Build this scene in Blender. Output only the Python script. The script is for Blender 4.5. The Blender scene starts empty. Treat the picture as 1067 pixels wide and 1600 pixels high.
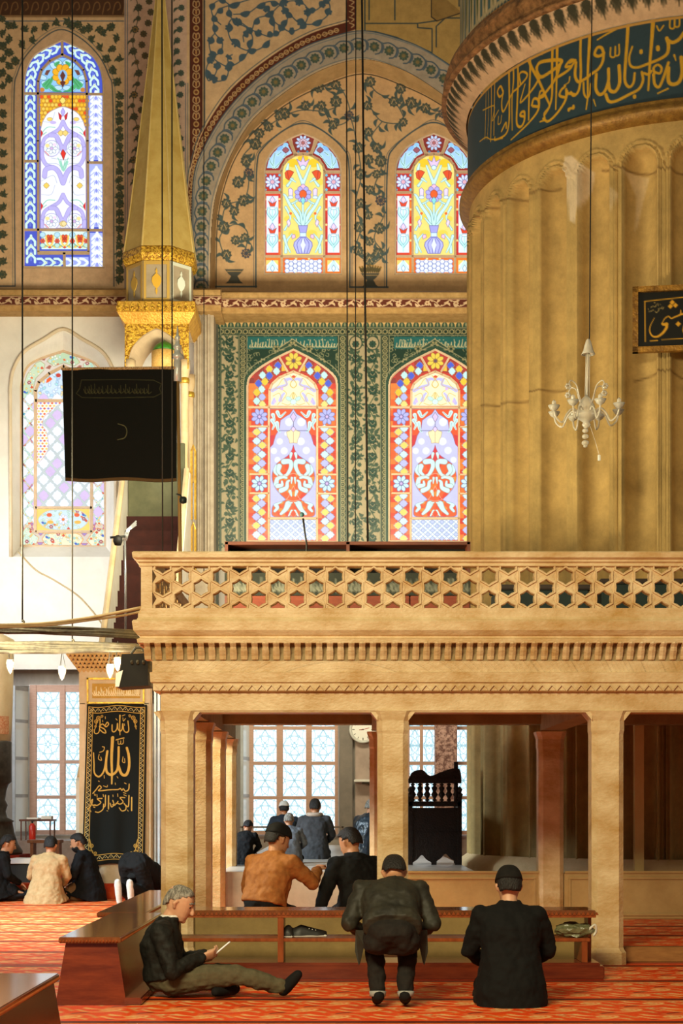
import bpy, bmesh, math, random
import numpy as np
from mathutils import Vector, Matrix

random.seed(7)
rng = np.random.default_rng(7)
scene = bpy.context.scene
COL = scene.collection

# ------------------------------------------------------------------ camera
F, CX, HY, EYE = 2500.0, 533.5, 1262.0, 1.306      # focal length in px, principal column, horizon row, eye height
cam_data = bpy.data.cameras.new('camera')
cam = bpy.data.objects.new('camera', cam_data)
COL.objects.link(cam)
cam.location = (0, 0, EYE)
cam.rotation_euler = (math.pi / 2, 0, 0)
cam_data.sensor_fit = 'VERTICAL'
cam_data.sensor_height = 36.0
cam_data.lens = F / 1600.0 * 36.0
cam_data.shift_y = (HY - 800.0) / 1600.0
cam_data.clip_end = 200
scene.camera = cam

# ------------------------------------------------------------------ world, lamps, exposure
scene.view_settings.view_transform = 'Standard'
scene.view_settings.look = 'None'
scene.view_settings.gamma = 1.0
scene.view_settings.exposure = 0.0
scene.view_settings.use_curve_mapping = False
world = bpy.data.worlds.new('world')
scene.world = world
world.use_nodes = True
world.node_tree.nodes['Background'].inputs[0].default_value = (1.0, 0.84, 0.58, 1)
world.node_tree.nodes['Background'].inputs[1].default_value = 0.19


def area(name, loc, target, sx, sy, power, color, spread=180):
    d = bpy.data.lights.new(name, 'AREA')
    d.shape = 'RECTANGLE'
    d.size, d.size_y = sx, sy
    d.energy = power
    d.color = color
    d.spread = math.radians(spread)
    o = bpy.data.objects.new(name, d)
    COL.objects.link(o)
    o.location = loc
    o.rotation_euler = (Vector(target) - Vector(loc)).to_track_quat('-Z', 'Y').to_euler()
    return o


WARM = (1.0, 0.89, 0.55)
area('lamp_ring_light_front', (-2.2, 3.6, 5.6), (0.3, 12.5, 1.2), 4.0, 1.2, 980, WARM)
area('lamp_frame_key', (-3.7, 14.6, 3.5), (2.4, 18.6, 4.6), 2.2, 0.8, 360, WARM, 150)  # added key above the lamp frame, brightens the pillar's left side
area('back_wall_fill', (-0.6, 23.6, 6.6), (-0.6, 30, 9.0), 5.0, 1.5, 740, (1.0, 0.93, 0.66))  # added fill with no fitting of its own, brightens the back wall
area('side_window_daylight', (-9.5, 23.0, 6.0), (-4.6, 29.6, 4.6), 3.0, 4.0, 150, (0.90, 0.97, 1.0), 70)
area('side_window_floor_daylight', (-8.0, 17.0, 5.0), (-3.6, 18.5, 0.0), 3.0, 3.0, 520, (0.70, 0.88, 1.0), 80)


# ------------------------------------------------------------------ helpers
def P(px, py, d):
    return Vector(((px - CX) * d / F, d, EYE + (HY - py) * d / F))


def px2(px, d):
    return (px - CX) * d / F


def zz(py, d):
    return EYE + (HY - py) * d / F


def lin(c):
    c = np.asarray(c, float)
    return np.where(c <= 0.04045, c / 12.92, ((c + 0.055) / 1.055) ** 2.4)


def hexc(h):
    h = h.lstrip('#')
    return np.array([int(h[i:i + 2], 16) / 255 for i in (0, 2, 4)])


def lc(h):
    return tuple(float(x) for x in lin(hexc(h))) + (1.0,)


MATS = {}


def mat(name, color, rough=0.6, color2=None, scale=6.0, bump=0.0, bscale=None, metal=0.0, spec=0.4, detail=6.0, stretch=None, lo=0.35, hi=0.7, sheen=0.0):
    """surface with a noise mottling between two colours and an optional bump"""
    if name in MATS:
        return MATS[name]
    m = bpy.data.materials.new(name)
    m.use_nodes = True
    nt = m.node_tree
    b = nt.nodes['Principled BSDF']
    b.inputs['Roughness'].default_value = rough
    b.inputs['Metallic'].default_value = metal
    b.inputs['Specular IOR Level'].default_value = spec
    if sheen:
        b.inputs['Sheen Weight'].default_value = sheen
    tc = nt.nodes.new('ShaderNodeTexCoord')
    mp = nt.nodes.new('ShaderNodeMapping')
    nt.links.new(tc.outputs['Object'], mp.inputs[0])
    if stretch:
        mp.inputs['Scale'].default_value = stretch
    n = nt.nodes.new('ShaderNodeTexNoise')
    n.inputs['Scale'].default_value = scale
    n.inputs['Detail'].default_value = detail
    n.inputs['Roughness'].default_value = 0.65
    nt.links.new(mp.outputs[0], n.inputs['Vector'])
    r = nt.nodes.new('ShaderNodeValToRGB')
    r.color_ramp.elements[0].position = lo
    r.color_ramp.elements[1].position = hi
    r.color_ramp.elements[0].color = lc(color)
    r.color_ramp.elements[1].color = lc(color2 or color)
    nt.links.new(n.outputs['Fac'], r.inputs[0])
    nt.links.new(r.outputs[0], b.inputs['Base Color'])
    if bump:
        n2 = nt.nodes.new('ShaderNodeTexNoise')
        n2.inputs['Scale'].default_value = bscale or scale * 4
        n2.inputs['Detail'].default_value = 5
        nt.links.new(mp.outputs[0], n2.inputs['Vector'])
        bp = nt.nodes.new('ShaderNodeBump')
        bp.inputs['Strength'].default_value = bump
        bp.inputs['Distance'].default_value = 0.02
        nt.links.new(n2.outputs['Fac'], bp.inputs['Height'])
        nt.links.new(bp.outputs[0], b.inputs['Normal'])
    MATS[name] = m
    return m


def emit(name, color, strength):
    if name in MATS:
        return MATS[name]
    m = bpy.data.materials.new(name)
    m.use_nodes = True
    nt = m.node_tree
    nt.nodes.remove(nt.nodes['Principled BSDF'])
    e = nt.nodes.new('ShaderNodeEmission')
    e.inputs[0].default_value = lc(color)
    e.inputs[1].default_value = strength
    nt.links.new(e.outputs[0], nt.nodes['Material Output'].inputs[0])
    MATS[name] = m
    return m


def vmat(name, rough=0.75, emission=0.0, noise=0.25, nscale=14.0, bump=0.0):
    """surface coloured by the painted pattern stored on its mesh"""
    if name in MATS:
        return MATS[name]
    m = bpy.data.materials.new(name)
    m.use_nodes = True
    nt = m.node_tree
    b = nt.nodes['Principled BSDF']
    a = nt.nodes.new('ShaderNodeVertexColor')
    a.layer_name = 'Col'
    tc = nt.nodes.new('ShaderNodeTexCoord')
    n = nt.nodes.new('ShaderNodeTexNoise')
    n.inputs['Scale'].default_value = nscale
    n.inputs['Detail'].default_value = 8
    n.inputs['Roughness'].default_value = 0.75
    nt.links.new(tc.outputs['Object'], n.inputs['Vector'])
    mr = nt.nodes.new('ShaderNodeMapRange')
    mr.inputs[1].default_value = 0.25
    mr.inputs[2].default_value = 0.75
    mr.inputs[3].default_value = 1 - noise
    mr.inputs[4].default_value = 1 + noise * 0.6
    nt.links.new(n.outputs['Fac'], mr.inputs[0])
    mx = nt.nodes.new('ShaderNodeVectorMath')
    mx.operation = 'SCALE'
    nt.links.new(a.outputs[0], mx.inputs[0])
    nt.links.new(mr.outputs[0], mx.inputs['Scale'])
    b.inputs['Roughness'].default_value = rough
    b.inputs['Specular IOR Level'].default_value = 0.25
    if emission:
        b.inputs['Base Color'].default_value = (0.05, 0.05, 0.05, 1)
        b.inputs['Emission Strength'].default_value = emission
        nt.links.new(mx.outputs[0], b.inputs['Emission Color'])
    else:
        nt.links.new(mx.outputs[0], b.inputs['Base Color'])
    if bump:
        bp = nt.nodes.new('ShaderNodeBump')
        bp.inputs['Strength'].default_value = bump
        bp.inputs['Distance'].default_value = 0.02
        nt.links.new(n.outputs['Fac'], bp.inputs['Height'])
        nt.links.new(bp.outputs[0], b.inputs['Normal'])
    MATS[name] = m
    return m


def thing(o, label, cat, group=None):
    o['label'] = label
    o['category'] = cat
    if group:
        o['group'] = group
    return o


def empty(name, loc, label, cat, group=None):
    o = bpy.data.objects.new(name, None)
    COL.objects.link(o)
    o.location = loc
    o.empty_display_size = 0.1
    return thing(o, label, cat, group)


def WORLD_AT(o):
    v = Vector((0, 0, 0))
    while o is not None:
        v += o.location
        o = o.parent
    return v


def link(name, me, m, parent=None, smooth=False, kind=None):
    o = bpy.data.objects.new(name, me)
    COL.objects.link(o)
    if m is not None and len(me.materials) == 0:
        me.materials.append(m)
    if smooth:
        me.polygons.foreach_set('use_smooth', [True] * len(me.polygons))
    if parent:
        o.parent = parent
        o.location = -WORLD_AT(parent)
    if kind:
        o['kind'] = kind
    return o


def copy_tree(o, offset, label=None, group=None):
    """copy of a thing with its parts and sub-parts, moved by offset"""
    c = o.copy()
    COL.objects.link(c)
    c.location = o.location + Vector(offset)
    if label:
        c['label'] = label
    if group:
        c['group'] = group

    def rec(src, dst):
        for ch in [x for x in bpy.data.objects if x.parent == src]:
            d = ch.copy()
            COL.objects.link(d)
            d.parent = dst
            rec(ch, d)
    rec(o, c)
    return c


class MB:
    """collects shapes and links them as one mesh object (world coordinates)"""

    def __init__(s):
        s.bm = bmesh.new()

    def box(s, x0, x1, y0, y1, z0, z1, bev=0.0):
        r = bmesh.ops.create_cube(s.bm, size=1.0)
        vs = r['verts']
        bmesh.ops.scale(s.bm, vec=(abs(x1 - x0), abs(y1 - y0), abs(z1 - z0)), verts=vs)
        bmesh.ops.translate(s.bm, vec=((x0 + x1) / 2, (y0 + y1) / 2, (z0 + z1) / 2), verts=vs)
        if bev:
            es = list({e for v in vs for e in v.link_edges})
            bmesh.ops.bevel(s.bm, geom=es, offset=bev, segments=2, affect='EDGES')
        return s

    def tube(s, pts, r, seg=8, cap=True):
        """r a number or one radius per point"""
        pts = [Vector(p) for p in pts]
        n = len(pts)
        rs = [r] * n if isinstance(r, (int, float)) else list(r)
        rings = []
        prev = None
        for i, p in enumerate(pts):
            t = (pts[min(i + 1, n - 1)] - pts[max(i - 1, 0)])
            if t.length < 1e-9:
                t = Vector((0, 0, 1))
            t.normalize()
            ref = prev if prev is not None else (Vector((0, 0, 1)) if abs(t.z) < 0.9 else Vector((1, 0, 0)))
            u = (ref - t * ref.dot(t))
            if u.length < 1e-6:
                u = t.orthogonal()
            u.normalize()
            prev = u
            v = t.cross(u)
            rings.append([s.bm.verts.new(p + (u * math.cos(a) + v * math.sin(a)) * rs[i]) for a in [2 * math.pi * k / seg for k in range(seg)]])
        for a, b in zip(rings, rings[1:]):
            for k in range(seg):
                s.bm.faces.new((a[k], a[(k + 1) % seg], b[(k + 1) % seg], b[k]))
        if cap:
            s.bm.faces.new(rings[0][::-1])
            s.bm.faces.new(rings[-1])
        return s

    def lathe(s, prof, c, seg=24, a0=0.0, a1=2 * math.pi, cap=True):
        """prof [(radius, z)] about the vertical through c"""
        full = abs(a1 - a0 - 2 * math.pi) < 1e-6
        na = seg if full else seg + 1
        rings = []
        for r, z in prof:
            rings.append([s.bm.verts.new((c[0] + max(r, 1e-4) * math.cos(a0 + (a1 - a0) * k / seg), c[1] + max(r, 1e-4) * math.sin(a0 + (a1 - a0) * k / seg), c[2] + z)) for k in range(na)])
        for a, b in zip(rings, rings[1:]):
            for k in range(seg):
                s.bm.faces.new((a[k], a[(k + 1) % na], b[(k + 1) % na], b[k]))
        if full and cap:
            s.bm.faces.new(rings[0][::-1])
            s.bm.faces.new(rings[-1])
        return s

    def prism(s, pts, axis_vec):
        """closed polygon extruded along axis_vec"""
        v = Vector(axis_vec)
        a = [s.bm.verts.new(Vector(p)) for p in pts]
        b = [s.bm.verts.new(Vector(p) + v) for p in pts]
        n = len(pts)
        s.bm.faces.new(a)
        s.bm.faces.new(b[::-1])
        for i in range(n):
            s.bm.faces.new((a[i], b[i], b[(i + 1) % n], a[(i + 1) % n]))
        return s

    def strip(s, A, B):
        """skin between two equally long point lists"""
        a = [s.bm.verts.new(Vector(p)) for p in A]
        b = [s.bm.verts.new(Vector(p)) for p in B]
        for i in range(len(a) - 1):
            s.bm.faces.new((a[i], a[i + 1], b[i + 1], b[i]))
        return s

    def sweep(s, path, prof):
        """profile [(out, up)] swept along a path of (point, outward unit vector)"""
        rows = [[s.bm.verts.new(Vector(p) + Vector(o) * pr[0] + Vector((0, 0, pr[1]))) for pr in prof] for p, o in path]
        for a, b in zip(rows, rows[1:]):
            for k in range(len(prof) - 1):
                s.bm.faces.new((a[k], b[k], b[k + 1], a[k + 1]))
        return s

    def ico(s, c, r, sub=2, sc=(1, 1, 1)):
        res = bmesh.ops.create_icosphere(s.bm, subdivisions=sub, radius=r)
        bmesh.ops.scale(s.bm, vec=sc, verts=res['verts'])
        bmesh.ops.translate(s.bm, vec=c, verts=res['verts'])
        return s

    def build(s, name, m, parent=None, smooth=False, kind=None):
        bmesh.ops.recalc_face_normals(s.bm, faces=s.bm.faces)
        me = bpy.data.meshes.new(name)
        s.bm.to_mesh(me)
        s.bm.free()
        return link(name, me, m, parent, smooth, kind)


def smooth_pts(pts, n=8, closed=False):
    """Catmull-Rom through 2-D or 3-D points"""
    p = np.asarray(pts, float)
    m = len(p)
    out = []
    rngi = range(m if closed else m - 1)
    for i in rngi:
        p0 = p[(i - 1) % m] if closed or i > 0 else 2 * p[0] - p[1]
        p1 = p[i]
        p2 = p[(i + 1) % m]
        p3 = p[(i + 2) % m] if closed or i + 2 < m else 2 * p[-1] - p[-2]
        for k in range(n):
            t = k / n
            out.append(0.5 * ((2 * p1) + (-p0 + p2) * t + (2 * p0 - 5 * p1 + 4 * p2 - p3) * t * t + (-p0 + 3 * p1 - 3 * p2 + p3) * t ** 3))
    if not closed:
        out.append(p[-1])
    return np.array(out)


class Canvas:
    """numpy painter; the pattern ends up as colours on a fine grid mesh"""

    def __init__(s, x0, y0, x1, y1, ss, bg):
        s.b = (x0, y0, x1, y1)
        s.ss = ss
        s.w = int(round((x1 - x0) * ss)) + 1
        s.h = int(round((y1 - y0) * ss)) + 1
        s.xs = np.linspace(x0, x1, s.w)
        s.ys = np.linspace(y0, y1, s.h)
        s.a = np.ones((s.h, s.w, 3)) * hexc(bg)
        s.T = (0.0, 0.0, 1.0)
        s.mir = None
        s.clip = None

    def _t(s, pts):
        p = np.atleast_2d(np.asarray(pts, float))
        return p / s.T[2] + np.array(s.T[:2])

    def _box(s, lo, hi, pad):
        i0 = max(0, int(np.searchsorted(s.xs, lo[0] - pad)))
        i1 = min(s.w, int(np.searchsorted(s.xs, hi[0] + pad)) + 1)
        j0 = max(0, int(np.searchsorted(s.ys, lo[1] - pad)))
        j1 = min(s.h, int(np.searchsorted(s.ys, hi[1] + pad)) + 1)
        return (i0, i1, j0, j1) if i0 < i1 and j0 < j1 else None

    def _put(s, bx, al, col):
        i0, i1, j0, j1 = bx
        if s.clip is not None:
            al = al * s.clip[j0:j1, i0:i1]
        c = hexc(col) if isinstance(col, str) else np.asarray(col)
        s.a[j0:j1, i0:i1] += (c - s.a[j0:j1, i0:i1]) * al[..., None]

    def _both(s, p, fn):
        fn(p)
        if s.mir is not None:
            q = p.copy()
            q[:, 0] = 2 * s.mir - q[:, 0]
            fn(q)

    def sdf(s, p, bx):
        i0, i1, j0, j1 = bx
        X, Y = np.meshgrid(s.xs[i0:i1], s.ys[j0:j1])
        d = np.full(X.shape, 1e9)
        ins = np.zeros(X.shape, bool)
        n = len(p)
        for k in range(n):
            ax, ay = p[k]
            bx_, by = p[(k + 1) % n]
            ex, ey = bx_ - ax, by - ay
            L = ex * ex + ey * ey + 1e-12
            t = np.clip(((X - ax) * ex + (Y - ay) * ey) / L, 0, 1)
            d = np.minimum(d, (X - ax - t * ex) ** 2 + (Y - ay - t * ey) ** 2)
            if (ay > Y).any() or True:
                c = (ay > Y) != (by > Y)
                if ey != 0:
                    ins ^= c & (X < ex * (Y - ay) / ey + ax)
        d = np.sqrt(d)
        return np.where(ins, d, -d)

    def poly(s, pts, col, line=None, lw=1.0):
        lw = lw / s.T[2]

        def f(p):
            bx = s._box(p.min(0), p.max(0), 2 / s.ss + lw)
            if bx is None:
                return
            sd = s.sdf(p, bx)
            s._put(bx, np.clip(0.5 + sd * s.ss, 0, 1), col)
            if line:
                s._put(bx, np.clip(0.5 + (lw / 2 - np.abs(sd)) * s.ss, 0, 1), line)
        s._both(s._t(pts), f)

    def mask(s, pts):
        """coverage of a polygon over the whole canvas"""
        p = s._t(pts)
        bx = s._box(p.min(0), p.max(0), 2)
        m = np.zeros((s.h, s.w))
        if bx is not None:
            m[bx[2]:bx[3], bx[0]:bx[1]] = np.clip(0.5 + s.sdf(p, bx) * s.ss, 0, 1)
        return m

    def stroke(s, pts, w, col, sm=0, w1=None):
        pts = np.asarray(pts, float)
        if sm:
            pts = smooth_pts(pts, sm)

        k0 = s.T[2]

        def f(p):
            ws = np.linspace(w, w if w1 is None else w1, len(p)) / k0
            bx = s._box(p.min(0), p.max(0), max(w, w1 or 0) / k0 + 2 / s.ss)
            if bx is None:
                return
            i0, i1, j0, j1 = bx
            X, Y = np.meshgrid(s.xs[i0:i1], s.ys[j0:j1])
            best = np.full(X.shape, -1e9)
            for k in range(len(p) - 1):
                ax, ay = p[k]
                ex, ey = p[k + 1] - p[k]
                L = ex * ex + ey * ey + 1e-12
                t = np.clip(((X - ax) * ex + (Y - ay) * ey) / L, 0, 1)
                d = np.sqrt((X - ax - t * ex) ** 2 + (Y - ay - t * ey) ** 2)
                best = np.maximum(best, (ws[k] + (ws[k + 1] - ws[k]) * t) / 2 - d)
            s._put(bx, np.clip(0.5 + best * s.ss, 0, 1), col)
        s._both(s._t(pts), f)

    def ell(s, cx, cy, rx, ry, col, rot=0.0, line=None, lw=1.0, n=20):
        a = np.linspace(0, 2 * np.pi, n, endpoint=False)
        x, y = rx * np.cos(a), ry * np.sin(a)
        c, q = math.cos(rot), math.sin(rot)
        s.poly(np.stack([cx + x * c - y * q, cy + x * q + y * c], 1), col, line, lw)

    def rect(s, x0, y0, x1, y1, col, line=None, lw=1.0):
        s.poly([(x0, y0), (x1, y0), (x1, y1), (x0, y1)], col, line, lw)

    # motifs -----------------------------------------------------------
    def rosette(s, cx, cy, r, n, col, centre, line=None, lw=1.0, rot=0.0, rc=0.28):
        for k in range(n):
            a = rot + 2 * math.pi * k / n
            s.ell(cx + 0.62 * r * math.cos(a), cy + 0.62 * r * math.sin(a), 0.38 * r, 0.62 * r * math.sin(math.pi / n) * 1.05, col, a, line, lw, 14)
        s.ell(cx, cy, r * rc, r * rc, centre, 0, line, lw, 14)

    def leaf(s, x0, y0, x1, y1, w, col, bend=0.0, line=None, lw=1.0):
        d = np.array([x1 - x0, y1 - y0], float)
        L = np.hypot(*d) + 1e-9
        t = d / L
        nrm = np.array([-t[1], t[0]])
        A, B = [], []
        for k in np.linspace(0, 1, 9):
            c = np.array([x0, y0]) + d * k + nrm * bend * L * math.sin(math.pi * k)
            h = w / 2 * math.sin(math.pi * k) ** 0.8 if 0 < k < 1 else 0
            A.append(c + nrm * h)
            B.append(c - nrm * h)
        s.poly(np.array(A + B[::-1][1:-1]), col, line, lw)

    def quat(s, cx, cy, w, h, col, line=None, lw=1.0):
        pts = []
        for (ax, ay), (bx, by) in zip([(0, -1), (1, 0), (0, 1), (-1, 0)], [(1, 0), (0, 1), (-1, 0), (0, -1)]):
            pts.append((cx + ax * w / 2, cy + ay * h / 2))
            mx, my = (ax + bx) / 2, (ay + by) / 2
            pts.append((cx + (ax * .7 + bx * .3) * w / 2 * 1.0, cy + (ay * .7 + by * .3) * h / 2))
            pts.append((cx + mx * 1.18 * w / 2, cy + my * 1.18 * h / 2))
            pts.append((cx + (ax * .3 + bx * .7) * w / 2, cy + (ay * .3 + by * .7) * h / 2))
        s.poly(pts, col, line, lw)

    def flower(s, cx, cy, r, col, col2, rot=0.0, n=9):
        """painted peony-like blossom with a ragged outline"""
        pts = []
        for k in range(n * 2):
            a = rot + math.pi * k / n
            q = r * (1.0 if k % 2 == 0 else 0.78)
            pts.append((cx + q * math.cos(a), cy + q * math.sin(a)))
        s.poly(pts, col)
        s.ell(cx, cy, r * 0.62, r * 0.62, col2, 0, None, 1, 12)
        for k in range(n):
            a = rot + 2 * math.pi * k / n
            s.stroke([(cx, cy), (cx + r * .6 * math.cos(a), cy + r * .6 * math.sin(a))], r * .16, col)
        s.ell(cx, cy, r * 0.3, r * 0.3, col, 0, None, 1, 10)

    def mesh(s, name, fn, keep=None):
        """grid mesh; fn maps arrays of px,py to x,y,z; keep(px,py) -> bool per cell"""
        X, Y = np.meshgrid(s.xs, s.ys)
        x, y, z = fn(X, Y)
        co = np.stack([x, y, z], -1).reshape(-1, 3)
        idx = np.arange(s.w * s.h).reshape(s.h, s.w)
        q = np.stack([idx[:-1, :-1], idx[1:, :-1], idx[1:, 1:], idx[:-1, 1:]], -1).reshape(-1, 4)
        if keep is not None:
            k = keep if isinstance(keep, np.ndarray) else keep(X, Y)
            kq = (k[:-1, :-1] & k[1:, :-1] & k[1:, 1:] & k[:-1, 1:]).reshape(-1)
            q = q[kq]
            used = np.unique(q)
            rem = np.full(len(co), -1)
            rem[used] = np.arange(len(used))
            co = co[used]
            q = rem[q]
            colr = s.a.reshape(-1, 3)[used]
        else:
            colr = s.a.reshape(-1, 3)
        me = bpy.data.meshes.new(name)
        me.vertices.add(len(co))
        me.vertices.foreach_set('co', co.astype(np.float32).ravel())
        me.loops.add(len(q) * 4)
        me.loops.foreach_set('vertex_index', q.astype(np.int32).ravel())
        me.polygons.add(len(q))
        me.polygons.foreach_set('loop_start', np.arange(0, len(q) * 4, 4, dtype=np.int32))
        me.update(calc_edges=True)
        at = me.color_attributes.new('Col', 'FLOAT_COLOR', 'POINT')
        rgba = np.ones((len(co), 4), np.float32)
        rgba[:, :3] = lin(np.clip(colr, 0, 1))
        at.data.foreach_set('color', rgba.ravel())
        me.validate()
        return me


def flat(d):
    """map photo px onto the upright plane at distance d"""
    return lambda X, Y: ((X - CX) * d / F, np.full(X.shape, d), EYE + (HY - Y) * d / F)


STONE = mat('limestone', '#c8a878', 0.7, '#dcc092', 3.0, 0.25, 30)
MARBLE = mat('honey_marble', '#cda664', 0.38, '#e2c48c', 2.2, 0.12, 24, stretch=(1, 1, .6))
PLASTER = mat('warm_plaster', '#c9ae90', 0.8, '#d6bea2', 4.0, 0.15, 40)
WHITE = mat('white_plaster', '#d8d2c8', 0.8, '#e9e4da', 1.6, 0.1, 30)
GOLD = mat('gilding', '#b98d2c', 0.35, '#e0b850', 20, 0.3, 60, metal=0.6)
BLACK = mat('black_iron', '#15120f', 0.5, '#221d18', 20)
WOOD = mat('mahogany', '#5a1f10', 0.28, '#7a3018', 5, 0.05, 40, stretch=(1, 1, 8))
# ================================================================== the qibla wall, painted plaster and tiles
DF, DT, DL = 29.4, 29.9, 29.7          # front face of the arch wall, recessed tympanum / tile wall, left bay
GREEN, BLUE, INK = '#3d4a40', '#3f5668', '#37474c'
BEIGE = '#c9a680'
VPAINT = vmat('painted_plaster', 0.8, 0, 0.30, 5.0, 0.12)
VTILE = vmat('glazed_tile_paint', 0.45, 0, 0.22, 9.0, 0.05)

ARCH_IN = smooth_pts([(336, 470), (336.5, 400), (338, 350), (345, 305), (360, 258), (380, 222), (403, 196), (444, 162), (498, 134), (566, 113), (634, 134), (688, 162), (729, 196), (752, 222), (772, 258), (787, 305), (794, 350), (796, 470)], 6)
ARCH_FR = smooth_pts([(328, 470), (329, 400), (332, 340), (339, 300), (354, 258), (376, 214), (403, 179), (453, 139), (506, 108), (566, 93), (626, 108), (679, 139), (729, 179), (756, 214), (778, 258), (793, 300), (803, 400), (804, 470)], 6)
BAND_B = smooth_pts([(300, 470), (300, 400), (300, 330), (304, 270), (321, 226), (354, 173), (403, 122), (465, 79), (514, 59), (566, 48), (618, 59), (667, 79), (729, 122), (778, 173), (811, 226), (828, 270), (832, 330), (832, 470)], 6)
BAND_R = smooth_pts([(292, 470), (292, 400), (293, 300), (304, 240), (321, 197), (362, 138), (424, 87), (485, 52), (545, 33)], 6)


def arch_outline(xl, xr, yb, pts):
    """closed outline of an arched opening from the left half of its arch (springing to apex)"""
    cx = (xl + xr) / 2
    left = smooth_pts(pts, 5)
    right = left[::-1].copy()
    right[:, 0] = 2 * pts[-1][0] - right[:, 0]
    right = right[1:]
    sc = (xr - pts[-1][0]) / (pts[-1][0] - xl)
    right[:, 0] = pts[-1][0] + (right[:, 0] - pts[-1][0]) * sc
    return np.vstack([[(xl, yb)], left, right, [(xr, yb)]])


W1 = arch_outline(36, 162.5, 418, [(36, 140), (37, 124), (41, 106), (51, 88), (65, 77.5), (83, 68.5), (97.5, 62)])
W2 = arch_outline(412.4, 533.8, 428.5, [(412.4, 268), (416, 250), (428, 232), (442, 222), (456, 214), (473, 207.5)])
W4 = arch_outline(385.5, 527.7, 846.5, [(385.5, 602), (389, 589), (404, 575), (428, 560), (458.5, 545)])
W6 = arch_outline(32, 165, 853.7, [(32, 604), (35, 589), (43, 572), (60, 561), (98.5, 548)])
W6O = arch_outline(19, 177.5, 870, [(19, 600), (24, 576), (40, 552), (70, 533), (98.5, 518)])


def shift(o, dx, dy=0):
    return np.asarray(o) + np.array([dx, dy])


def inside(poly, X, Y):
    ins = np.zeros(X.shape, bool)
    n = len(poly)
    for k in range(n):
        ax, ay = poly[k]
        bx, by = poly[(k + 1) % n]
        if by != ay:
            c = (ay > Y) != (by > Y)
            ins ^= c & (X < (bx - ax) * (Y - ay) / (by - ay) + ax)
    return ins


def to3(pts, d):
    return [P(x, y, d) for x, y in pts]


def along(poly, step):
    """points and tangents at equal spacing along a polyline"""
    p = np.asarray(poly, float)
    seg = np.hypot(*np.diff(p, axis=0).T)
    cum = np.concatenate([[0], np.cumsum(seg)])
    out = []
    s = step / 2
    while s < cum[-1]:
        k = int(np.searchsorted(cum, s)) - 1
        t = (s - cum[k]) / (seg[k] + 1e-9)
        q = p[k] + (p[k + 1] - p[k]) * t
        tg = (p[k + 1] - p[k]) / (seg[k] + 1e-9)
        out.append((q, tg))
        s += step
    return out


# ---- front face with the big arch, the left bay and the spandrels
c = Canvas(-70, -12, 790, 464, 1.15, BEIGE)
c.rect(-70, -12, 195, 24, '#4a2f1e')
for x in range(-64, 195, 16):
    c.stroke([(x, 22), (x + 4, 6), (x + 10, 4), (x + 12, 12), (x + 8, 16)], 1.6, '#7d5a38', 4)
c.rect(-70, 24, 195, 27, '#8d6c4a')
c.stroke([(-70, 33), (193, 33)], 1.4, BLUE)
FR1 = smooth_pts([(23.6, 447), (22.5, 300), (22, 148), (27, 115), (40, 88), (67, 60), (96, 46), (128, 61), (155, 88), (170, 118), (176, 148), (177.5, 300), (178, 447)], 6)
# flowered field round the window of the left bay
fl = random.Random(3)
field = [(4, 30 + 21 * k) for k in range(20)] + [(14, 40 + 21 * k) for k in range(5)]
field += [(187, 150 + 13 * k) for k in range(23)] + [(20 + 17 * k, 40 + 6 * math.sin(k)) for k in range(10)]
field += [(34, 70), (24, 96), (50, 62), (142, 60), (155, 74), (166, 92), (176, 110), (183, 128), (182, 60), (176, 76), (186, 92), (130, 48), (160, 50), (112, 40)]
for (x, y) in field:
    if x > 150 or x < 20 or y < 100:
        c.flower(x, y, fl.uniform(5.2, 7.6), '#3f4638', '#6a6040', fl.random() * 3, 7)
        for _ in range(3):
            a = fl.random() * 6.28
            c.leaf(x, y, x + 9 * math.cos(a), y + 9 * math.sin(a), 3.2, '#3f4a3c', 0.2)
inn = c.mask(np.vstack([FR1]))
c.a += (hexc('#cdaa88') - c.a) * inn[..., None]
c.stroke(FR1, 1.8, '#47545c')
c.stroke(smooth_pts(np.array([(20, 447), (19, 300), (18.5, 148), (24, 113), (37, 85), (65, 56), (96, 42), (130, 56), (158, 84), (174, 115), (180, 148), (181, 300), (181.5, 447)]), 6), 0.8, '#5c666a')
c.stroke([(-70, 447), (23.6, 447)], 1.8, '#47545c')
# strip behind the pulpit spire
c.rect(194, -12, 292, 464, '#c2a08c')
for x in (195.5, 199):
    c.stroke([(x, -12), (x, 464)], 1.3, '#5d6670')
for k in range(26):
    y = -5 + 17 * k
    x = 212 + 5 * math.sin(k * 1.1)
    c.stroke([(x, y), (212 + 5 * math.sin((k + 1) * 1.1), y + 17)], 1.2, '#46493c')
    c.flower(x, y, 6.5 if k % 2 else 4.5, '#43443a', '#5d5a40' if k % 3 else '#b0803e', k, 8)
    c.flower(x + 17 + 4 * math.cos(k), y + 7, 6, '#4a4536', '#6b5a38', k, 8)
    c.flower(280 + 4 * math.sin(k), y, 5.5, '#3c4a44', '#56594a', k, 8)
    c.leaf(x, y, x - 8, y + 7, 3, '#46493c', .2)
    c.leaf(280, y, 271, y + 8, 4, '#3f4a40', .2)
for x in (290, 293.5):
    c.stroke([(x, 130), (x, 464)], 1.2, '#4f6070')
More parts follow.
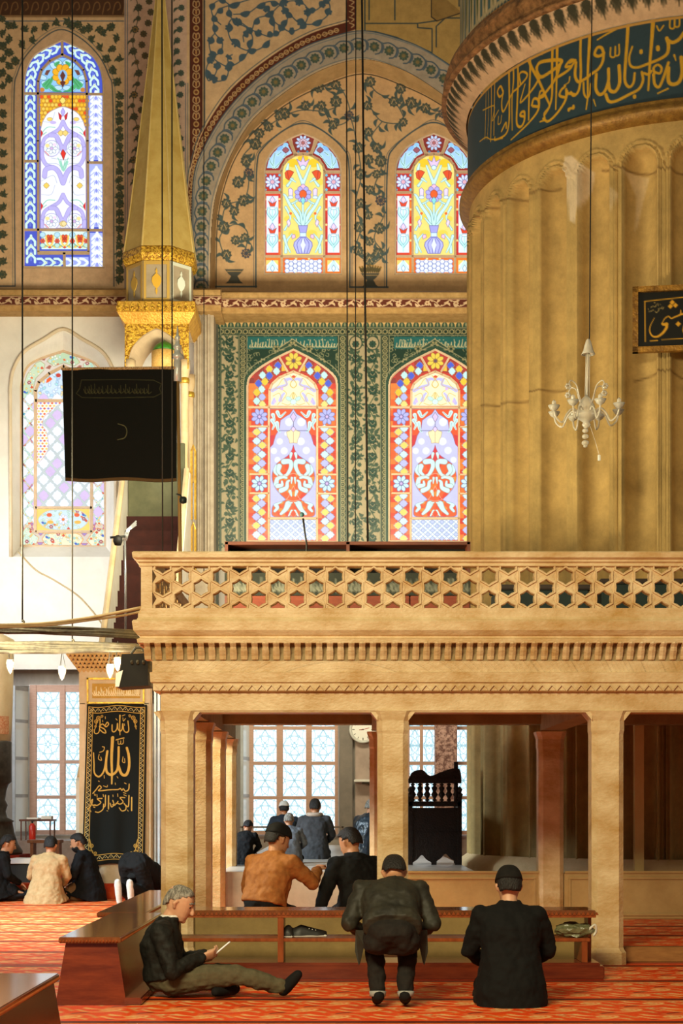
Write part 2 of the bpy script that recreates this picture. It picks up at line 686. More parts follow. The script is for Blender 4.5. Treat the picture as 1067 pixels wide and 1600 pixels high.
# brown band with cream scrollwork
c.rect(296.5, -12, 316.5, 262, '#54281a')
for k in range(22):
    y = -6 + 12.5 * k
    if k % 4 == 0:
        c.ell(306.5, y, 4.6, 4.6, '#b08a58')
        c.ell(306.5, y, 2.6, 2.6, '#6a3a20')
    else:
        for sx in (-1, 1):
            c.stroke([(306.5, y + 6), (306.5 + sx * 5, y + 2), (306.5 + sx * 3.5, y - 5), (306.5, y - 2)], 1.5, '#b99870', 4)
        c.leaf(306.5, y + 5, 306.5, y - 5, 3, '#a87c4c')
for x in (297, 316):
    c.stroke([(x, -12), (x, 250)], 1.2, '#33160e')
c.stroke([(319.8, -12), (319.8, 200)], 1.4, '#45525a')
# spandrel scrolls
c.T = (320, 0, 4.446)
SP = '#465a68'
curves = [
    [(175, 35), (110, 0), (48, 45), (60, 120), (110, 170)],
    [(70, 110), (110, 60), (200, 30), (330, -10)],
    [(165, 30), (175, 110), (230, 160), (300, 200), (332, 270), (300, 360), (240, 430), (160, 462), (90, 430)],
    [(300, 190), (200, 130), (160, 190), (190, 290), (290, 350), (380, 340), (450, 280)],
    [(70, 230), (30, 290), (50, 390), (90, 440), (70, 520), (25, 560), (10, 480), (50, 400), (110, 360), (120, 290), (70, 230), (60, 150)],
    [(190, 380), (160, 400), (165, 470), (150, 540), (90, 565), (40, 540)],
    [(385, 30), (440, 70), (480, 140), (470, 250), (400, 240), (330, 210)],
    [(200, 100), (300, 90), (390, 30), (470, 10), (540, 50), (575, 120), (540, 200), (480, 250)],
    [(330, 200), (360, 130), (450, 100), (530, 30), (620, 5), (700, 40), (715, 120), (670, 190), (600, 220), (550, 200), (480, 150)],
    [(540, 60), (600, 110), (660, 160), (760, 165), (850, 110), (868, 40), (830, -20)],
    [(700, 50), (760, 75), (820, 30), (850, -20)],
    [(330, 220), (270, 240), (270, 290)],
]
for cu in curves:
    c.stroke(cu, 8, SP, 7)
lf = random.Random(5)
for cu in curves:
    sp = smooth_pts(cu, 5)
    for k in range(2, len(sp) - 3, 6):
        x0, y0 = sp[k]
        x1, y1 = sp[min(k + 4, len(sp) - 1)]
        c.leaf(x0, y0, x1, y1, 44, SP, 0.12 * (1 if lf.random() > .5 else -1))
        nx, ny = -(y1 - y0), (x1 - x0)
        L = math.hypot(nx, ny) + 1e-6
        for q in (.35, .6):
            mx, my = x0 + (x1 - x0) * q, y0 + (y1 - y0) * q
            c.ell(mx + nx / L * 16, my + ny / L * 16, 9, 9, SP, 0, None, 1, 8)
c.T = (0, 0, 1)
# right hand panel above the arch: darker ochre stonework with blue fillets
c.poly([(556, -12), (790, -12), (790, 230), (729, 122), (667, 78), (618, 58), (566, 46), (556, 48)], '#a98850')
c.T = (540, 0, 5.335)
for pl in ([(160, -40), (160, 260), (250, 265), (420, 310), (560, 370), (720, 440)], [(195, -40), (195, 165)], [(160, 195), (600, 195), (600, 230), (720, 240), (720, 430)], [(600, 195), (740, 175), (970, 105)], [(410, -40), (410, 165)], [(715, -40), (715, 140), (760, 175)], [(755, 390), (755, 220), (830, 150), (990, 150), (990, 250)], [(945, -40), (945, 50), (1060, 40)]):
    c.stroke(pl, 11, '#3d4646')
c.poly([(715, 140), (760, 175), (970, 105), (800, -40), (715, -40)], '#8f7040')
for pl in ([(715, -40), (715, 140), (760, 175), (970, 105)], ):
    c.stroke(pl, 9, '#42352a')
c.T = (0, 0, 1)
# arch bands
c.poly(np.vstack([BAND_R, [(555, 33), (555, 46)], BAND_B[:len(BAND_B) // 2][::-1]]), '#58291a')
c.poly([(543, -12), (556, -12), (556, 46), (540, 46), (540, 30)], '#58291a')
mid = smooth_pts([(296, 400), (297, 320), (304, 258), (321, 212), (358, 156), (413, 105), (475, 66), (530, 46)], 10)
for i, (q, t) in enumerate(along(mid, 9.5)):
    n = np.array([-t[1], t[0]])
    if i % 5 == 0:
        c.ell(q[0], q[1], 3.8, 3.8, '#b9935e')
        c.ell(q[0], q[1], 2.1, 2.1, '#6a3a20')
    else:
        for sx in (-1, 1):
            c.stroke([q - t * 4, q + n * sx * 3.2, q + t * 4 + n * sx * 1.2, q + t * 1], 1.3, '#c0a078', 4)
        c.stroke([q - t * 4, q + t * 4], 1.5, '#b08856')
for y in range(0, 40, 9):
    c.stroke([(546, y), (553, y + 3), (549, y + 7)], 1.6, '#b99870', 4)
c.stroke(BAND_R, 1.2, '#d8b890')
c.stroke(shift(BAND_R, -2.2, -2.0), 1.3, '#4c5a60')
hb = len(BAND_B) // 2
c.poly(np.vstack([BAND_B, ARCH_FR[::-1]]), '#a29282')
for (off, w, col) in ((0, 1.6, '#3d5060'), (3.2, 1.0, '#5c6c78')):
    c.stroke(BAND_B + np.array([off * .7, off]), w, col)
c.stroke(ARCH_FR + np.array([-1.5, -1.0]), 1.6, '#c4a888')
c.stroke(ARCH_FR + np.array([-4.0, -3.0]), 0.9, '#5c6870')
mid = smooth_pts([(314, 462), (314, 400), (315.5, 335), (321, 286), (338, 242), (365, 194), (403, 151), (459, 109), (510, 84), (566, 71), (622, 84), (673, 109), (729, 151), (767, 194), (794, 242)], 10)
for i, (q, t) in enumerate(along(mid, 24)):
    n = np.array([-t[1], t[0]])
    c.flower(q[0], q[1], 8.4, '#44534a', '#5e6450', i, 9)
    c.ell(q[0], q[1], 3, 3, '#7d6c48')
    c.stroke([q - t * 12 - n * 8, q - t * 3 - n * 11.5, q + t * 9 - n * 8, q + t * 12, q + t * 10 + n * 8, q + t * 4 + n * 11], 2.0, '#465664', 5)
    c.stroke([q + t * 10 - n * 8, q + t * 14 - n * 2, q + t * 13 + n * 6], 3.2, '#54606c', 4)

ARCH_HOLE = np.vstack([ARCH_FR])
hole = lambda X, Y: ~(inside(ARCH_HOLE, X, Y) | inside(W1, X, Y) | ((Y > 400) & (X > 329) & (X < 803)))
me = c.mesh('wall_front', flat(DF), hole)
link('wall_front', me, VPAINT, kind='structure')

# soffit of the arch between the front face and the tympanum
m = MB()
nA = min(len(ARCH_FR), len(ARCH_IN))
m.strip(to3(ARCH_FR[:nA], DF), to3(ARCH_IN[:nA], DT))
m.build('trim_1', mat('arch_soffit', '#9a7a50', 0.8, '#b08d60', 5, 0.3, 20), smooth=True, kind='structure')

# ---- tympanum with two windows
c = Canvas(318, 84, 800, 470, 1.2, '#cba47a')
c.T = (300, 0, 2.425)
FC, FC2, VINE = '#4a524e', '#7a745c', '#4c5a5a'


def frame(cx, half, apex, line):
    pts = smooth_pts([(cx - half, 1088), (cx - half, 850), (cx - half + 4, 625), (cx - half + 28, 560), (cx - 70, 492), (cx, apex), (cx + 70, 492), (cx + half - 28, 560), (cx + half - 4, 625), (cx + half, 850), (cx + half, 1088)], 6)
    c.stroke(pts, line, '#46555e')


flowers = [(350, 430), (430, 400), (490, 400), (545, 385), (595, 437), (535, 473), (480, 330), (545, 322), (330, 440), (290, 480), (255, 505), (240, 545),
           (205, 610), (215, 655), (175, 690), (160, 800), (195, 760), (165, 910), (120, 860), (130, 965), (200, 900), (130, 770), (205, 960),
           (675, 310), (665, 400), (668, 500), (765, 385), (790, 335), (830, 390), (800, 463), (885, 410), (950, 430),
           (668, 605), (700, 560), (715, 610), (630, 560), (675, 720), (700, 660), (640, 660), (668, 815), (715, 760), (640, 770), (672, 915), (710, 865), (635, 860), (705, 960), (630, 950), (672, 985)]
vines = [[(130, 990), (105, 900), (160, 850), (210, 880), (200, 960)], [(110, 860), (130, 780), (200, 750), (215, 660), (190, 600), (240, 540), (300, 470), (400, 420), (500, 420), (560, 400)],
         [(480, 330), (560, 330), (600, 440), (540, 475), (500, 420)], [(670, 310), (700, 350), (770, 390), (800, 460), (720, 460), (670, 400)], [(770, 390), (830, 400), (890, 410), (950, 430), (1000, 470)],
         [(600, 440), (620, 520), (640, 660), (620, 770), (640, 860), (620, 950), (680, 1000)], [(670, 500), (720, 610), (690, 720), (730, 800), (690, 900), (725, 960), (690, 1000)], [(720, 460), (680, 520), (720, 560)]]
for v in vines:
    c.stroke(v, 4, VINE, 7)
r5 = random.Random(11)
for v in vines:
    sp = smooth_pts(v, 4)
    for k in range(1, len(sp), 2):
        a = r5.random() * 6.28
        x, y = sp[k]
        c.leaf(x, y, x + 34 * math.cos(a), y + 34 * math.sin(a), 13, VINE, .25)
for i, (x, y) in enumerate(flowers):
    r = 19 + 7 * r5.random()
    if i % 9 == 4:
        c.flower(x, y, r, '#4a4a58', '#b08a5c', i, 9)
    else:
        c.flower(x, y, r, FC, FC2, i, 9)
        c.stroke([(x - r * .4, y + r * .3), (x, y - r * .4), (x + r * .4, y + r * .3)], 3, '#c0a078', 3)
    a = r5.random() * 6.28
    c.leaf(x, y, x + 2.0 * r * math.cos(a), y + 2.0 * r * math.sin(a), 12, VINE, .3)
for (x, y, up) in ((160, 1020, 0), (675, 1035, 1)):
    c.poly([(x - 36, y), (x + 36, y), (x + 22, y + 18), (x + 12, y + 26), (x + 22, y + 44), (x + 34, y + 54), (x - 34, y + 54), (x - 22, y + 44), (x - 12, y + 26), (x - 22, y + 18)], '#50504a')
    c.stroke([(x - 26, y + 8), (x + 26, y + 8)], 3, '#b59468')
    if up:
        for k in range(-4, 5):
            c.leaf(x + k * 7, y, x + k * 10, y - 32 + abs(k) * 2, 10, '#5a4f34')
            c.ell(x + k * 10, y - 30 + abs(k) * 2, 4, 4, '#8a6a34', 0, None, 1, 8)
frame(420, 178, 467, 5.5)
frame(915, 178, 464, 5.5)
frame(420, 186, 457, 2.2)
frame(915, 186, 454, 2.2)
c.stroke([(85, 1086), (244, 1086)], 6, '#46555e')
c.stroke([(598, 1088), (742, 1088)], 6, '#46555e')
c.T = (0, 0, 1)
c.stroke(ARCH_IN + np.array([1.5, 2.5]), 1.6, '#3f3a30')
W2B = shift(W2, 204.5)
me = c.mesh('wall_tympanum', flat(DT), lambda X, Y: ~(inside(W2, X, Y) | inside(W2B, X, Y)))
link('wall_tympanum', me, VPAINT, kind='structure')

# ---- tile wall under the cornice
c = Canvas(332, 486, 780, 872, 1.25, '#1b3329')
c.T = (300, 470, 2.425)
CR = '#8f8663'
DG = '#182e26'


def chain_v(x, y0, y1, w):
    c.rect(x - w / 2, y0, x + w / 2, y1, DG)
    y = y0 + 12
    while y < y1:
        c.ell(x, y, w * .34, w * .34, CR, 0, None, 1, 10)
        c.ell(x, y, w * .21, w * .21, DG, 0, None, 1, 8)
        c.ell(x, y, w * .1, w * .1, CR, 0, None, 1, 8)
        c.stroke([(x - w * .3, y + 11), (x, y + 8), (x + w * .3, y + 14)], 2.4, CR, 3)
        y += 23
    for s in (-1, 1):
        c.stroke([(x + s * w / 2, y0), (x + s * w / 2, y1)], 2.6, '#8f8a6e')


def chain_h(y, x0, x1, w):
    c.rect(x0, y - w / 2, x1, y + w / 2, DG)
    x = x0 + 12
    while x < x1:
        c.ell(x, y, w * .36, w * .36, CR, 0, None, 1, 10)
        c.ell(x, y, w * .22, w * .22, DG, 0, None, 1, 8)
        c.stroke([(x + 11, y - w * .3), (x + 9, y), (x + 14, y + w * .3)], 2.4, CR, 3)
        x += 23
    for s in (-1, 1):
        c.stroke([(x0, y + s * w / 2), (x1, y + s * w / 2)], 2.6, '#8f8a6e')


def floral_v(x0, x1, y0, y1, cols):
    c.rect(x0, y0, x1, y1, '#9a8c70')
    r = random.Random(int(x0))
    for cx in cols:
        for k in range(int((y1 - y0) / 62) + 1):
            y = y0 + 24 + k * 62
            s = 1 if k % 2 else -1
            c.stroke([(cx, y - 31), (cx + s * 15, y), (cx, y + 31)], 4, '#44543f', 4)
            for j in range(15):
                a = r.random() * 6.28
                lx, ly = cx + r.uniform(-25, 25), y + r.uniform(-30, 30)
                c.leaf(lx, ly, lx + 20 * math.cos(a), ly + 20 * math.sin(a), 9, '#36493b', .2)
            c.flower(cx, y, 17, '#1c332a', '#2e5046', k, 8)
            c.stroke([(cx - 9, y - 5), (cx, y + 3), (cx + 9, y - 5)], 2, '#9a8c70', 3)
            c.flower(cx + s * 14, y + 31, 9, '#2c4236', '#4a5a48', k, 7)
    for x in (x0, x1):
        c.stroke([(x, y0), (x, y1)], 3, '#243b30')


# spandrel ground: dark green with fine cream scrolls
r6 = random.Random(2)
for k in range(1300):
    x, y = r6.uniform(80, 1080), r6.uniform(130, 560)
    a = r6.random() * 6.28
    c.stroke([(x, y), (x + 9 * math.cos(a), y + 9 * math.sin(a)), (x + 14 * math.cos(a + .9), y + 14 * math.sin(a + .9)), (x + 9 * math.cos(a + 1.8), y + 9 * math.sin(a + 1.8))], 2.0, '#8a8868', 3)
for (x0, x1) in ((190, 555), (745, 1100)):
    c.rect(x0 + 20, 136, x1 - 5, 182, '#1f5a5c')
    x = x0 + 28
    while x < x1 - 14:
        h = r6.uniform(8, 34)
        c.stroke([(x, 176), (x + r6.uniform(-4, 4), 176 - h)], 3.2, '#b0a685')
        c.stroke([(x, 172), (x + 7, 176), (x + 13, 166 - r6.random() * 10)], 3.0, '#b0a685', 3)
        if r6.random() > .6:
            c.ell(x + 6, 148, 2.4, 2.4, '#b0a685', 0, None, 1, 6)
        x += r6.uniform(8, 15)
for cx in (381, 919):
    c.poly([(cx, 145), (cx + 62, 186), (cx - 62, 186)], '#2c473c', '#a79a78', 3)
    for (dx, dy, r) in ((0, -4, 17), (-62, 10, 15), (62, 10, 15), (-112, 58, 14), (112, 58, 14), (-150, 100, 12), (150, 100, 12)):
        c.rosette(cx + dx, 172 + dy, r, 6, CR, DG, '#2a4539', 1.5)
chain_h(117, 75, 1150, 28)
c.rect(75, 70, 1150, 101, '#c29f6c')
for x in range(80, 1150, 27):
    c.poly([(x, 101), (x + 3, 88), (x + 13, 74), (x + 23, 88), (x + 26, 101)], '#2f4a3e')
    c.leaf(x + 13, 99, x + 13, 82, 6, '#8f8a68')
chain_v(93, 100, 950, 30)
floral_v(110, 176, 132, 950, [143])
chain_v(193, 132, 950, 30)
chain_v(571, 132, 950, 32)
floral_v(590, 714, 132, 950, [620, 684])
for cx in (620, 684):
    c.ell(cx, 160, 24, 26, '#9a8c70', 0, '#243b30', 4)
    c.flower(cx, 164, 15, '#22382f', '#2e5046', 0, 8)
chain_v(731, 132, 950, 32)
c.T = (0, 0, 1)
for dx in (0, 221.5):
    o = shift(W4, dx)
    c.stroke(o * 1.0, 9, '#2d463a')
    c.stroke(np.array([(o[:, 0] - o[:, 0].mean()) * 1.07 + o[:, 0].mean(), (o[:, 1] - 846) * 1.025 + 846]).T, 1.2, '#8f8a6e')
W4B = shift(W4, 221.5)
me = c.mesh('wall_tile', flat(DT), lambda X, Y: ~(inside(W4, X, Y) | inside(W4B, X, Y)))
link('wall_tile', me, VTILE, kind='structure')

# ---- left bay: white plaster wall with a splayed window niche
m = MB()
DLB = DL + 0.4


def wall_with_arch(m, x0, x1, y0, y1, o, d):
    """wall panel round an arched outline (photo px) as a fan of quads"""
    k = len(o)
    ap = int(np.argmin(o[:, 1]))
    left, right = o[:ap + 1], o[ap:]
    L3 = to3(left, d)
    m.strip(L3, [P(x0, y, d) for x, y in left])
    R3 = to3(right, d)
    m.strip(R3, [P(x1, y, d) for x, y in right])
    ax, ay = o[ap]
    for q in ([(x0, y0), (x1, y0), (x1, ay), (x0, ay)], [(x0, o[0][1]), (x1, o[0][1]), (x1, y1), (x0, y1)]):
        m.bm.faces.new([m.bm.verts.new(P(a, b, d)) for a, b in q])


wall_with_arch(m, -70, 312, 486, 1046, W6O, DL)
m.strip(to3(W6O, DL), to3(W6, DLB))
m.bm.faces.new([m.bm.verts.new(v) for v in (P(W6O[0][0], 870, DL), P(W6O[-1][0], 870, DL), P(W6[-1][0], 853.7, DLB), P(W6[0][0], 853.7, DLB))])
m.build('wall_left', WHITE, kind='structure')
m = MB()
m.tube([P(*q, DL - .01) for q in smooth_pts([(17, 870), (16, 640), (16.5, 600), (22, 574), (38, 549), (69, 529.5), (98.5, 514), (128, 529.5), (159, 549), (175, 574), (180.5, 600), (181, 640), (181, 870)], 5)], 0.035, 6)
m.build('trim_2', mat('niche_moulding', '#cdbb9e', 0.8, '#dccbb0', 3), smooth=True, kind='structure')

# pier strip between left bay and tile wall: grey marble with a carved fillet
m = MB()
x0, x1 = px2(303, 29.3), px2(334, 29.3)
m.box(x0, x1, 29.3, 30.2, 0, zz(478, 29.3))
for px in (310, 318, 326):
    m.tube([P(px, 862, 29.28), P(px, 490, 29.28)], 0.03, 6)
m.build('trim_3', mat('grey_marble', '#9a8a76', 0.6, '#b3a48e', 5, 0.2, 30), kind='structure')
# dark green edge strip beside the tiles
m = MB()
m.box(px2(333, 29.88), px2(341, 29.88), 29.85, 30.0, 2, zz(490, 29.88))
m.build('trim_4', mat('dark_edge', '#3c4038', 0.7, '#4a4a3c', 10), kind='structure')

# ---- cornice between the storeys (stepped ledge with a painted band)
def cornice(name, xa, xb, ya, d):
    """ledge whose painted band starts at photo row ya"""
    m = MB()
    X0, X1 = px2(xa, d), px2(xb, d)
    z = zz(ya, d)
    s = d / F
    prof = [(d + .9, z + 13 * s), (d + .02, z + 12 * s), (d - .06, z + 9 * s), (d - .16, z + 5 * s), (d - .26, z + 2 * s), (d - .26, z), (d - .22, z - 15 * s), (d - .14, z - 19 * s), (d - .04, z - 25 * s), (d + .9, z - 25 * s)]
    m.prism([Vector((X0, y, q)) for y, q in prof], (X1 - X0, 0, 0))
    return m.build(name, mat('cornice_stone', '#94713f', 0.75, '#b48f58', 7, 0.3, 30), kind='structure')


def band(name, xa, xb, ya, d, h=14.5, bg='#5c2a1c', fg='#c8a884', sc=15):
    c = Canvas(xa, ya, xb, ya + h, 1.7, bg)
    k = 0
    x = xa
    while x < xb:
        s = 1 if k % 2 else -1
        y = ya + h / 2
        c.stroke([(x, y + s * h * .3), (x + sc * .4, y + s * h * .1), (x + sc * .8, y - s * h * .32), (x + sc, y - s * h * .2)], 1.5, fg, 5)
        c.leaf(x + sc * .2, y, x + sc * .75, y - s * h * .3, 4.2, fg, .2)
        c.leaf(x + sc * .5, y, x + sc * .9, y + s * h * .32, 3.6, fg, -.2)
        if k % 3 == 0:
            c.rosette(x + sc * .5, y, h * .3, 6, fg, '#8d5a3a')
        k += 1
        x += sc
    c.rect(xa, ya, xb, ya + 1.2, '#d0ac84')
    c.rect(xa, ya + h - 1.2, xb, ya + h, '#a5805a')
    return link(name, c.mesh(name, flat(d)), VPAINT, kind='structure')


cornice('trim_5', -70, 205, 462, DF)
cornice('trim_6', 300, 800, 466, DF)
cornice('trim_7', 300, 346, 462, DF - .3)
band('trim_8', -70, 205, 462.5, DF - .27)
band('trim_9', 345, 800, 466.5, DF - .27)
band('trim_10', 302, 346, 462.5, DF - .57)

# plain masonry closing the wall behind the pier and above
m = MB()
m.box(-15, 15, 30.95, 31.2, 0, 20)
m.build('wall_outer', PLASTER, kind='structure')

# ---- lower storey of the qibla wall, backlit marble between the big windows
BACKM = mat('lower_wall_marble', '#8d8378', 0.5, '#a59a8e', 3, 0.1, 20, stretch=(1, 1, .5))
DW = 30.3
m = MB()
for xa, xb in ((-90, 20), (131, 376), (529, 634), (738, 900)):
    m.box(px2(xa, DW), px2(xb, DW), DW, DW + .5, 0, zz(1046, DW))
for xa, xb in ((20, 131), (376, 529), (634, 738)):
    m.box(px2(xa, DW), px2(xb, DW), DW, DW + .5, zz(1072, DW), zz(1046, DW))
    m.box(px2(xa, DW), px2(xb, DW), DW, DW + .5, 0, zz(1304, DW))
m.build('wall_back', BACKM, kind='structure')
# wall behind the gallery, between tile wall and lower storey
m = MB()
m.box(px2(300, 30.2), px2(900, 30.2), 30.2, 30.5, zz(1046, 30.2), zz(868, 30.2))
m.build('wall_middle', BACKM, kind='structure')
# flat marble pilaster and panel right of the middle window
m = MB()
m.box(px2(531, 30.2), px2(551, 30.2), 30.15, 30.3, 0, zz(1060, 30.2), .01)
m.build('trim_11', mat('pilaster_marble', '#70675e', 0.5, '#84796e', 4), kind='structure')
m = MB()
m.box(px2(555, 30.2), px2(584, 30.2), 30.2, 30.3, 0, zz(1060, 30.2), .01)
m.build('trim_12', mat('pink_marble', '#a58f82', 0.5, '#b8a294', 4), kind='structure')
# ================================================================== stained glass
GLASS = vmat('stained_glass', 0.2, 1.15, 0.12, 6.0)
TRACERY = mat('plaster_tracery', '#c4a88c', 0.8, '#d2b89c', 8)
LEAD = '#5a6a88'


def window(name, canvas, outline, d, bars, frame_r, label=None):
    """window group: painted glass, plaster bars [(polyline, width px)] and a frame round the outline"""
    o = bpy.data.objects.new(name, None)
    COL.objects.link(o)
    cx, yb = (outline[0][0] + outline[-1][0]) / 2, outline[0][1]
    o.location = P(cx, yb, d)
    o['kind'] = 'structure'
    me = canvas.mesh('glass', flat(d), lambda X, Y: inside(outline, X, Y) | inside(outline * .999 + np.array([cx, yb]) * .001, X, Y))
    link('glass', me, GLASS, o)
    m = MB()
    s = d / F
    for pl, w in bars:
        p = [P(x, y, d - .03) for x, y in pl]
        for a, b in zip(p, p[1:]):
            t = (b - a).normalized()
            n = Vector((-t.z, 0, t.x)) * (w * s / 2)
            e = t * (w * s * .25)
            m.prism([a - e + n, b + e + n, b + e - n, a - e - n], (0, .06, 0))
    m.build('tracery', TRACERY, o)
    m = MB()
    pts = [P(x, y, d - .02) for x, y in np.vstack([outline, outline[:1]])]
    m.tube(pts, frame_r, 6)
    m.build('window_frame', TRACERY, o)
    return o


# ---- windows of the tile storey
KA = (380, 540, 7.113)
c = Canvas(384, 543, 530, 848, 1.55, '#c81e10')
c.T = KA
c.mir = 456.8 + .9
AX = 557
LN = '#4a4a70'
# outer border grounds
rb = random.Random(4)
c.mir = None
for u0, u1 in ((60, 290), (820, 1050)):
    for v in range(60, 2160, 60):
        for u in range(u0, u1, 58):
            dark = v < 420
            col = rb.choice(['#8a1010', '#a81410', '#c01c10']) if dark else rb.choice(['#e23010', '#f05814', '#f47a20', '#d82410'])
            c.rect(u, v, u + 58, v + 60, col)
c.mir = 458.3
Y_, B_, L_, A_ = '#f8c624', '#3a52d0', '#b4b8f2', '#c4f0e8'
cl = [(385, 222, B_), (290, 262, Y_), (370, 285, A_), (215, 330, A_), (290, 335, B_), (170, 420, B_), (240, 400, Y_), (205, 485, A_), (150, 520, Y_), (210, 572, L_), (150, 616, A_), (212, 655, '#fbe07a')]
c.poly([(300, 60), (480, 60), (400, 140), (490, 290), (300, 330), (330, 230)], '#a01410')
for (u, v, k) in cl:
    c.quat(u, v, 88, 98, k, '#a08878', 5)
c.poly([(430, 190), (475, 280), (425, 285)], '#f6c030')
# yellow rosette at the apex
c.mir = None
c.poly([(410, 140), (560, 40), (706, 140), (622, 290), (492, 290)], '#b81e12')
c.rosette(560, 170, 96, 8, '#f0cc3a', '#5a3a50', '#9a7a30', 5, .39, .2)
# inner tympanum
inner = np.array([(302, 672), (303, 500), (330, 430), (400, 370), (480, 330), (557, 300), (634, 330), (714, 370), (784, 430), (811, 500), (812, 672)])
c.poly(inner, '#fdf3c4')
c.mir = 458.3
for a in ([(325, 500), (380, 470), (440, 450), (485, 430), (460, 370)], [(410, 610), (430, 560), (455, 530)], [(330, 640), (345, 590)], [(640, 385), (600, 370), (560, 385)]):
    c.stroke(a, 40, '#c3c0f6', 5, 22)
for a in ([(320, 505), (390, 440), (430, 380), (460, 370), (485, 430), (440, 460), (360, 480)], [(520, 330), (590, 420), (557, 470), (520, 430), (580, 350)], [(500, 600), (557, 520), (557, 660)], [(330, 560), (400, 530), (420, 600), (380, 660)], [(430, 640), (500, 660), (557, 620)], [(400, 480), (450, 500), (480, 540), (430, 620)]):
    c.stroke(a, 6, '#d8b250', 5)
c.ell(505, 590, 34, 22, '#c8f2e6', .5, '#a0b8a0', 4)
c.ell(430, 480, 17, 17, '#d8b4ec')
c.ell(350, 620, 18, 18, '#d8c0f0')
c.mir = None
c.ell(557, 625, 34, 30, '#d8f6ee', 0, '#a0b8a0', 4)
c.quat(560, 345, 50, 34, '#e04020')
c.quat(557, 560, 34, 60, '#f4dc8c', '#c8a050', 4)
# side rosettes
for v, col in ((790, '#b6b8f4'), (1533, '#cdf6f0')):
    for u in (180, 930):
        c.rect(u - 92, v - 95, u + 92, v + 95, '#e03414' if u < 500 else '#f07018')
        c.rosette(u, v, 92, 8, col, '#d8b8e8', '#6870b0', 6, .39, .2)
seq = [('y', 150, 960), ('l', 210, 1010), ('a', 150, 1060), ('y', 212, 1108), ('l', 150, 1160), ('a', 208, 1210), ('y', 150, 1258), ('l', 208, 1308), ('a', 150, 1360), ('y', 212, 1402), ('a', 212, 920)]
seq += [('y', 145, 1700), ('l', 205, 1755), ('a', 148, 1805), ('y', 205, 1852), ('l', 145, 1902), ('a', 205, 1952), ('y', 145, 2000), ('l', 205, 2050), ('a', 148, 2102), ('y', 205, 2145), ('a', 205, 1668)]
QC = {'y': '#fbdc68', 'l': '#c0c2f6', 'a': '#d2f6f0'}
for k, u, v in seq:
    for uu in (u, 2 * 557 - u):
        c.quat(uu, v, 100, 92, QC[k], '#8a90b8', 5)
# centre panel
c.rect(300, 705, 808, 1905, '#c9caf8')
for (u, v, r) in ((510, 850, 46), (645, 850, 46), (405, 1065, 36), (640, 1065, 44), (455, 1170, 40), (700, 1165, 42), (340, 1170, 36), (380, 1270, 34), (760, 1270, 34), (480, 980, 24)):
    c.ell(u, v, r, r, '#e8ecfd')
c.mir = 458.3
c.poly([(300, 705), (557, 705), (520, 760), (470, 790), (415, 830), (400, 930), (360, 1000), (330, 1100), (300, 1130)], '#ee4a14', '#5860a0', 4)
c.poly([(300, 1000), (352, 990), (335, 1090), (300, 1130)], '#d81830')
for a in ([(320, 830), (345, 880), (325, 930)], [(375, 860), (385, 930), (410, 960)], [(380, 740), (410, 790), (470, 740)], [(330, 770), (350, 830)]):
    c.stroke(a, 44, '#cdf4ee', 5, 16)
    c.stroke(a, 4, '#7a90a8', 5)
c.mir = None
c.poly([(557, 740), (590, 790), (570, 830), (557, 850), (544, 830), (524, 790)], '#e0c8ee', LN, 4)
c.quat(557, 930, 56, 70, '#e4cdf2', LN, 4)
c.mir = 458.3
c.poly([(557, 960), (530, 935), (480, 960), (490, 1010), (510, 1050), (515, 1085), (557, 1080)], '#fbe8b4', '#a89068', 4)
c.stroke([(557, 850), (557, 900)], 5, LN)
c.stroke([(400, 945), (520, 945)], 5, LN)
c.mir = None
half = smooth_pts([(557, 1105), (540, 1160), (500, 1220), (420, 1275), (350, 1340), (320, 1450), (345, 1560), (400, 1640), (470, 1710), (420, 1735), (345, 1760), (318, 1830), (345, 1900), (557, 1900)], 5)
dome = np.vstack([half, np.stack([1114 - half[::-1, 0], half[::-1, 1]], 1)])
c.poly(dome, '#f2561a', '#6068b0', 6)
rr = random.Random(8)
cm = c.mask(dome)
c.clip = cm
for k in range(60):
    c.ell(rr.uniform(330, 790), rr.uniform(1240, 1890), 28, 28, rr.choice(['#e62c14', '#f4751c', '#f08a24', '#ea3c14']), 0, None, 1, 8)
c.poly([(557, 1105), (480, 1240), (430, 1270), (557, 1290), (684, 1270), (634, 1240)], '#dc1c30')
c.mir = 458.3
for a, w in (([(450, 1290), (520, 1290), (530, 1350), (490, 1430), (450, 1450)], 56), ([(400, 1340), (390, 1400), (430, 1440)], 52), ([(350, 1330), (350, 1400), (380, 1440)], 40), ([(365, 1540), (380, 1480), (440, 1460), (480, 1470)], 50),
             ([(380, 1560), (430, 1550), (430, 1510)], 46), ([(420, 1610), (480, 1580), (490, 1520), (510, 1500)], 50), ([(530, 1200), (525, 1250)], 34), ([(540, 1470), (535, 1530)], 24), ([(520, 1620), (535, 1670)], 34),
             ([(410, 1720), (360, 1760), (380, 1800), (350, 1840)], 56), ([(500, 1760), (470, 1820), (420, 1870)], 62), ([(520, 1750), (545, 1745)], 24), ([(370, 1660), (400, 1640)], 30), ([(540, 1840), (505, 1890)], 30)):
    c.stroke(a, w * 1.2, '#8aa0a8', 5, w * .55)
    c.stroke(a, w, '#d2f6ee', 5, w * .4)
for a in ([(345, 1560), (470, 1710), (557, 1560)], [(470, 1710), (557, 1730)], [(557, 1420), (440, 1450), (345, 1470)]):
    c.stroke(a, 5, '#e8b8a8', 5)
c.clip = None
c.mir = None
c.quat(557, 1870, 64, 90, '#ec3c14', '#d09080', 4)
c.rect(300, 1905, 808, 1935, '#a89484')
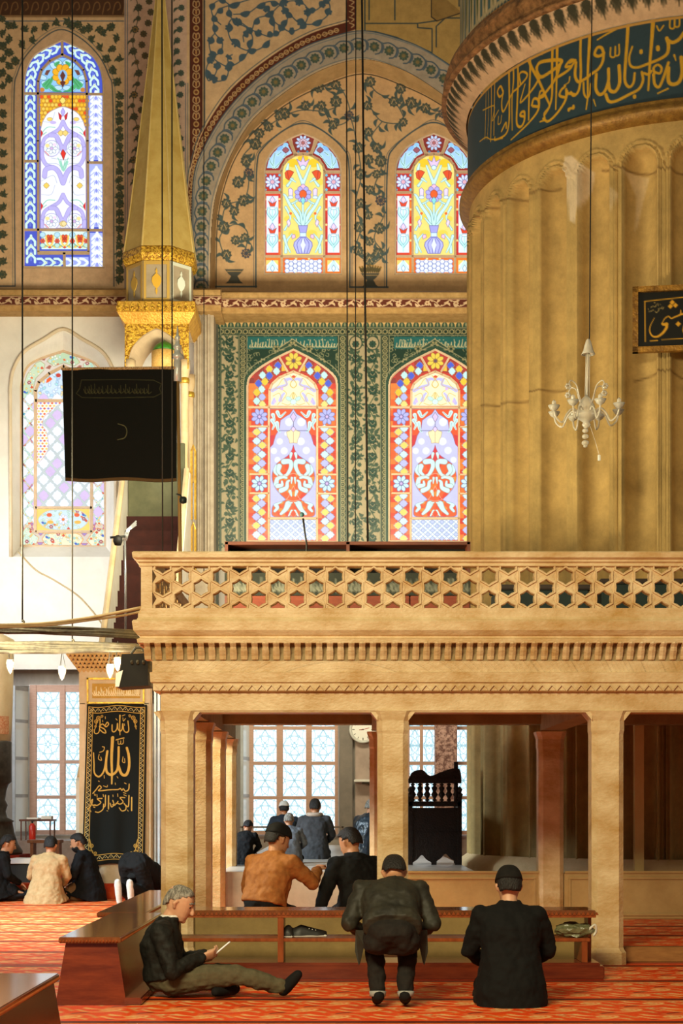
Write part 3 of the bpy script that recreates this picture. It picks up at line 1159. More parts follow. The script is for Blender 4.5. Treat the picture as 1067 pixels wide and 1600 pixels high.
# lattice panel
c.rect(297, 1935, 808, 2158, '#e8f6fd')
for i in range(10):
    for j in range(5):
        u, v = 320 + i * 52, 1960 + j * 46
        if (i + j) % 2 == 0:
            c.ell(u, v, 24, 20, '#c0ccf6', 0, '#7088b8', 5, 12)
        else:
            c.quat(u, v, 44, 40, '#f6fbff', '#8098c0', 5)
c.T = (0, 0, 1)


def U(*pts):
    return [(380 + u / 7.113, 540 + v / 7.113) for u, v in pts]


WB = 3.2
innerarch = U(*[(290, 672), (290, 490), (318, 425), (395, 355), (480, 318), (557, 286), (634, 318), (719, 355), (796, 425), (824, 490), (824, 672)])
bars = [(U((60, 685), (1050, 690)), WB), (U((285, 672), (283, 2165)), WB), (U((822, 672), (820, 2165)), WB), (innerarch, WB), (U((405, 135), (492, 285)), WB), (U((708, 140), (624, 285)), WB)]
for v in (897, 1428, 1640):
    bars += [(U((75, v), (285, v)), WB * .8), (U((822, v + 4), (1040, v + 4)), WB * .8)]
bars += [(U((285, 1920), (822, 1920)), WB)]
w4 = window('window_4', c, W4, DT + .06, bars, 0.035)
w5 = copy_tree(w4, (221.5 * (DT + .06) / F, 0, 0))
w5.name = 'window_5'

# ---- tympanum windows
c = Canvas(411, 206, 535.5, 430, 1.6, '#c8a07c')
c.T = (400, 200, 7.113)
RD, OR, SK, WT, AQ = '#8e1414', '#ee7a14', '#a8d4f4', '#eef6ff', '#c4f4f0'
c.mir = 473.2
# curved side panels of the arch
c.poly([(92, 470), (108, 380), (150, 280), (235, 190), (350, 130), (430, 290), (330, 340), (262, 470)], '#8c1212')
c.poly([(120, 445), (140, 360), (190, 280), (260, 210), (340, 165), (400, 280), (300, 330), (245, 445)], SK)
for a in ([(190, 440), (200, 330), (210, 280)], [(215, 440), (270, 380), (310, 320)], [(190, 420), (160, 380), (150, 330)], [(240, 300), (280, 270)], [(310, 320), (340, 290)]):
    c.stroke(a, 26, '#bff0e8', 4, 12)
    c.stroke(a, 5, '#3a5a80', 4)
c.quat(330, 245, 80, 70, '#9a5060', '#5a2030', 5)
c.ell(330, 185, 30, 22, '#8ecaf2')
c.ell(265, 225, 40, 20, '#7cb8f0', -.6)
c.mir = None
# apex star
c.poly([(400, 120), (520, 45), (645, 120), (610, 270), (430, 270)], '#7c1414')
c.rosette(522, 165, 88, 10, '#b8d0f0', '#b06060', '#6a3040', 5, 0, .24)
c.rosette(522, 165, 52, 10, '#e8c8d8', '#b06060', '#6a3040', 4, .3, .36)
for u in (470, 570):
    c.quat(u, 262, 34, 30, '#3a7a98')
# side stars
for u in (182, 862):
    c.rect(u - 95, 505, u + 95, 700, '#c01c14')
    for du in (-80, 80):
        for v in (525, 685):
            c.quat(u + du, v, 36, 36, '#58c4dc')
    c.rosette(u, 600, 84, 10, '#dce4fa', '#e8b0c0', '#5060a0', 5, 0, .3)
    # side tulip strips
    c.rect(u - 95, 730, u + 93, 1410, '#e03014')
    for v in range(730, 1410, 85):
        c.rect(u + 68, v, u + 93, v + 85, random.Random(v).choice(['#f08018', '#d81818', '#ee6414']))
        c.rect(u - 95, v, u - 68, v + 85, random.Random(v + u).choice(['#c81420', '#d81818', '#e84c14']))
    c.rect(u - 67, 755, u + 66, 1385, '#e6eefc')
    for v in (830, 1130):
        c.poly([(u, v - 75), (u + 30, v - 30), (u, v + 10), (u - 30, v - 30)], '#f2d4ee', '#5a70b0', 5)
        c.poly([(u - 45, v - 20), (u, v + 12), (u + 45, v - 20), (u + 25, v + 40), (u - 25, v + 40)], '#e43c1c', '#a03030', 4)
        c.stroke([(u, v + 50), (u, v + 240)], 14, '#b8f0ec')
        for sx in (-1, 1):
            c.stroke([(u, v + 190), (u + sx * 55, v + 110), (u + sx * 42, v + 60)], 30, '#c4f4f0', 4, 14)
            c.stroke([(u, v + 200), (u + sx * 62, v + 120), (u + sx * 50, v + 50)], 5, '#48a0b8', 4)
            c.stroke([(u, v + 170), (u + sx * 35, v + 110), (u + sx * 20, v + 60)], 4, '#48a0b8', 4)
        c.ell(u, v + 62, 34, 14, '#f4fbff', 0, '#48a0b8', 4)
    for v in (780, 895, 1065, 1240):
        for du in (-82, 80):
            c.ell(u + du, v + 10, 13, 13, '#f8d888')
    # corner squares
    c.rect(u - 95, 1440, u + 93, 1625, '#ee7414')
    c.rect(u - 68, 1470, u + 64, 1595, '#e8f4fa')
    c.poly([(u - 68, 1470), (u - 10, 1470), (u - 68, 1530)], '#f8dc70')
    c.poly([(u + 64, 1470), (u + 10, 1470), (u + 64, 1530)], '#f8dc70')
    for sx in (-1, 1):
        c.stroke([(u, 1470), (u + sx * 30, 1530), (u + sx * 62, 1580)], 5, '#4890b0', 3)
        c.stroke([(u, 1520), (u + sx * 22, 1560), (u, 1600)], 5, '#4890b0', 3)
        c.stroke([(u, 1490), (u + sx * 46, 1560)], 20, '#c8f4ee', 0, 10)
# centre panel with vase of flowers
pan = np.vstack([[(298, 1410), (298, 480)], smooth_pts([(300, 450), (320, 390), (380, 340), (450, 312), (522, 305), (594, 312), (664, 340), (724, 390), (742, 450)], 4), [(744, 480), (744, 1410)]])
c.poly(pan, '#fae27a')
c.clip = c.mask(pan)
for (u, v, r) in ((410, 390, 60), (640, 390, 60), (522, 340, 60), (340, 600, 50), (700, 600, 50), (440, 990, 50), (600, 990, 50), (350, 1010, 40), (690, 1010, 40), (420, 1180, 60), (620, 1180, 60)):
    c.ell(u, v, r, r * .8, '#f6c820' if v < 400 else '#f8d850')
c.mir = 473.2
for a, w in (([(522, 620), (480, 520), (440, 420)], 34), ([(522, 1080), (522, 640)], 20), ([(510, 1080), (450, 960), (380, 860), (330, 760), (310, 740)], 40), ([(515, 1080), (490, 940), (430, 850), (450, 800)], 24),
             ([(330, 1380), (340, 1260), (400, 1180)], 28), ([(310, 1200), (340, 1300), (380, 1380)], 28), ([(350, 640), (410, 560)], 26), ([(345, 460), (360, 400)], 30), ([(330, 880), (380, 980), (370, 1040)], 22),
             ([(320, 1130), (360, 1060)], 20), ([(380, 560), (440, 600)], 22), ([(400, 840), (480, 800)], 16), ([(490, 1080), (420, 1000)], 22)):
    c.stroke(a, w + 9, '#5a98a8', 5, (w + 9) * .5)
    c.stroke(a, w, '#cdf6f0', 5, w * .45)
c.poly([(320, 500), (345, 470), (380, 470), (420, 490), (390, 540), (365, 580), (330, 555)], '#e44a1c', '#8a2a18', 5)
c.stroke([(350, 480), (360, 560)], 5, '#8a2a18')
c.poly([(360, 680), (385, 665), (410, 690), (405, 770), (365, 770)], '#eadcf4', '#7a6aa0', 5)
c.ell(384, 770, 30, 18, '#e0f4fa', 0, '#6090b0', 4)
c.poly([(340, 1040), (365, 1010), (385, 1060), (362, 1105)], '#ecdcf2', '#8a70a0', 5)
c.poly([(395, 1190), (430, 1180), (440, 1215), (400, 1235)], '#f0c8e4', '#8a70a0', 5)
c.ell(384, 950, 16, 15, '#ee6a1c')
c.mir = None
c.poly([(450, 345), (500, 375), (522, 310), (544, 375), (594, 345), (556, 430), (488, 430)], '#e6c8ea', '#6a6aa0', 5)
c.ell(522, 440, 28, 26, '#d8f0fa', 0, '#5a90b0', 5)
c.poly([(522, 620), (570, 660), (522, 690), (474, 660)], '#f4c4e0', '#8a60a0', 5)
for k in range(8):
    a = math.radians(-60 + k * 43 + 180 * 0)
    c.ell(522 + 66 * math.cos(a), 735 + 62 * math.sin(a), 30, 26, '#b4b0f0', a, '#6a60b0', 5)
c.ell(522, 735, 40, 46, '#ee5c1c', 0, '#a03820', 5)
c.poly([(522, 765), (550, 800), (530, 845), (514, 845), (494, 800)], '#8ae0e4', '#4a80a0', 5)
# vase
c.poly([(470, 1085), (574, 1085), (556, 1165), (488, 1165)], '#a8a8f0', '#6060b0', 6)
c.rect(488, 1165, 556, 1210, '#d8f0fa', '#6090b8', 5)
c.poly([(488, 1210), (556, 1210), (620, 1270), (626, 1310), (590, 1395), (455, 1395), (418, 1310), (424, 1270)], '#b8bcf4', '#5a5ab8', 7)
for u, ub in ((455, 480), (500, 510), (545, 535), (590, 565)):
    c.stroke([(522 + (u - 522) * .3, 1215), (u, 1290), (ub, 1395)], 6, '#5a5ab8', 4)
c.poly([(522, 1220), (550, 1300), (522, 1390), (494, 1300)], '#e8f2fd')
c.clip = None
# bottom honeycomb
c.rect(300, 1440, 742, 1625, '#ea6a18')
c.rect(326, 1468, 716, 1605, '#e8f2fe')
for i in range(9):
    for j in range(3):
        u, v = 345 + i * 45, 1485 + j * 50 + (25 if i % 2 else 0)
        pts = [(u + 28 * math.cos(math.pi / 3 * k), v + 28 * math.sin(math.pi / 3 * k)) for k in range(6)]
        if v < 1600:
            c.poly(pts, '#eef6ff', '#6a78c0', 5)
for u in (445, 588):
    for v in (1452, 1616):
        c.ell(u, v, 13, 13, '#f8d888')
c.T = (0, 0, 1)


def U2(*pts):
    return [(400 + u / 7.113, 200 + v / 7.113) for u, v in pts]


ia = U2((284, 1640), (284, 470), (300, 410), (350, 350), (430, 300), (522, 288), (614, 300), (694, 350), (744, 410), (758, 470), (758, 1640))
bars = [(ia, 3.4), (U2((88, 487), (280, 487)), 3), (U2((762, 490), (952, 490)), 3), (U2((88, 715), (280, 715)), 3), (U2((762, 715), (952, 715)), 3), (U2((88, 1425), (952, 1427)), 3.2), (U2((365, 115), (440, 300)), 5), (U2((680, 118), (605, 300)), 5)]
w2 = window('window_2', c, W2, DT + .06, bars, 0.03)
w3 = copy_tree(w2, (204.5 * (DT + .06) / F, 0, 0))
w3.name = 'window_3'

# ---- window of the left bay, upper
c = Canvas(34.5, 60, 164, 419, 1.6, '#3c50c4')
c.T = (20, 40, 6.669)


def braid(pts, w, col=('#3448c0', '#cdeee8')):
    """interlaced Y chain along a polyline, in canvas units"""
    for i, (q, t) in enumerate(along(pts, 88)):
        n = np.array([-t[1], t[0]])
        for sx in (-1, 1):
            c.stroke([q - t * 50 + n * sx * w * .33, q - t * 10 + n * sx * w * .33, q + t * 30 + n * sx * w * .05], w * .2, col[1])
        c.stroke([q + t * 22, q + t * 52], w * .2, col[1])
        c.stroke([q - t * 30, q - t * 2], w * .16, '#5a70d8')
        c.ell(q[0] + t[0] * 34, q[1] + t[1] * 34, 8, 8, '#e8dca0')


ar = smooth_pts([(183, 700), (185, 600), (205, 480), (275, 350), (380, 270), (500, 215)], 6)
braid(ar, 120)
ar2 = ar.copy()
ar2[:, 0] = 1034 - ar2[:, 0]
braid(ar2, 120)
for (u, v0, v1) in ((182, 720, 1390), (182, 1430, 2100), (190, 2160, 2460)):
    braid([(u, v1), (u, v0)], 125)
braid([(265, 2470), (500, 2470)], 120)
# right-hand strips: same chain painted paler, for brighter daylight behind
for (u, v0, v1) in ((866, 730, 1400), (870, 1440, 2100), (878, 2160, 2520)):
    c.rect(u - 74, v0, u + 78, v1, '#a8b4f4')
    for i, (q, t) in enumerate(along([(u, v1), (u, v0)], 88)):
        n = np.array([-t[1], t[0]])
        for sx in (-1, 1):
            c.stroke([q - t * 50 + n * sx * 42, q - t * 10 + n * sx * 42, q + t * 30 + n * sx * 6], 36, '#f0f8ff')
            c.stroke([q - t * 40 + n * sx * 64, q + n * sx * 20], 5, '#7880d8')
        c.stroke([q + t * 22, q + t * 52], 30, '#f0f8ff')
        c.stroke([q - t * 30, q - t * 2], 16, '#8890e8')
c.rect(550, 2410, 790, 2530, '#9aa8f4')
for q in range(590, 790, 80):
    for sx in (-1, 1):
        c.stroke([(q - 46, 2470 + sx * 40), (q - 10, 2470 + sx * 36), (q + 28, 2470 + sx * 6)], 26, '#e8f6ff')
# top tympanum
tym = np.vstack([[(285, 692)], smooth_pts([(285, 560), (320, 470), (400, 390), (517, 335), (634, 390), (714, 470), (750, 560)], 4), [(750, 692)]])
c.poly(tym, '#8cc4f0')
c.clip = c.mask(tym)
c.mir = 97.6
for (u, v, a) in ((340, 600, .2), (400, 650, .8), (470, 650, 0), (310, 540, .3), (420, 420, .9), (470, 380, .3)):
    c.ell(u, v, 46, 26, '#b8e0f8', a, '#4a7aa0', 5)
for a in ([(350, 640), (400, 570), (410, 540)], [(400, 640), (450, 680), (500, 690)], [(330, 620), (380, 560)], [(455, 405), (480, 380)]):
    c.stroke(a, 50, '#48b070', 4, 20)
    c.stroke(a, 5, '#2a6a50', 4)
c.poly([(330, 510), (350, 465), (395, 460), (360, 520)], '#6a3a34')
c.ell(305, 670, 26, 24, '#c88030')
c.mir = None
for k in range(8):
    a = math.pi * 2 * k / 8 + .39
    c.ell(520 + 72 * math.cos(a), 510 + 72 * math.sin(a), 40, 36, '#f0ae18', a, '#a07010', 5)
c.ell(520, 520, 48, 60, '#88b8e8')
c.poly([(520, 470), (548, 520), (520, 590), (492, 520)], '#5a2420')
c.poly([(490, 590), (520, 570), (552, 590), (520, 645)], '#5a2018')
c.clip = None
# amber honeycomb
c.rect(285, 722, 755, 1050, '#f0b020')
rh = random.Random(6)
for i in range(13):
    for j in range(8):
        c.ell(300 + i * 38 + (19 if j % 2 else 0), 742 + j * 42, 21, 20, rh.choice(['#fbc83c', '#f8b820', '#fbd058', '#f8b820', '#e84c18']), 0, '#a06818', 4, 8)
c.quat(520, 780, 70, 80, '#fbe070', '#8a5020', 5)
# big arched field of pale scrolls
fld = np.vstack([[(290, 2110), (290, 1080)], smooth_pts([(310, 1000), (360, 920), (440, 870), (522, 845), (604, 870), (684, 920), (735, 1000)], 4), [(760, 1080), (765, 2110)]])
c.poly(fld, '#f4f6fe', '#b09c94', 8)
c.clip = c.mask(fld)
c.mir = 98.5
LV, LV2 = '#bcb4f0', '#8a80d0'
for oy in (0, 760):
    for a, w in (([(522, 1000 + oy), (480, 1080 + oy), (400, 1130 + oy), (330, 1180 + oy), (300, 1280 + oy)], 30), ([(300, 1280 + oy), (310, 1380 + oy), (350, 1450 + oy), (420, 1480 + oy)], 34), ([(522, 1300 + oy), (490, 1230 + oy), (450, 1150 + oy), (390, 1140 + oy)], 40), ([(330, 1570 + oy), (345, 1500 + oy), (420, 1480 + oy), (480, 1530 + oy), (522, 1640 + oy)], 44)):
        c.stroke(a, w + 8, LV2, 5)
        c.stroke(a, w, LV, 5)
    for (u, v) in ((405, 1280 + oy),):
        c.ell(u, v, 84, 84, '#eef4fc', 0, '#9a90d0', 6)
        c.rosette(u, v, 60, 7, '#f4f8fe', '#d8b0e4', '#90a0b8', 5)
        c.ell(u - 45, v - 30, 22, 20, '#fbe49c')
        c.ell(u + 30, v - 40, 18, 16, '#f4d8f0')
        c.stroke([(u - 70, v + 30), (u - 30, v + 72)], 8, '#e07070')
    for a in ([(300, 1120 + oy), (360, 1060 + oy), (440, 1060 + oy)], [(522, 1480 + oy), (490, 1420 + oy), (470, 1380 + oy)], [(310, 1140 + oy), (350, 1110 + oy)], [(500, 1400 + oy), (522, 1490 + oy)]):
        c.stroke(a, 9, '#88d0b8', 5)
    for a in ([(300, 1000 + oy), (400, 1000 + oy), (440, 900 + oy)], [(400, 1380 + oy), (522, 1400 + oy)], [(440, 1180 + oy), (500, 1350 + oy)], [(300, 1620 + oy), (420, 1560 + oy), (460, 1640 + oy)], [(340, 1440 + oy), (460, 1440 + oy), (522, 1500 + oy)]):
        c.stroke(a, 5, '#a8b4cc', 4)
    c.ell(318, 1665 + oy if oy == 0 else 1665, 26, 30, '#e8ecf8')
for (u, v, k) in ((350, 1667, '#f8d060'), (500, 1120, '#f8d478'), (515, 2065, '#fae0a0')):
    c.quat(u, v, 64, 64, k, '#b09850', 5)
c.poly([(290, 1080), (316, 1120), (290, 1170)], '#d02030')
c.poly([(290, 1840), (318, 1880), (290, 1930)], '#d02030')
c.poly([(475, 905), (510, 940), (500, 985), (485, 970)], '#d01c2c', '#802030', 4)
c.ell(385, 975, 30, 20, '#f8d468', 0, '#a0a0a0', 4)
c.ell(420, 1010, 34, 18, '#c8b8f0')
c.mir = None
c.poly([(522, 855), (545, 900), (522, 950), (500, 900)], '#b8b0f0', LV2, 5)
c.poly([(522, 1290), (552, 1330), (528, 1400), (500, 1330)], '#e42420', '#902020', 5)
c.stroke([(490, 1420), (528, 1510), (570, 1420)], 20, '#98dcc4', 4)
c.clip = None
# bottom flower strip
c.rect(300, 2140, 770, 2330, '#d8f0ec')
for u in (385, 540, 700):
    c.rosette(u, 2220, 46, 6, '#e85020', '#c03018', '#8a3020', 4)
    for sx in (-1, 1):
        c.stroke([(u + sx * 40, 2190), (u + sx * 30, 2260), (u, 2300)], 16, '#f8d060', 4)
        c.ell(u + sx * 45, 2300, 26, 14, '#f0c84c', .4 * sx)
        c.stroke([(u, 2320), (u + sx * 60, 2270), (u + sx * 78, 2180)], 8, '#58b0a0', 4)
    c.ell(u, 2310, 18, 10, '#d84030')
for u in (310, 462, 620, 765):
    c.rosette(u, 2245, 30, 6, '#d84830', '#a83020')
    c.ell(u, 2180, 30, 26, '#b4dcf0', 0, '#70a0b0', 5)
    c.ell(u, 2290, 26, 22, '#c0e8d8', 0, '#70a0b0', 5)
c.T = (0, 0, 1)


def U1(*pts):
    return [(20 + u / 6.669, 40 + v / 6.669) for u, v in pts]


ia = U1(*([(265, 2350), (262, 1200), (262, 580), (298, 460), (385, 365), (517, 300), (650, 365), (738, 460), (770, 580), (778, 1200), (788, 2350)]))
bars = [(ia, 3.6), (U1((105, 705), (940, 712)), 3.4), (U1((115, 1410), (262, 1410)), 3.4), (U1((780, 1425), (950, 1425)), 3.4), (U1((118, 2125), (955, 2130)), 3.4), (U1((265, 2365), (790, 2365)), 5.5), (U1((535, 2370), (537, 2530)), 4), (U1((512, 165), (514, 300)), 4)]
w1 = window('window_1', c, W1, DF + .06, bars, 0.03)

# ---- window of the left bay, lower
c = Canvas(30, 546, 166.5, 855, 1.6, '#d8ccbc')
c.T = (20, 540, 6.669)
rq = random.Random(12)


def cartouche(poly, ground='#d8ecd4', edge='#e89a50', n=40, seed=1):
    poly = np.asarray(poly, float)
    c.poly(poly, ground)
    c.clip = c.mask(poly)
    r = random.Random(seed)
    lo, hi = poly.min(0), poly.max(0)
    for k in range(n):
        u, v = r.uniform(lo[0], hi[0]), r.uniform(lo[1], hi[1])
        c.ell(u, v, 13, 11, r.choice(['#c4e8dc', '#f4e8b0', '#fbf4e0', '#f6d46c', '#d8f0e0', '#a8dcd0', '#f8c060']), r.random() * 3, '#a8b8a8', 3, 8)
    for k in range(max(3, n // 7)):
        u, v = r.uniform(lo[0] + 10, hi[0] - 10), lo[1] + (hi[1] - lo[1]) * (k + .5) / max(3, n // 7)
        q = k % 4
        if q == 0:
            c.rosette(u, v, 22, 6, '#a04858', '#f0d8c0')
        elif q == 1:
            c.poly([(u - 18, v), (u, v - 20), (u + 18, v + 2), (u, v + 14)], '#d84820')
        elif q == 2:
            c.ell(u - 10, v, 16, 12, '#3a58c0', .5)
            c.ell(u + 12, v + 6, 14, 10, '#38a0c0', -.5)
        else:
            c.ell(u, v, 14, 10, '#e86828', .4)
    c.clip = None
    c.poly(np.vstack([poly]), ground, edge, 5) if False else c.stroke(np.vstack([poly, poly[:1]]), 6, edge)


def hexa(u0, v0, u1, v1):
    w = u1 - u0
    return [(u0 + w * .5, v0), (u0 + w * .8, v0 + w * .25), (u1, v0 + w * .5), (u1, v1 - w * .5), (u0 + w * .8, v1 - w * .25), (u0 + w * .5, v1), (u0 + w * .2, v1 - w * .25), (u0, v1 - w * .5), (u0, v0 + w * .5), (u0 + w * .2, v0 + w * .25)]


for i, (v0, v1) in enumerate(((575, 1000), (1015, 1430), (1455, 1880))):
    cartouche(hexa(85, v0, 212, v1), seed=i, n=60)
    cartouche(hexa(835, v0, 965, v1), seed=i + 10, n=60)
for v in (570, 1007, 1440, 1885):
    for u in (105, 200, 850, 950):
        c.poly([(u - 22, v - 38), (u + 22, v - 38), (u, v), (u + 22, v + 38), (u - 22, v + 38), (u, v)], '#a878b0', '#d84840', 4)
arcL = [(100, 545), (110, 420), (150, 300), (240, 180), (290, 160), (335, 195), (320, 260), (240, 340), (215, 440), (210, 520), (160, 560)]
cartouche(arcL, '#c8dcb8', '#b0a070', 60, 5)
cartouche([(1068 - u, v) for u, v in arcL], '#c8dcb8', '#b0a070', 60, 6)
cartouche([(355, 165), (400, 110), (530, 55), (650, 105), (700, 175), (640, 215), (530, 180), (430, 215)], '#b8d0a8', '#b0a070', 46, 7)
for (u, v) in ((320, 135), (375, 225), (735, 140), (690, 225)):
    c.poly([(u - 35, v + 10), (u + 5, v - 22), (u + 30, v - 14), (u + 10, v + 22)], '#a05848', '#c8a088', 4)
# top tympanum
tp = np.vstack([[(258, 552)], smooth_pts([(262, 440), (310, 360), (400, 290), (530, 235), (660, 290), (750, 360), (800, 440)], 4), [(806, 552)]])
c.poly(tp, '#cfe4f6')
c.clip = c.mask(tp)
for k in range(70):
    c.ell(rq.uniform(260, 800), rq.uniform(250, 550), 20, 14, rq.choice(['#e8f4fc', '#f8e0a0', '#b0d8f0', '#dcecfa', '#a8e0e0']), rq.random() * 3, '#90a8c8', 4, 8)
for u in (375, 690):
    c.poly([(u - 30, 390), (u - 20, 350), (u + 15, 325), (u + 38, 350), (u, 380)], '#f05a1c')
    c.ell(u + 100 * (1 if u < 500 else -1), 310, 26, 20, '#c02828')
c.clip = None
# lozenge lattice of the middle field
c.rect(255, 590, 800, 1705, '#c4cfd0')
for i in range(-1, 9):
    for j in range(-1, 15):
        u = 250 + i * 142 + (71 if j % 2 else 0)
        v = 640 + j * 84
        c.quat(u, v, 118, 128, '#d8c0ec' if (i * 2 + (j % 2) + j // 2) % 3 == 0 else '#f0f8ff', '#b8c4cc', 5)
sh = np.vstack([[(255, 590), (520, 590)], smooth_pts([(430, 640), (380, 700), (330, 740), (310, 830), (350, 900), (370, 1000), (360, 1100), (300, 1190), (255, 1230)], 4)])
for P_ in (sh, np.stack([1058 - sh[:, 0], sh[:, 1]], 1)):
    c.clip = c.mask(P_)
    c.rect(240, 580, 820, 1240, '#fbf4e8')
    for i in range(30):
        for j in range(24):
            c.quat(250 + i * 40 + (20 if j % 2 else 0), 600 + j * 28, 30, 24, [['#e84c20', '#8c80d8'], ['#f8d060', '#f09030']][j % 2][i % 2])
    c.clip = None
    c.stroke(P_[2:], 6, '#c8b0c0')
c.rect(255, 1705, 800, 1735, '#d8ccbc')
c.rect(250, 1760, 800, 1985 - 25, '#f8d468')
ov = smooth_pts([(265, 1810 + 5), (330, 1740), (420, 1715), (640, 1715), (730, 1740), (790, 1812), (730, 1890), (640, 1915), (420, 1915), (330, 1890)], 4, True)
ov[:, 1] += 0
c.rect(250, 1700, 800, 1925, '#f8d468')
cartouche(ov, '#cfe8f2', '#b8c0cc', 70, 9)
c.rosette(525, 1812, 52, 8, '#f6f2fa', '#f07820', '#b0b8d0', 4, 0, .32)
for u in (380, 668):
    c.ell(u, 1765, 28, 20, '#ec5a24')
    c.ell(u + 10, 1840, 34, 18, '#f8b848')
c.rect(250, 1925, 800, 1955, '#d8ccbc')
hz = [(305, 2015), (340, 1960), (400, 1955), (660, 1955), (705, 1975), (735, 2020), (700, 2075), (640, 2090), (370, 2090), (330, 2065)]
cartouche(hz, '#f4ecc4', '#f09030', 60, 14)
cartouche([(80, 1960), (140, 1890), (200, 1910), (215, 1960), (270, 2000), (250, 2060), (190, 2092), (80, 2092)], '#d8ecd4', '#e0a860', 44, 15)
cartouche([(770, 2030), (820, 1960), (880, 1900), (960, 1920), (965, 2092), (830, 2092)], '#f0f0cc', '#f09030', 44, 16)
for (u, v) in ((290, 1965), (285, 2070), (745, 1970), (745, 2080)):
    c.poly([(u - 36, v - 20), (u + 36, v - 20), (u, v + 16)], '#9c84cc', '#c85850', 4)
c.T = (0, 0, 1)


def U6(*pts):
    return [(20 + u / 6.669, 540 + v / 6.669) for u, v in pts]


ia = U6((233, 1935), (235, 470), (270, 380), (380, 290), (530, 212), (680, 290), (790, 380), (822, 470), (820, 1935))
bars = [(ia, 4.6), (U6((240, 572), (818, 572)), 4.5), (U6((240, 1690 - 3), (818, 1687)), 3.6), (U6((240, 1940), (820, 1940)), 3.6)]
w6 = window('window_6', c, W6, DLB + .03, bars, 0.035)

# ---- big clear windows of the lower storey (bright sky behind a lead rosette grille)
SKYGLASS = vmat('daylight_pane', 0.1, 1.55, 0.03, 2.0)
FRAMEW = mat('window_timber', '#b08a78', 0.5, '#c09a86', 6, stretch=(1, 1, 6))


def petal_pane(c, x0, y0, x1, y1, flip):
    """lead grille of six-petal stars, two half stars per pane"""
    w, h = x1 - x0, y1 - y0
    for (cx, cy) in (((x0 + x1) / 2, (y0 + y1) / 2), (x0, y0), (x1, y0), (x0, y1), (x1, y1)) if flip else ((x1, (y0 + y1) / 2), (x0, (y0 + y1) / 2), ((x0 + x1) / 2, y0), ((x0 + x1) / 2, y1)):
        for k in range(6):
            a = math.pi / 3 * k + math.pi / 6
            ex, ey = cx + .62 * h * math.cos(a), cy + .62 * h * math.sin(a)
            n = np.array([-math.sin(a), math.cos(a)]) * h * .12
            for s in (-1, 1):
                c.stroke([(cx, cy), ((cx + ex) / 2 + n[0] * s, (cy + ey) / 2 + n[1] * s), (ex, ey)], 1.1, '#88b0bc', 5)
        c.ell(cx, cy, 2.2, 2.2, '#7aa4ae', 0, None, 1, 8)


def clear_window(name, xa, xb, ya, yb, cols, rows, d, left_sash=None):
    o = bpy.data.objects.new(name, None)
    COL.objects.link(o)
    o.location = P((xa + xb) / 2, yb, d)
    o['kind'] = 'structure'
    c = Canvas(xa, ya, xb, yb, 1.3, '#f2fafd')
    m = MB()
    for (u0, u1) in cols:
        for (v0, v1), fl in zip(rows, [1, 0] * 5):
            c.clip = None
            cl = np.zeros((c.h, c.w))
            i0, i1 = np.searchsorted(c.xs, [u0, u1])
            j0, j1 = np.searchsorted(c.ys, [v0, v1])
            cl[j0:j1, i0:i1] = 1
            c.clip = cl
            petal_pane(c, u0, v0, u1, v1, fl)
    c.clip = None
    link('pane', c.mesh('pane', flat(d)), SKYGLASS, o)
    D0, D1 = d - .10, d - .02
    edges = [xa] + [e for u in cols for e in u] + [xb]
    for a, b in zip(edges[0::2], edges[1::2]):
        if b - a > .3:
            m.box(px2(a, D0), px2(b, D0), D0, D1, zz(yb, D0), zz(ya, D0), .01)
    ve = [ya] + [e for v in rows for e in v] + [yb]
    for a, b in zip(ve[0::2], ve[1::2]):
        if b - a > .3:
            m.box(px2(xa, D0), px2(xb, D0), D0 + .012, D1, zz(b, D0), zz(a, D0))
    m.build('window_frame', FRAMEW, o)
    return o


w9 = clear_window('window_9', 46, 131, 1070, 1304, [(57, 93), (102, 127)], [(1081, 1132), (1138, 1188), (1193, 1243), (1248, 1297)], DW - .02)
w7 = clear_window('window_7', 378, 528, 1072, 1304, [(396, 432), (442, 478), (487, 523)], [(1080, 1135), (1140, 1190), (1195, 1244), (1249, 1298)], DW - .02)
w8 = clear_window('window_8', 634, 738, 1072, 1304, [(640, 656), (661, 680), (686, 708), (714, 734)], [(1080, 1135), (1140, 1190), (1195, 1244), (1249, 1298)], DW - .02)
# half-open sash with rods left of window_9 and left of window_7
for nm, xa, xb in (('window_10', 22, 45), ('window_11', 378, 390)):
    o = bpy.data.objects.new(nm, None)
    COL.objects.link(o)
    o.location = P((xa + xb) / 2, 1304, DW - .5)
    o['kind'] = 'structure'
    m = MB()
    x0, x1 = px2(xa, DW - .5), px2(xb, DW - .05)
    m.prism([Vector((x0, DW - .5, .8)), Vector((x1, DW - .06, .8)), Vector((x1, DW - .06, 3.55)), Vector((x0, DW - .5, 3.55))], (.02, .02, 0))
    m.build('sash_glass', vmat('pale_pane', 0.1, 0.01, 0.0) if False else mat('pale_pane', '#e6f0f2', 0.15, '#f4fafa', 1), o)
    m = MB()
    for z0, z1 in ((.78, .86), (1.5, 1.56), (2.2, 2.26), (2.9, 2.96), (3.5, 3.58)):
        m.prism([Vector((x0, DW - .53, z0)), Vector((x1, DW - .09, z0)), Vector((x1, DW - .09, z1)), Vector((x0, DW - .53, z1))], (.02, .03, 0))
    for q in ((x0, DW - .52), (x1, DW - .08)):
        m.box(q[0] - .025, q[0] + .025, q[1] - .02, q[1] + .03, .78, 3.58)
    m.build('sash_frame', mat('pale_frame', '#9fa4a8', 0.4, '#b8bcc0', 4), o)
# ================================================================== the giant fluted pier
PX, PY, PR = 4.446, 20.7, 2.786


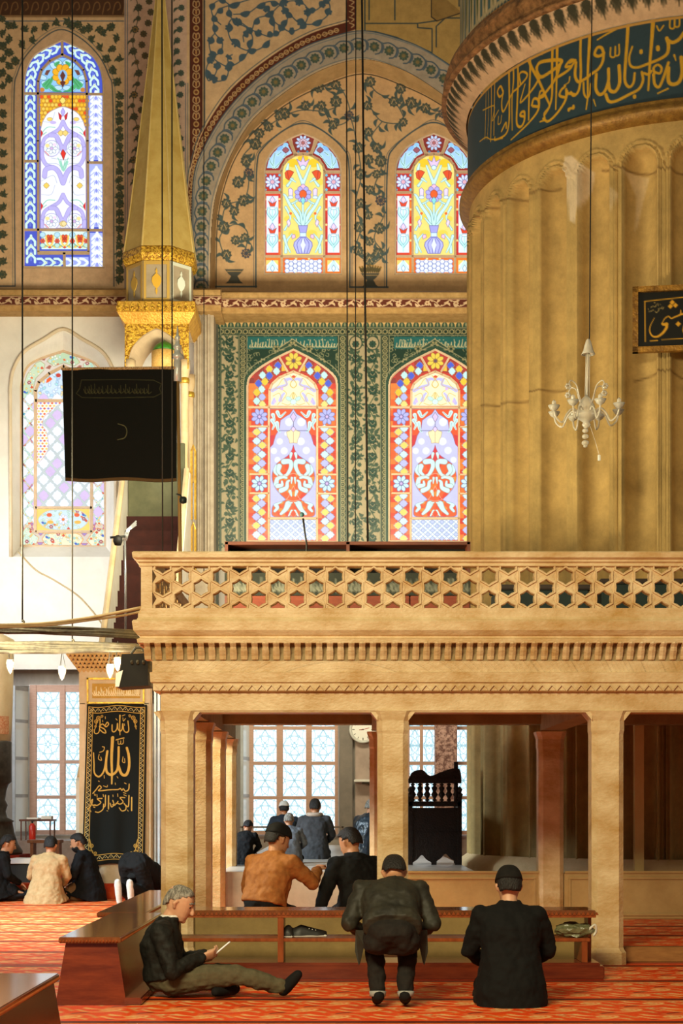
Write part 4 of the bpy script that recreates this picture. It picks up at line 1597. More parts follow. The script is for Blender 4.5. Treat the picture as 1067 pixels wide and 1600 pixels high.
def ray_pier(px, py, r=PR):
    """photo px -> (arc length, height) on the pier's cylinder"""
    ux, uz = (px - CX) / F, (HY - py) / F
    a = ux * ux + 1
    b = -2 * (ux * PX + PY)
    cc = PX * PX + PY * PY - r * r
    disc = max(b * b - 4 * a * cc, 0)
    d = (-b - math.sqrt(disc)) / (2 * a)
    th = math.atan2(d - PY, ux * d - PX) % (2 * math.pi)
    return th * r, EYE + uz * d


S0, S1 = math.radians(140) * PR, math.radians(352) * PR
ZT = 9.14
PIERM = vmat('pier_limestone', 0.8, 0, 0.42, 2.4, 0.35)
c = Canvas(S0, -ZT, S1, 0, 50, '#bb9a60')
rp = random.Random(21)
FA = math.radians(11.25)
NF = 32
PH0 = math.radians(270 - 5.6)
fr = 0.5 * FA * PR
SPR = 8.60


def flute_r(th, z):
    """radius of the fluted shaft, round-headed flutes"""
    t = ((th - PH0) / FA) % 1.0
    t = (t - 0.5) * 2
    w = np.clip((z - SPR) / fr, 0, None)
    s = np.sqrt(t * t + w * w)
    ins = s < 0.70
    dep = np.where(ins, -0.20 * np.sqrt(np.clip(1 - (s / 0.70) ** 2, 0, 1)) ** 0.9 - 0.012, 0)
    ring = np.where((s >= 0.70) & (s < 0.80), 0.03, 0) + np.where((s >= 0.80) & (s < 0.87), -0.03, 0) + np.where((s >= 0.87) & (s < 0.97), 0.025, 0) + np.where((s >= .96) & (z < SPR), -0.10, 0)
    return PR + dep + ring


# worn patches and cracks
pp = lambda L: [(s, -z) for s, z in [ray_pier(*q) for q in L]]
c.poly(pp([(882, 245), (893, 243), (905, 254), (918, 262), (914, 290), (905, 318), (898, 350), (890, 345), (886, 300), (880, 270)]), '#d8c0a0')
c.poly(pp([(972, 262), (1010, 268), (1000, 300), (990, 345), (985, 355), (988, 300)]), '#cdb084')
c.poly(pp([(700 + 250, 290), (965, 300), (948, 345)]), '#cdb084')
for cr in ([(735, 345), (755, 330), (790, 312), (822, 306), (860, 288)], [(750, 634), (790, 630), (830, 612), (862, 606), (890, 600)], [(985, 590), (1010, 582), (1045, 578), (1067, 585)], [(930, 258), (985, 262), (1067, 262)]):
    c.stroke([(s, -z) for s, z in [ray_pier(*q) for q in smooth_pts(cr, 6)]], 0.02, '#80623a')
for k in range(NF):
    s = (math.radians(140) + 0) * PR
me = c.mesh('pillar', lambda X, Y: (PX + flute_r(X / PR, -Y) * np.cos(X / PR), PY + flute_r(X / PR, -Y) * np.sin(X / PR), -Y))
o = link('pillar', me, PIERM, smooth=True)
thing(o, 'huge round fluted limestone pillar with a dark blue calligraphy band', 'pillar')
pillar = o
# the far side of the shaft, plain
m = MB()
m.lathe([(PR - .02, 0), (PR - .02, ZT)], (PX, PY, 0), 24, math.radians(-8.5), math.radians(140.5))
m.build('shaft_back', STONE, pillar, True)
# base moulding of the shaft
m = MB()
m.lathe([(PR + .05, 0), (PR + .30, 0), (PR + .30, .45), (PR + .2, .5), (PR + .16, .62), (PR + .02, .72)], (PX, PY, 0), 64, cap=False)
m.build('base_moulding', STONE, pillar, True)
# gilt lip under the band
m = MB()
m.lathe([(PR - .05, 9.02), (PR + .05, 9.04), (PR + .10, 9.08), (PR + .13, 9.12), (PR + .13, 9.17), (PR + .06, 9.20), (PR + .10, 9.24), (PR + .03, 9.28), (PR - .05, 9.30)], (PX, PY, 0), 96, cap=False)
m.build('gilt_moulding', mat('dull_gilt', '#7a5626', 0.45, '#a57c38', 12, 0.2, 40, metal=0.3), pillar, True)

# calligraphy band
RB = PR + 0.02
ZB0, ZB1 = 9.20, 10.20
c = Canvas(math.radians(150) * RB, -ZB1, math.radians(345) * RB, -ZB0, 105, '#2c3f4a')
GO = '#c79628'


def call(org, k, strokes):
    for st in strokes:
        pts, w = st[0], st[1]
        w1 = st[2] if len(st) > 2 else w
        sp = smooth_pts(pts, 6) if len(pts) > 2 else np.array(pts, float)
        q = [ray_pier(org[0] + u / k, org[1] + v / k, RB) for u, v in sp]
        c.stroke([(s, -z) for s, z in q], w / k * 18.6 / F, GO, 0, w1 / k * 18.6 / F)


call((730, 0), 6.153, [
    ([(402, 600), (402, 800), (405, 1000), (400, 1180), (370, 1290), (270, 1345), (265, 1320)], 30, 18), ([(330, 1260), (370, 1180), (375, 1230)], 22), ([(440, 590), (445, 760), (430, 960), (432, 1250)], 26, 14),
    ([(485, 560), (488, 800), (480, 1000), (475, 1180), (510, 1220), (545, 1170), (550, 1080), (520, 1080), (510, 1110), (550, 1120)], 26), ([(510, 800), (500, 720), (530, 690), (575, 710), (560, 760), (480, 850), (430, 900), (350, 1070), (330, 1000), (345, 880)], 22),
    ([(345, 880), (320, 830), (290, 880), (310, 930), (345, 900)], 24), ([(600, 510), (605, 650), (595, 900), (590, 1150)], 28, 20), ([(570, 530), (620, 650), (690, 780), (760, 940), (790, 1020), (750, 1100)], 36, 16), ([(820, 420), (815, 650), (815, 900), (790, 1020), (740, 1090), (745, 1150), (700, 1170)], 30, 16),
    ([(865, 390), (860, 700), (850, 1050)], 34, 16), ([(665, 650), (700, 600), (800, 580), (900, 580), (890, 620), (800, 690), (710, 740), (670, 690), (670, 640)], 34), ([(900, 600), (850, 750), (760, 880), (700, 930)], 30), ([(1040, 580), (990, 580), (945, 640), (1000, 640), (950, 690), (870, 740)], 24, 30),
    ([(700, 740), (640, 840), (560, 940), (510, 985), (530, 900), (555, 810)], 28, 14), ([(700, 880), (730, 870), (740, 920), (690, 940), (700, 880)], 22), ([(620, 1010), (640, 950), (680, 960), (685, 1020), (630, 1020)], 26), ([(690, 950), (680, 1060), (600, 1170), (500, 1270), (420, 1345)], 30, 14),
    ([(940, 830), (900, 870), (890, 920), (950, 930), (950, 860)], 26), ([(960, 880), (940, 970), (870, 1080), (780, 1165), (730, 1140)], 28, 24), ([(1040, 910), (990, 900), (950, 900)], 26), ([(720, 480), (722, 510)], 34), ([(975, 1050), (976, 1060)], 28), ([(1018, 1030), (1019, 1040)], 28), ([(985, 740), (975, 790), (930, 820)], 16, 10),
    ([(375, 660), (320, 730), (290, 780)], 22, 12), ([(265, 700), (262, 900), (255, 1300)], 14), ([(230, 740), (232, 1000), (225, 1360)], 14), ([(170, 760), (180, 900), (170, 1340)], 10), ([(200, 800), (205, 1100), (190, 1340)], 8), ([(150, 1060), (260, 1020), (240, 1160), (300, 1060)], 12), ([(300, 1120), (295, 1190), (320, 1180), (330, 1110)], 12), ([(120, 1360), (180, 1320), (230, 1340), (340, 1330)], 12), ([(1046, 640), (1035, 740)], 20)])
call((890, 0), 6.03, [
    ([(105, 310), (100, 500), (105, 700), (85, 850), (40, 900), (10, 870)], 26), ([(60, 590), (50, 700), (80, 770), (150, 740), (200, 700), (270, 650), (310, 580), (320, 500)], 28), ([(195, 270), (180, 500), (170, 700), (170, 900), (155, 1030)], 34, 14), ([(320, 500), (300, 450), (260, 450), (235, 510), (270, 530), (315, 510)], 28), ([(260, 375), (350, 320), (455, 262)], 14, 24),
    ([(130, 780), (135, 880), (165, 920), (190, 880), (200, 790)], 20), ([(250, 700), (245, 830), (280, 890), (330, 860), (365, 760), (365, 650)], 30), ([(365, 780), (380, 850), (430, 860), (470, 780), (465, 620)], 32), ([(340, 890), (370, 955), (440, 950), (560, 890), (650, 840), (690, 760), (680, 680)], 30, 24),
    ([(552, 190), (540, 400), (525, 600), (520, 760), (560, 820), (600, 780), (612, 690)], 32, 22), ([(590, 440), (560, 540), (575, 620), (640, 635), (740, 600), (860, 550), (920, 500), (930, 420), (915, 360)], 18, 34), ([(925, 380), (970, 400), (1030, 370), (1075, 310)], 32), ([(790, 130), (775, 350), (755, 600), (740, 850)], 40, 18), ([(700, 690), (740, 700), (770, 670)], 24),
    ([(800, 690), (790, 640), (830, 610), (865, 640), (850, 690), (800, 680)], 22), ([(790, 700), (800, 790), (840, 820), (880, 740), (930, 590)], 26), ([(930, 640), (930, 760), (970, 795), (1030, 770), (1060, 680), (1050, 540)], 34), ([(830, 880), (925, 835)], 14, 18), ([(672, 480), (673, 495)], 32), ([(830, 445), (832, 465)], 36), ([(610, 905), (611, 915)], 32), ([(985, 520), (1000, 570)], 20, 10),
    ([(385, 450), (385, 530), (425, 530), (430, 440), (430, 520), (465, 510), (465, 420)], 16), ([(945, 180), (945, 260), (985, 260), (990, 170), (990, 245), (1030, 245), (1035, 160)], 16), ([(820, 245), (845, 290), (885, 240)], 14), ([(225, 940), (245, 1000)], 14, 8), ([(35, 1000), (37, 1012)], 28), ([(20, 1020), (0, 1022)], 22), ([(0, 590), (50, 570), (20, 620)], 24)])
c.rect(math.radians(150) * RB, -ZB1, math.radians(345) * RB, -ZB1 + .035, '#c0904a')
# letters carried on round the far right of the band
for k in range(26):
    s = math.radians(284 + k * 2.3) * RB
    c.stroke([(s, -9.9 - .15 * rp.random()), (s - .02, -9.5), (s - .08, -9.38), (s - .16, -9.46)], .05, GO, 5, .02)
me = c.mesh('calligraphy_band', lambda X, Y: (PX + RB * np.cos(X / RB), PY + RB * np.sin(X / RB), -Y))
link('calligraphy_band', me, vmat('band_paint', 0.6, 0, 0.18, 9), pillar, True)

# flaring capital: painted palmette strip, carved ring, painted upper drum
c = Canvas(math.radians(150) * PR, 0, math.radians(345) * PR, 1, 60, '#c9a888')
for k in range(60):
    s = math.radians(151 + k * 3.3) * PR
    for j in range(-3, 4):
        c.leaf(s, .05, s + j * .028, .78 - abs(j) * .10, .028, '#3c3a2c')
    c.ell(s + .08, .35, .022, .10, '#d4b494')
    c.leaf(s, .0, s, .35, .12, '#3c3a2c')
link('palmette_strip', c.mesh('palmette_strip', lambda X, Y: (PX + (PR + .30 - .26 * Y ** 1.4) * np.cos(X / PR), PY + (PR + .30 - .26 * Y ** 1.4) * np.sin(X / PR), 10.46 - .26 * Y)), VPAINT, pillar, True)
m = MB()
m.lathe([(PR + .30, 10.45), (PR + .36, 10.46), (PR + .36, 10.50), (PR + .30, 10.52), (PR + .28, 10.56), (PR + .34, 10.66), (PR + .30, 10.78), (PR + .22, 10.82), (PR + .24, 10.86), (PR + .16, 10.90)], (PX, PY, 0), 96, cap=False)
m.build('capital_ring', mat('carved_ring', '#5a3c20', 0.65, '#a8774a', 9, 0.9, 14), pillar, True)
c = Canvas(math.radians(150) * PR, 0, math.radians(345) * PR, 1, 60, '#a89878')
for k in range(48):
    s = math.radians(151 + k * 4.1) * PR
    c.rect(s - .025, .0, s + .03, .86, '#3f5a60')
    c.leaf(s + .09, .85, s + .09, .1, .06, '#4a5a38')
    c.stroke([(s - .06, .86), (s - .06, .05)], .014, '#c8b490')
    for j in range(3):
        c.leaf(s + j * .066 - .06, .90, s + j * .066 - .06, 1.0, .04, '#3f5560')
link('painted_drum', c.mesh('painted_drum', lambda X, Y: (PX + (PR + .12) * np.cos(X / PR), PY + (PR + .12) * np.sin(X / PR), 11.9 - 1.0 * Y)), VPAINT, pillar, True)

# ================================================================== carpet floor
def carpet(name, x0, x1, y0, y1, z, ss, seed, period=1.15, pale=False, kind='structure'):
    """red-orange prayer carpet with rows of pale floral arabesques"""
    c = Canvas(x0, y0, x1, y1, ss, '#ea4606')
    r = random.Random(seed)
    for k in range(int((x1 - x0) * (y1 - y0) * 5)):
        x, y = r.uniform(x0, x1), r.uniform(y0, y1)
        c.ell(x, y, r.uniform(.06, .2), r.uniform(.03, .1), r.choice(['#ec5208', '#d83c06', '#f05e10', '#e04808']), r.random() * 3, None, 1, 10)
    CRM, DRK = '#f2b878', '#8c2208'
    nx, ny = int((x1 - x0) / .42) + 2, int((y1 - y0) / period) + 2
    for j in range(ny):
        yb = y0 + j * period
        c.rect(x0, yb - .05, x1, yb + .05, '#5c1608')
        c.rect(x0, yb - .085, x1, yb - .06, '#d88848')
        for i in range(nx):
            for q in range(3):
                x = x0 + i * .42 + (.21 if q % 2 else 0)
                y = yb + .24 + q * .34
                if y > y1 + .2:
                    continue
                fx = 1 if (i + q) % 2 else -1
                c.stroke([(x - .2, y + .02), (x - .1, y - .10), (x + .04, y - .06), (x + .08, y + .05), (x - .01, y + .08)], .028, CRM, 4)
                c.stroke([(x + .2, y - .05), (x + .12, y + .11), (x - .02, y + .14)], .024, '#dc9a5c', 4)
                c.flower(x, y, .062, CRM, '#d87838', i, 6)
                c.flower(x + fx * .17, y + .1, .04, '#f0cc94', '#a02c0c', q, 5)
                c.leaf(x - .05, y + .04, x - .17, y + .15, .05, CRM, .2)
                c.leaf(x + .05, y - .05, x + .15, y - .16, .045, '#e0a468', .2)
                c.ell(x - .13, y - .12, .03, .018, DRK, .5, None, 1, 8)
                c.leaf(x, y + .13, x + .1, y + .2, .04, DRK, .2)
    me = c.mesh(name, lambda X, Y: (X, Y, np.full(X.shape, z)))
    return link(name, me, CARPET, kind=kind)


CARPET = vmat('carpet_pile', 0.5, 0, 0.30, 60.0, 0.15)
CARPET.node_tree.nodes['Principled BSDF'].inputs['Specular IOR Level'].default_value = 0.35
carpet('floor_front', -3.4, 3.6, 8.6, 13.32, 0.0, 62, 1)
carpet('floor_left', -7.5, -1.49, 13.32, 24.0, 0.0, 40, 2)
m = MB()
m.box(-12, -3.4, 2, 13.32, -.2, -.003)
m.box(-3.4, 10, 2, 8.6, -.2, -.003)
m.box(3.6, 10, 8.6, 13.4, -.2, -.003)
m.box(-12, 10, 24.0, 32, -.2, 0.0)
m.box(-12, -7.5, 13.32, 24, -.2, -.003)
m.box(-1.49, 10, 13.4, 24, -.2, -.003)
m.build('floor', mat('plain_carpet', '#b03a14', 0.95, '#c85020', 12, 0.2, 80), kind='structure')
# raised floor under and right of the gallery, with a timber edge
carpet('floor_raised', -1.2, 4.6, 13.62, 17.0, 0.125, 40, 3)
m = MB()
m.box(2.36, 4.6, 13.50, 13.64, 0.0, 0.128, .008)
m.build('trim_13', mat('step_timber', '#8a5a2c', 0.5, '#a8733c', 5, stretch=(1, 6, 6)), kind='structure')
m = MB()
m.box(-1.24, 2.36, 13.45, 13.64, 0.0, 0.122)
m.build('trim_14', STONE, kind='structure')
# platform of the prayer niche behind the gallery
m = MB()
m.box(-1.30, 1.44, 17.06, 29.4, 0.0, 0.62)
m.build('floor_platform', mat('platform_marble', '#a39a90', 0.35, '#bdb4a8', 4), kind='structure')
# ================================================================== the marble gallery on columns
gal = empty('marble_gallery', (0.4, 13.4, 0.0), 'raised honey marble gallery on square columns with a pierced star parapet', 'gallery')
GM = mat('gallery_marble', '#b88c48', 0.45, '#f0dab0', 3.4, 0.3, 40, stretch=(.7, 1, 1.2), lo=.28, hi=.74, detail=12)
GM2 = mat('gallery_marble_shaded', '#8c7850', 0.7, '#a8946a', 4, 0.2, 40)  # greyer, darker gallery marble: shade put into the colour of beams and recesses


def column(x0, x1, y0, top=2.08, z0=0.0, m_=None):
    w, ch = x1 - x0, 0.045
    m = MB()
    prof = lambda e: [(x0 - e + ch, y0 - e), (x1 + e - ch, y0 - e), (x1 + e, y0 - e + ch), (x1 + e, y0 + w + e - ch), (x1 + e - ch, y0 + w + e), (x0 - e + ch, y0 + w + e), (x0 - e, y0 + w + e - ch), (x0 - e, y0 - e + ch)]
    lv = [(0.02, z0), (0.02, z0 + .10), (0.008, z0 + .12), (0, z0 + .14), (0, top - .16), (0.006, top - .13), (0.006, top - .05), (0.03, top + .03)]
    rings = [[m.bm.verts.new((x, y, z)) for x, y in prof(e)] for e, z in lv]
    for a, b in zip(rings, rings[1:]):
        for k in range(8):
            m.bm.faces.new((a[k], a[(k + 1) % 8], b[(k + 1) % 8], b[k]))
    m.bm.faces.new(rings[0][::-1])
    m.bm.faces.new(rings[-1])
    return m.build('column', m_ or GM, gal)


cols_x = [(-1.505, -1.235), (0.30, 0.555), (2.085, 2.35), (3.88, 4.14)]
for x0, x1 in cols_x:
    column(x0, x1, 13.3)
for y in (15.1, 16.9):
    column(-1.505, -1.235, y)
column(-1.505, -1.235, 18.7, z0=0.0)
for x0, x1 in cols_x[1:]:
    column(x0, x1, 16.9)
# beams resting on the columns
m = MB()
m.box(-1.505, 4.4, 13.30, 13.60, 2.10, 2.36, .012)
m.build('lintel', GM, gal)
m = MB()
m.box(-1.505, 4.4, 16.90, 17.16, 2.19, 2.40)
m.build('lintel', GM2, gal)
m = MB()
for x0, x1 in cols_x:
    m.box(x0 + .02, x1 - .02, 13.6, 16.95 if x0 > 0 else 18.96, 2.12, 2.40)
m.build('beam', GM2, gal)
# corbels where the columns meet the lintel
for x0, x1 in cols_x[:3]:
    for s, x in ((-1, x0), (1, x1)):
        m = MB()
        m.prism([Vector((x, 13.305, 2.105)), Vector((x + s * .06, 13.305, 2.105)), Vector((x, 13.305, 2.03))], (0, .24, 0))
        m.build('corbel', GM, gal)
# low marble panels between the front columns
for x0, x1 in ((-1.235, 0.30), (0.555, 2.085)):
    m = MB()
    m.box(x0, x1, 13.40, 13.50, 0.0, 0.43, .01)
    m.box(x0 + .03, x1 - .03, 13.385, 13.41, 0.39, 0.42, .005)
    m.build('front_panel', mat('front_panel_shaded', '#806838', 0.6, '#9a8048', 3, 0.1, 30), gal)  # panel marble darkened, the shade behind the shelf is in its colour
m = MB()
m.box(-1.56, 4.4, 13.24, 18.98, 2.40, 2.58)
m.build('floor_slab', GM2, gal)


def corner_sweep(name, prof, m_):
    """profile [(out, z)] carried along the left flank and the front"""
    s2 = math.sqrt(2)
    path = [(Vector((-1.505, 18.98, 0)), Vector((-1, 0, 0))), (Vector((-1.505, 13.30, 0)), Vector((-1, -1, 0))), (Vector((4.4, 13.30, 0)), Vector((0, -1, 0)))]
    m = MB()
    m.sweep(path, prof)
    return m.build(name, m_, gal)


corner_sweep('cornice', [(0.0, 2.262), (0.035, 2.268), (0.055, 2.275), (0.055, 2.335), (0.075, 2.345), (0.080, 2.425), (0.06, 2.43), (0.06, 2.52), (0.02, 2.53), (0.02, 2.55)], GM)
corner_sweep('upper_cornice', [(0.02, 2.655), (0.17, 2.66), (0.175, 2.69), (0.155, 2.70), (0.15, 2.715), (0.17, 2.725), (0.20, 2.76), (0.21, 2.83), (0.20, 2.845), (0.175, 2.85), (0.165, 2.87), (0.165, 2.90), (0.15, 2.935), (0.02, 2.935)], GM)
corner_sweep('frieze_ground', [(0.035, 2.52), (0.05, 2.56), (0.08, 2.67)], GM2)
# row of stalactite brackets
m = MB()


def bracket(bx, by, ox, oy):
    """one bracket at the wall point, leaning outwards along (ox, oy)"""
    tx, ty = -oy, ox
    rows = [(0.05, 2.525, .016), (0.075, 2.53, .026), (0.085, 2.56, .028), (0.115, 2.60, .028), (0.13, 2.63, .024), (0.165, 2.655, .026), (.165, 2.668, .026)]
    rings = []
    for out, z, hw in rows:
        rings.append([m.bm.verts.new((bx + ox * (out + q) + tx * s, by + oy * (out + q) + ty * s, z)) for s, q in ((-hw, -.05), (-hw, 0), (0, .012), (hw, 0), (hw, -.05))])
    for a, b in zip(rings, rings[1:]):
        for k in range(4):
            m.bm.faces.new((a[k], a[k + 1], b[k + 1], b[k]))
    m.bm.faces.new(rings[0][::-1])


x = -1.60
while x < 4.4:
    bracket(x, 13.30, 0, -1)
    x += .0885
y = 13.3
while y < 18.9:
    bracket(-1.505, y, -1, 0)
    y += .0885
m.build('stalactite_frieze', GM, gal)
# carved zigzag fillet
m = MB()
x = -1.54
while x < 4.4:
    for s in (0, 1):
        a = m.bm.verts.new((x + .04 * s, 13.24, 2.282 if s else 2.33))
        b = m.bm.verts.new((x + .04 * s + .04, 13.24, 2.33 if s else 2.282))
        cc_ = m.bm.verts.new((x + .04 * s + .04, 13.24, 2.318 if s else 2.27))
        d_ = m.bm.verts.new((x + .04 * s, 13.24, 2.27 if s else 2.318))
        e = [m.bm.verts.new(v.co + Vector((0, -.014, 0))) for v in (a, b, cc_, d_)]
        m.bm.faces.new(e)
        vs = (a, b, cc_, d_)
        for i in range(4):
            m.bm.faces.new((vs[i], vs[(i + 1) % 4], e[(i + 1) % 4], e[i]))
    x += .08
m.build('zigzag_fillet', GM, gal)


def pierced_panel(length, frame_fn):
    """marble plate with a lattice of pointed hexagonal openings and raised straps; frame_fn maps (s, depth, z) to world"""
    m = MB()
    dx, dz = .1578, .1835
    n = int(length / dx)
    zc = 3.117
    R = dz / math.sqrt(3)
    hole, strap = .066, .089
    for i in range(n + 1):
        for j in range(-2, 3):
            s0 = i * dx
            z0 = zc + j * dz + (dz / 2 if i % 2 else 0)
            if z0 < 2.86 or z0 > 3.36:
                continue
            def ring(r, dep, kind):
                out = []
                for k in range(12):
                    a = math.radians(30 * k)
                    if kind == 'cell':
                        rr = R if k % 2 == 0 else R * math.cos(math.pi / 6)
                    else:
                        rr = r * (0.86 if k % 2 == 0 else 1.0)
                        if kind == 'hole' and k % 2 == 0:
                            rr = r * .80
                    out.append(m.bm.verts.new(frame_fn(s0 + rr * math.cos(a), dep, z0 + rr * math.sin(a))))
                return out
            rg = [ring(hole, .07, 'hole'), ring(hole, 0, 'hole'), ring(hole * 1.08, -.012, 'h'), ring(strap * .94, -.012, 'h'), ring(strap * .985, .006, 'h'), ring(0, .006, 'cell')]
            for a, b in zip(rg, rg[1:]):
                for k in range(12):
                    m.bm.faces.new((a[k], a[(k + 1) % 12], b[(k + 1) % 12], b[k]))
            bk = ring(0, .07, 'cell')
            for k in range(12):
                m.bm.faces.new((rg[0][k], rg[0][(k + 1) % 12], bk[(k + 1) % 12], bk[k]))
    return m.build('pierced_parapet', GM, gal)


YF = 13.16
pierced_panel(5.9, lambda s, dep, z: (-1.47 + s, YF + dep, z))
pierced_panel(5.5, lambda s, dep, z: (-1.63 + dep, 13.3 + s, z))
m = MB()
m.box(-1.65, 4.4, YF - .022, YF + .085, 2.84, 2.945)
m.box(-1.648, -1.555, YF - .01, YF + .085, 2.93, 3.30)
m.build('parapet_plinth', GM, gal)
corner_sweep('rail', [(0.06, 3.285), (0.15, 3.287), (0.16, 3.292), (0.155, 3.315), (0.175, 3.325), (0.175, 3.34), (0.205, 3.355), (0.21, 3.395), (0.20, 3.405), (0.05, 3.405), (0.05, 3.30), (.06, 3.285)], GM)
# marble panels between the rear columns
PN = mat('parapet_panel', '#b5925c', 0.5, '#c9a870', 3, 0.1, 30)
for x0, x1 in ((0.56, 2.10), (2.36, 4.6)):
    m = MB()
    m.box(x0, x1, 16.95, 17.05, 0.12, 0.62, .01)
    m.build('rear_panel', PN, gal)
    m = MB()
    xa, xb = x0 + .04, x1 - .04
    for (a, b, z0, z1) in ((xa, xb, .545, .575), (xa, xb, .16, .19), (xa, xa + .03, .19, .545), (xb - .03, xb, .19, .545), (x0, x1, .61, .635)):
        m.box(a, b, 16.93, 16.96, z0, z1, .006)
    m.build('panel_moulding', PN, gal)
# narrow pale post behind the right bay
m = MB()
m.box(px2(992, 17.5), px2(1006, 17.5), 17.5, 17.6, 0.6, 2.4)
m.build('rear_post', mat('pale_post', '#d8b878', 0.5, '#e4c88c', 3), gal)
# ceiling of the gallery seen from below is the slab; timber benches stand on top
# ================================================================== the tall pulpit (stair, gate, canopy and spire)
DG_, DTW = 23.0, 28.7
pul = empty('pulpit', (-3.25, 23.0, 0.0), 'tall marble stair pulpit with gilt canopy and pointed yellow spire', 'pulpit')
PM = mat('pulpit_marble', '#c4a67c', 0.45, '#d8c09a', 3, 0.12, 30)
PMW = mat('pulpit_white_marble', '#c9c0b0', 0.45, '#dcd4c6', 3, 0.12, 30)
SPM = vmat('spire_paint', 0.6, 0, 0.45, 2.2, 0.1)
RELG = mat('gilt_relief', '#8a5c14', 0.4, '#e2b23c', 26, 0.9, 30, metal=0.35, lo=.42, hi=.55)


def oct_ring(cx, cy, r, z, rot=math.pi / 8):
    return [Vector((cx + r * math.cos(rot + math.pi / 4 * k), cy + r * math.sin(rot + math.pi / 4 * k), z)) for k in range(8)]


TX, TY = px2(250.5, DTW), DTW
kT = DTW / F


def octa(levels, name, m_, smooth=False, sub=1):
    m = MB()
    rings = []
    for r, z in levels:
        rings.append([m.bm.verts.new(v) for v in oct_ring(TX, TY, r / math.cos(math.pi / 8), z)])
    for a, b in zip(rings, rings[1:]):
        for k in range(8):
            m.bm.faces.new((a[k], a[(k + 1) % 8], b[(k + 1) % 8], b[k]))
    m.bm.faces.new(rings[0][::-1])
    m.bm.faces.new(rings[-1])
    return m.build(name, m_, pul, smooth)


zT = lambda py: zz(py, DTW)
octa([(53.5 * kT, zT(402)), (44 * kT, zT(330)), (28 * kT, zT(190)), (15 * kT, zT(75)), (3 * kT, zT(-40)), (1.5 * kT, zT(-60))], 'spire', mat('spire_yellow', '#b8974c', 0.6, '#d0b468', 2.5, 0.15, 20))
m = MB()
for k in range(8):
    a = math.pi / 8 + math.pi / 4 * k
    pts = [Vector((TX + r * kT / math.cos(math.pi / 8) * math.cos(a), TY + r * kT / math.cos(math.pi / 8) * math.sin(a), zT(y))) for r, y in ((53.5, 402), (44, 330), (28, 190), (15, 75), (3, -40))]
    m.tube(pts, [.016, .014, .012, .01, .006], 5)
m.build('spire_rib', mat('rib_gilt', '#cdb068', 0.5, '#dcc484', 6), pul)
octa([(50 * kT, zT(424)), (54 * kT, zT(420)), (56 * kT, zT(414)), (55 * kT, zT(404)), (52 * kT, zT(401))], 'spire_collar', RELG)
octa([(50 * kT, zT(490)), (50 * kT, zT(424))], 'drum', mat('drum_stone', '#9a8a72', 0.7, '#ad9c82', 5))
# inlaid panels with drop medallions, one per visible drum face
for face, (col, med) in zip((5, 6, 7), (('#b08c48', '#b8923e'), ('#c09a4a', '#d8a838'), ('#d6d8c4', '#dfe4d4'))):
    a = math.pi / 4 * face - math.pi / 4 * 0 + 0.0
    nx, ny = math.cos(a), math.sin(a)
    tx, ty = -ny, nx
    r = 50 * kT + .006
    hw = 50 * kT * math.tan(math.pi / 8)
    def Q(s, py):
        return Vector((TX + nx * r + tx * s, TY + ny * r + ty * s, zT(py)))
    m = MB()
    for (s0, s1, y0, y1) in ((-hw + .01, hw - .01, 425, 430), (-hw + .01, hw - .01, 482, 488), (-hw + .01, -hw + .055, 430, 482), (hw - .055, hw - .01, 430, 482)):
        m.prism([Q(s0, y0), Q(s1, y0), Q(s1, y1), Q(s0, y1)], (nx * .012, ny * .012, 0))
    m.build('drum_border', mat('inlay_' + col[1:], col, 0.5, col), pul)
    m = MB()
    pts = [(0, 436), (.02, 441), (.01, 444), (.075, 450), (.085, 456), (.06, 462), (.01, 467), (.02, 471), (0, 477)]
    m.prism([Q(s, y) for s, y in pts] + [Q(-s, y) for s, y in pts[-2:0:-1]], (nx * .016, ny * .016, 0))
    m.build('medallion', mat('inlay_' + med[1:], med, 0.5, med), pul)
# square canopy: gilt cornice, arched spandrels, four columns
m = MB()
w = 59 * kT
for (e, z0, z1) in ((59.5, 489, 506),):
    m.box(TX - e * kT, TX + e * kT, TY - e * kT, TY + e * kT, zT(z1), zT(z0), .01)
a = [Vector((TX + sx * 59 * kT, TY + sy * 59 * kT, zT(506))) for sx, sy in ((-1, -1), (1, -1), (1, 1), (-1, 1))]
b = [Vector((TX + sx * 49 * kT, TY + sy * 49 * kT, zT(521))) for sx, sy in ((-1, -1), (1, -1), (1, 1), (-1, 1))]
va, vb = [m.bm.verts.new(v) for v in a], [m.bm.verts.new(v) for v in b]
for k in range(4):
    m.bm.faces.new((va[k], va[(k + 1) % 4], vb[(k + 1) % 4], vb[k]))
m.bm.faces.new(vb[::-1])
m.build('canopy_cornice', mat('canopy_gold', '#b9842a', 0.4, '#e0b048', 8, 0.5, 30, metal=.3), pul)
# crest of gilt leaves along the front and right of the cornice
m = MB()
for k in range(12):
    x = TX - 56 * kT + k * 10.2 * kT
    y0 = TY - 59.5 * kT - .012
    m.prism([Vector((x - .05, y0, zT(505))), Vector((x - .045, y0, zT(498))), Vector((x, y0, zT(489))), Vector((x + .045, y0, zT(498))), Vector((x + .05, y0, zT(505)))], (0, .02, 0))
    m.ico((x, y0 - .005, zT(500)), .028, 1)
m.build('leaf_crest', RELG, pul)


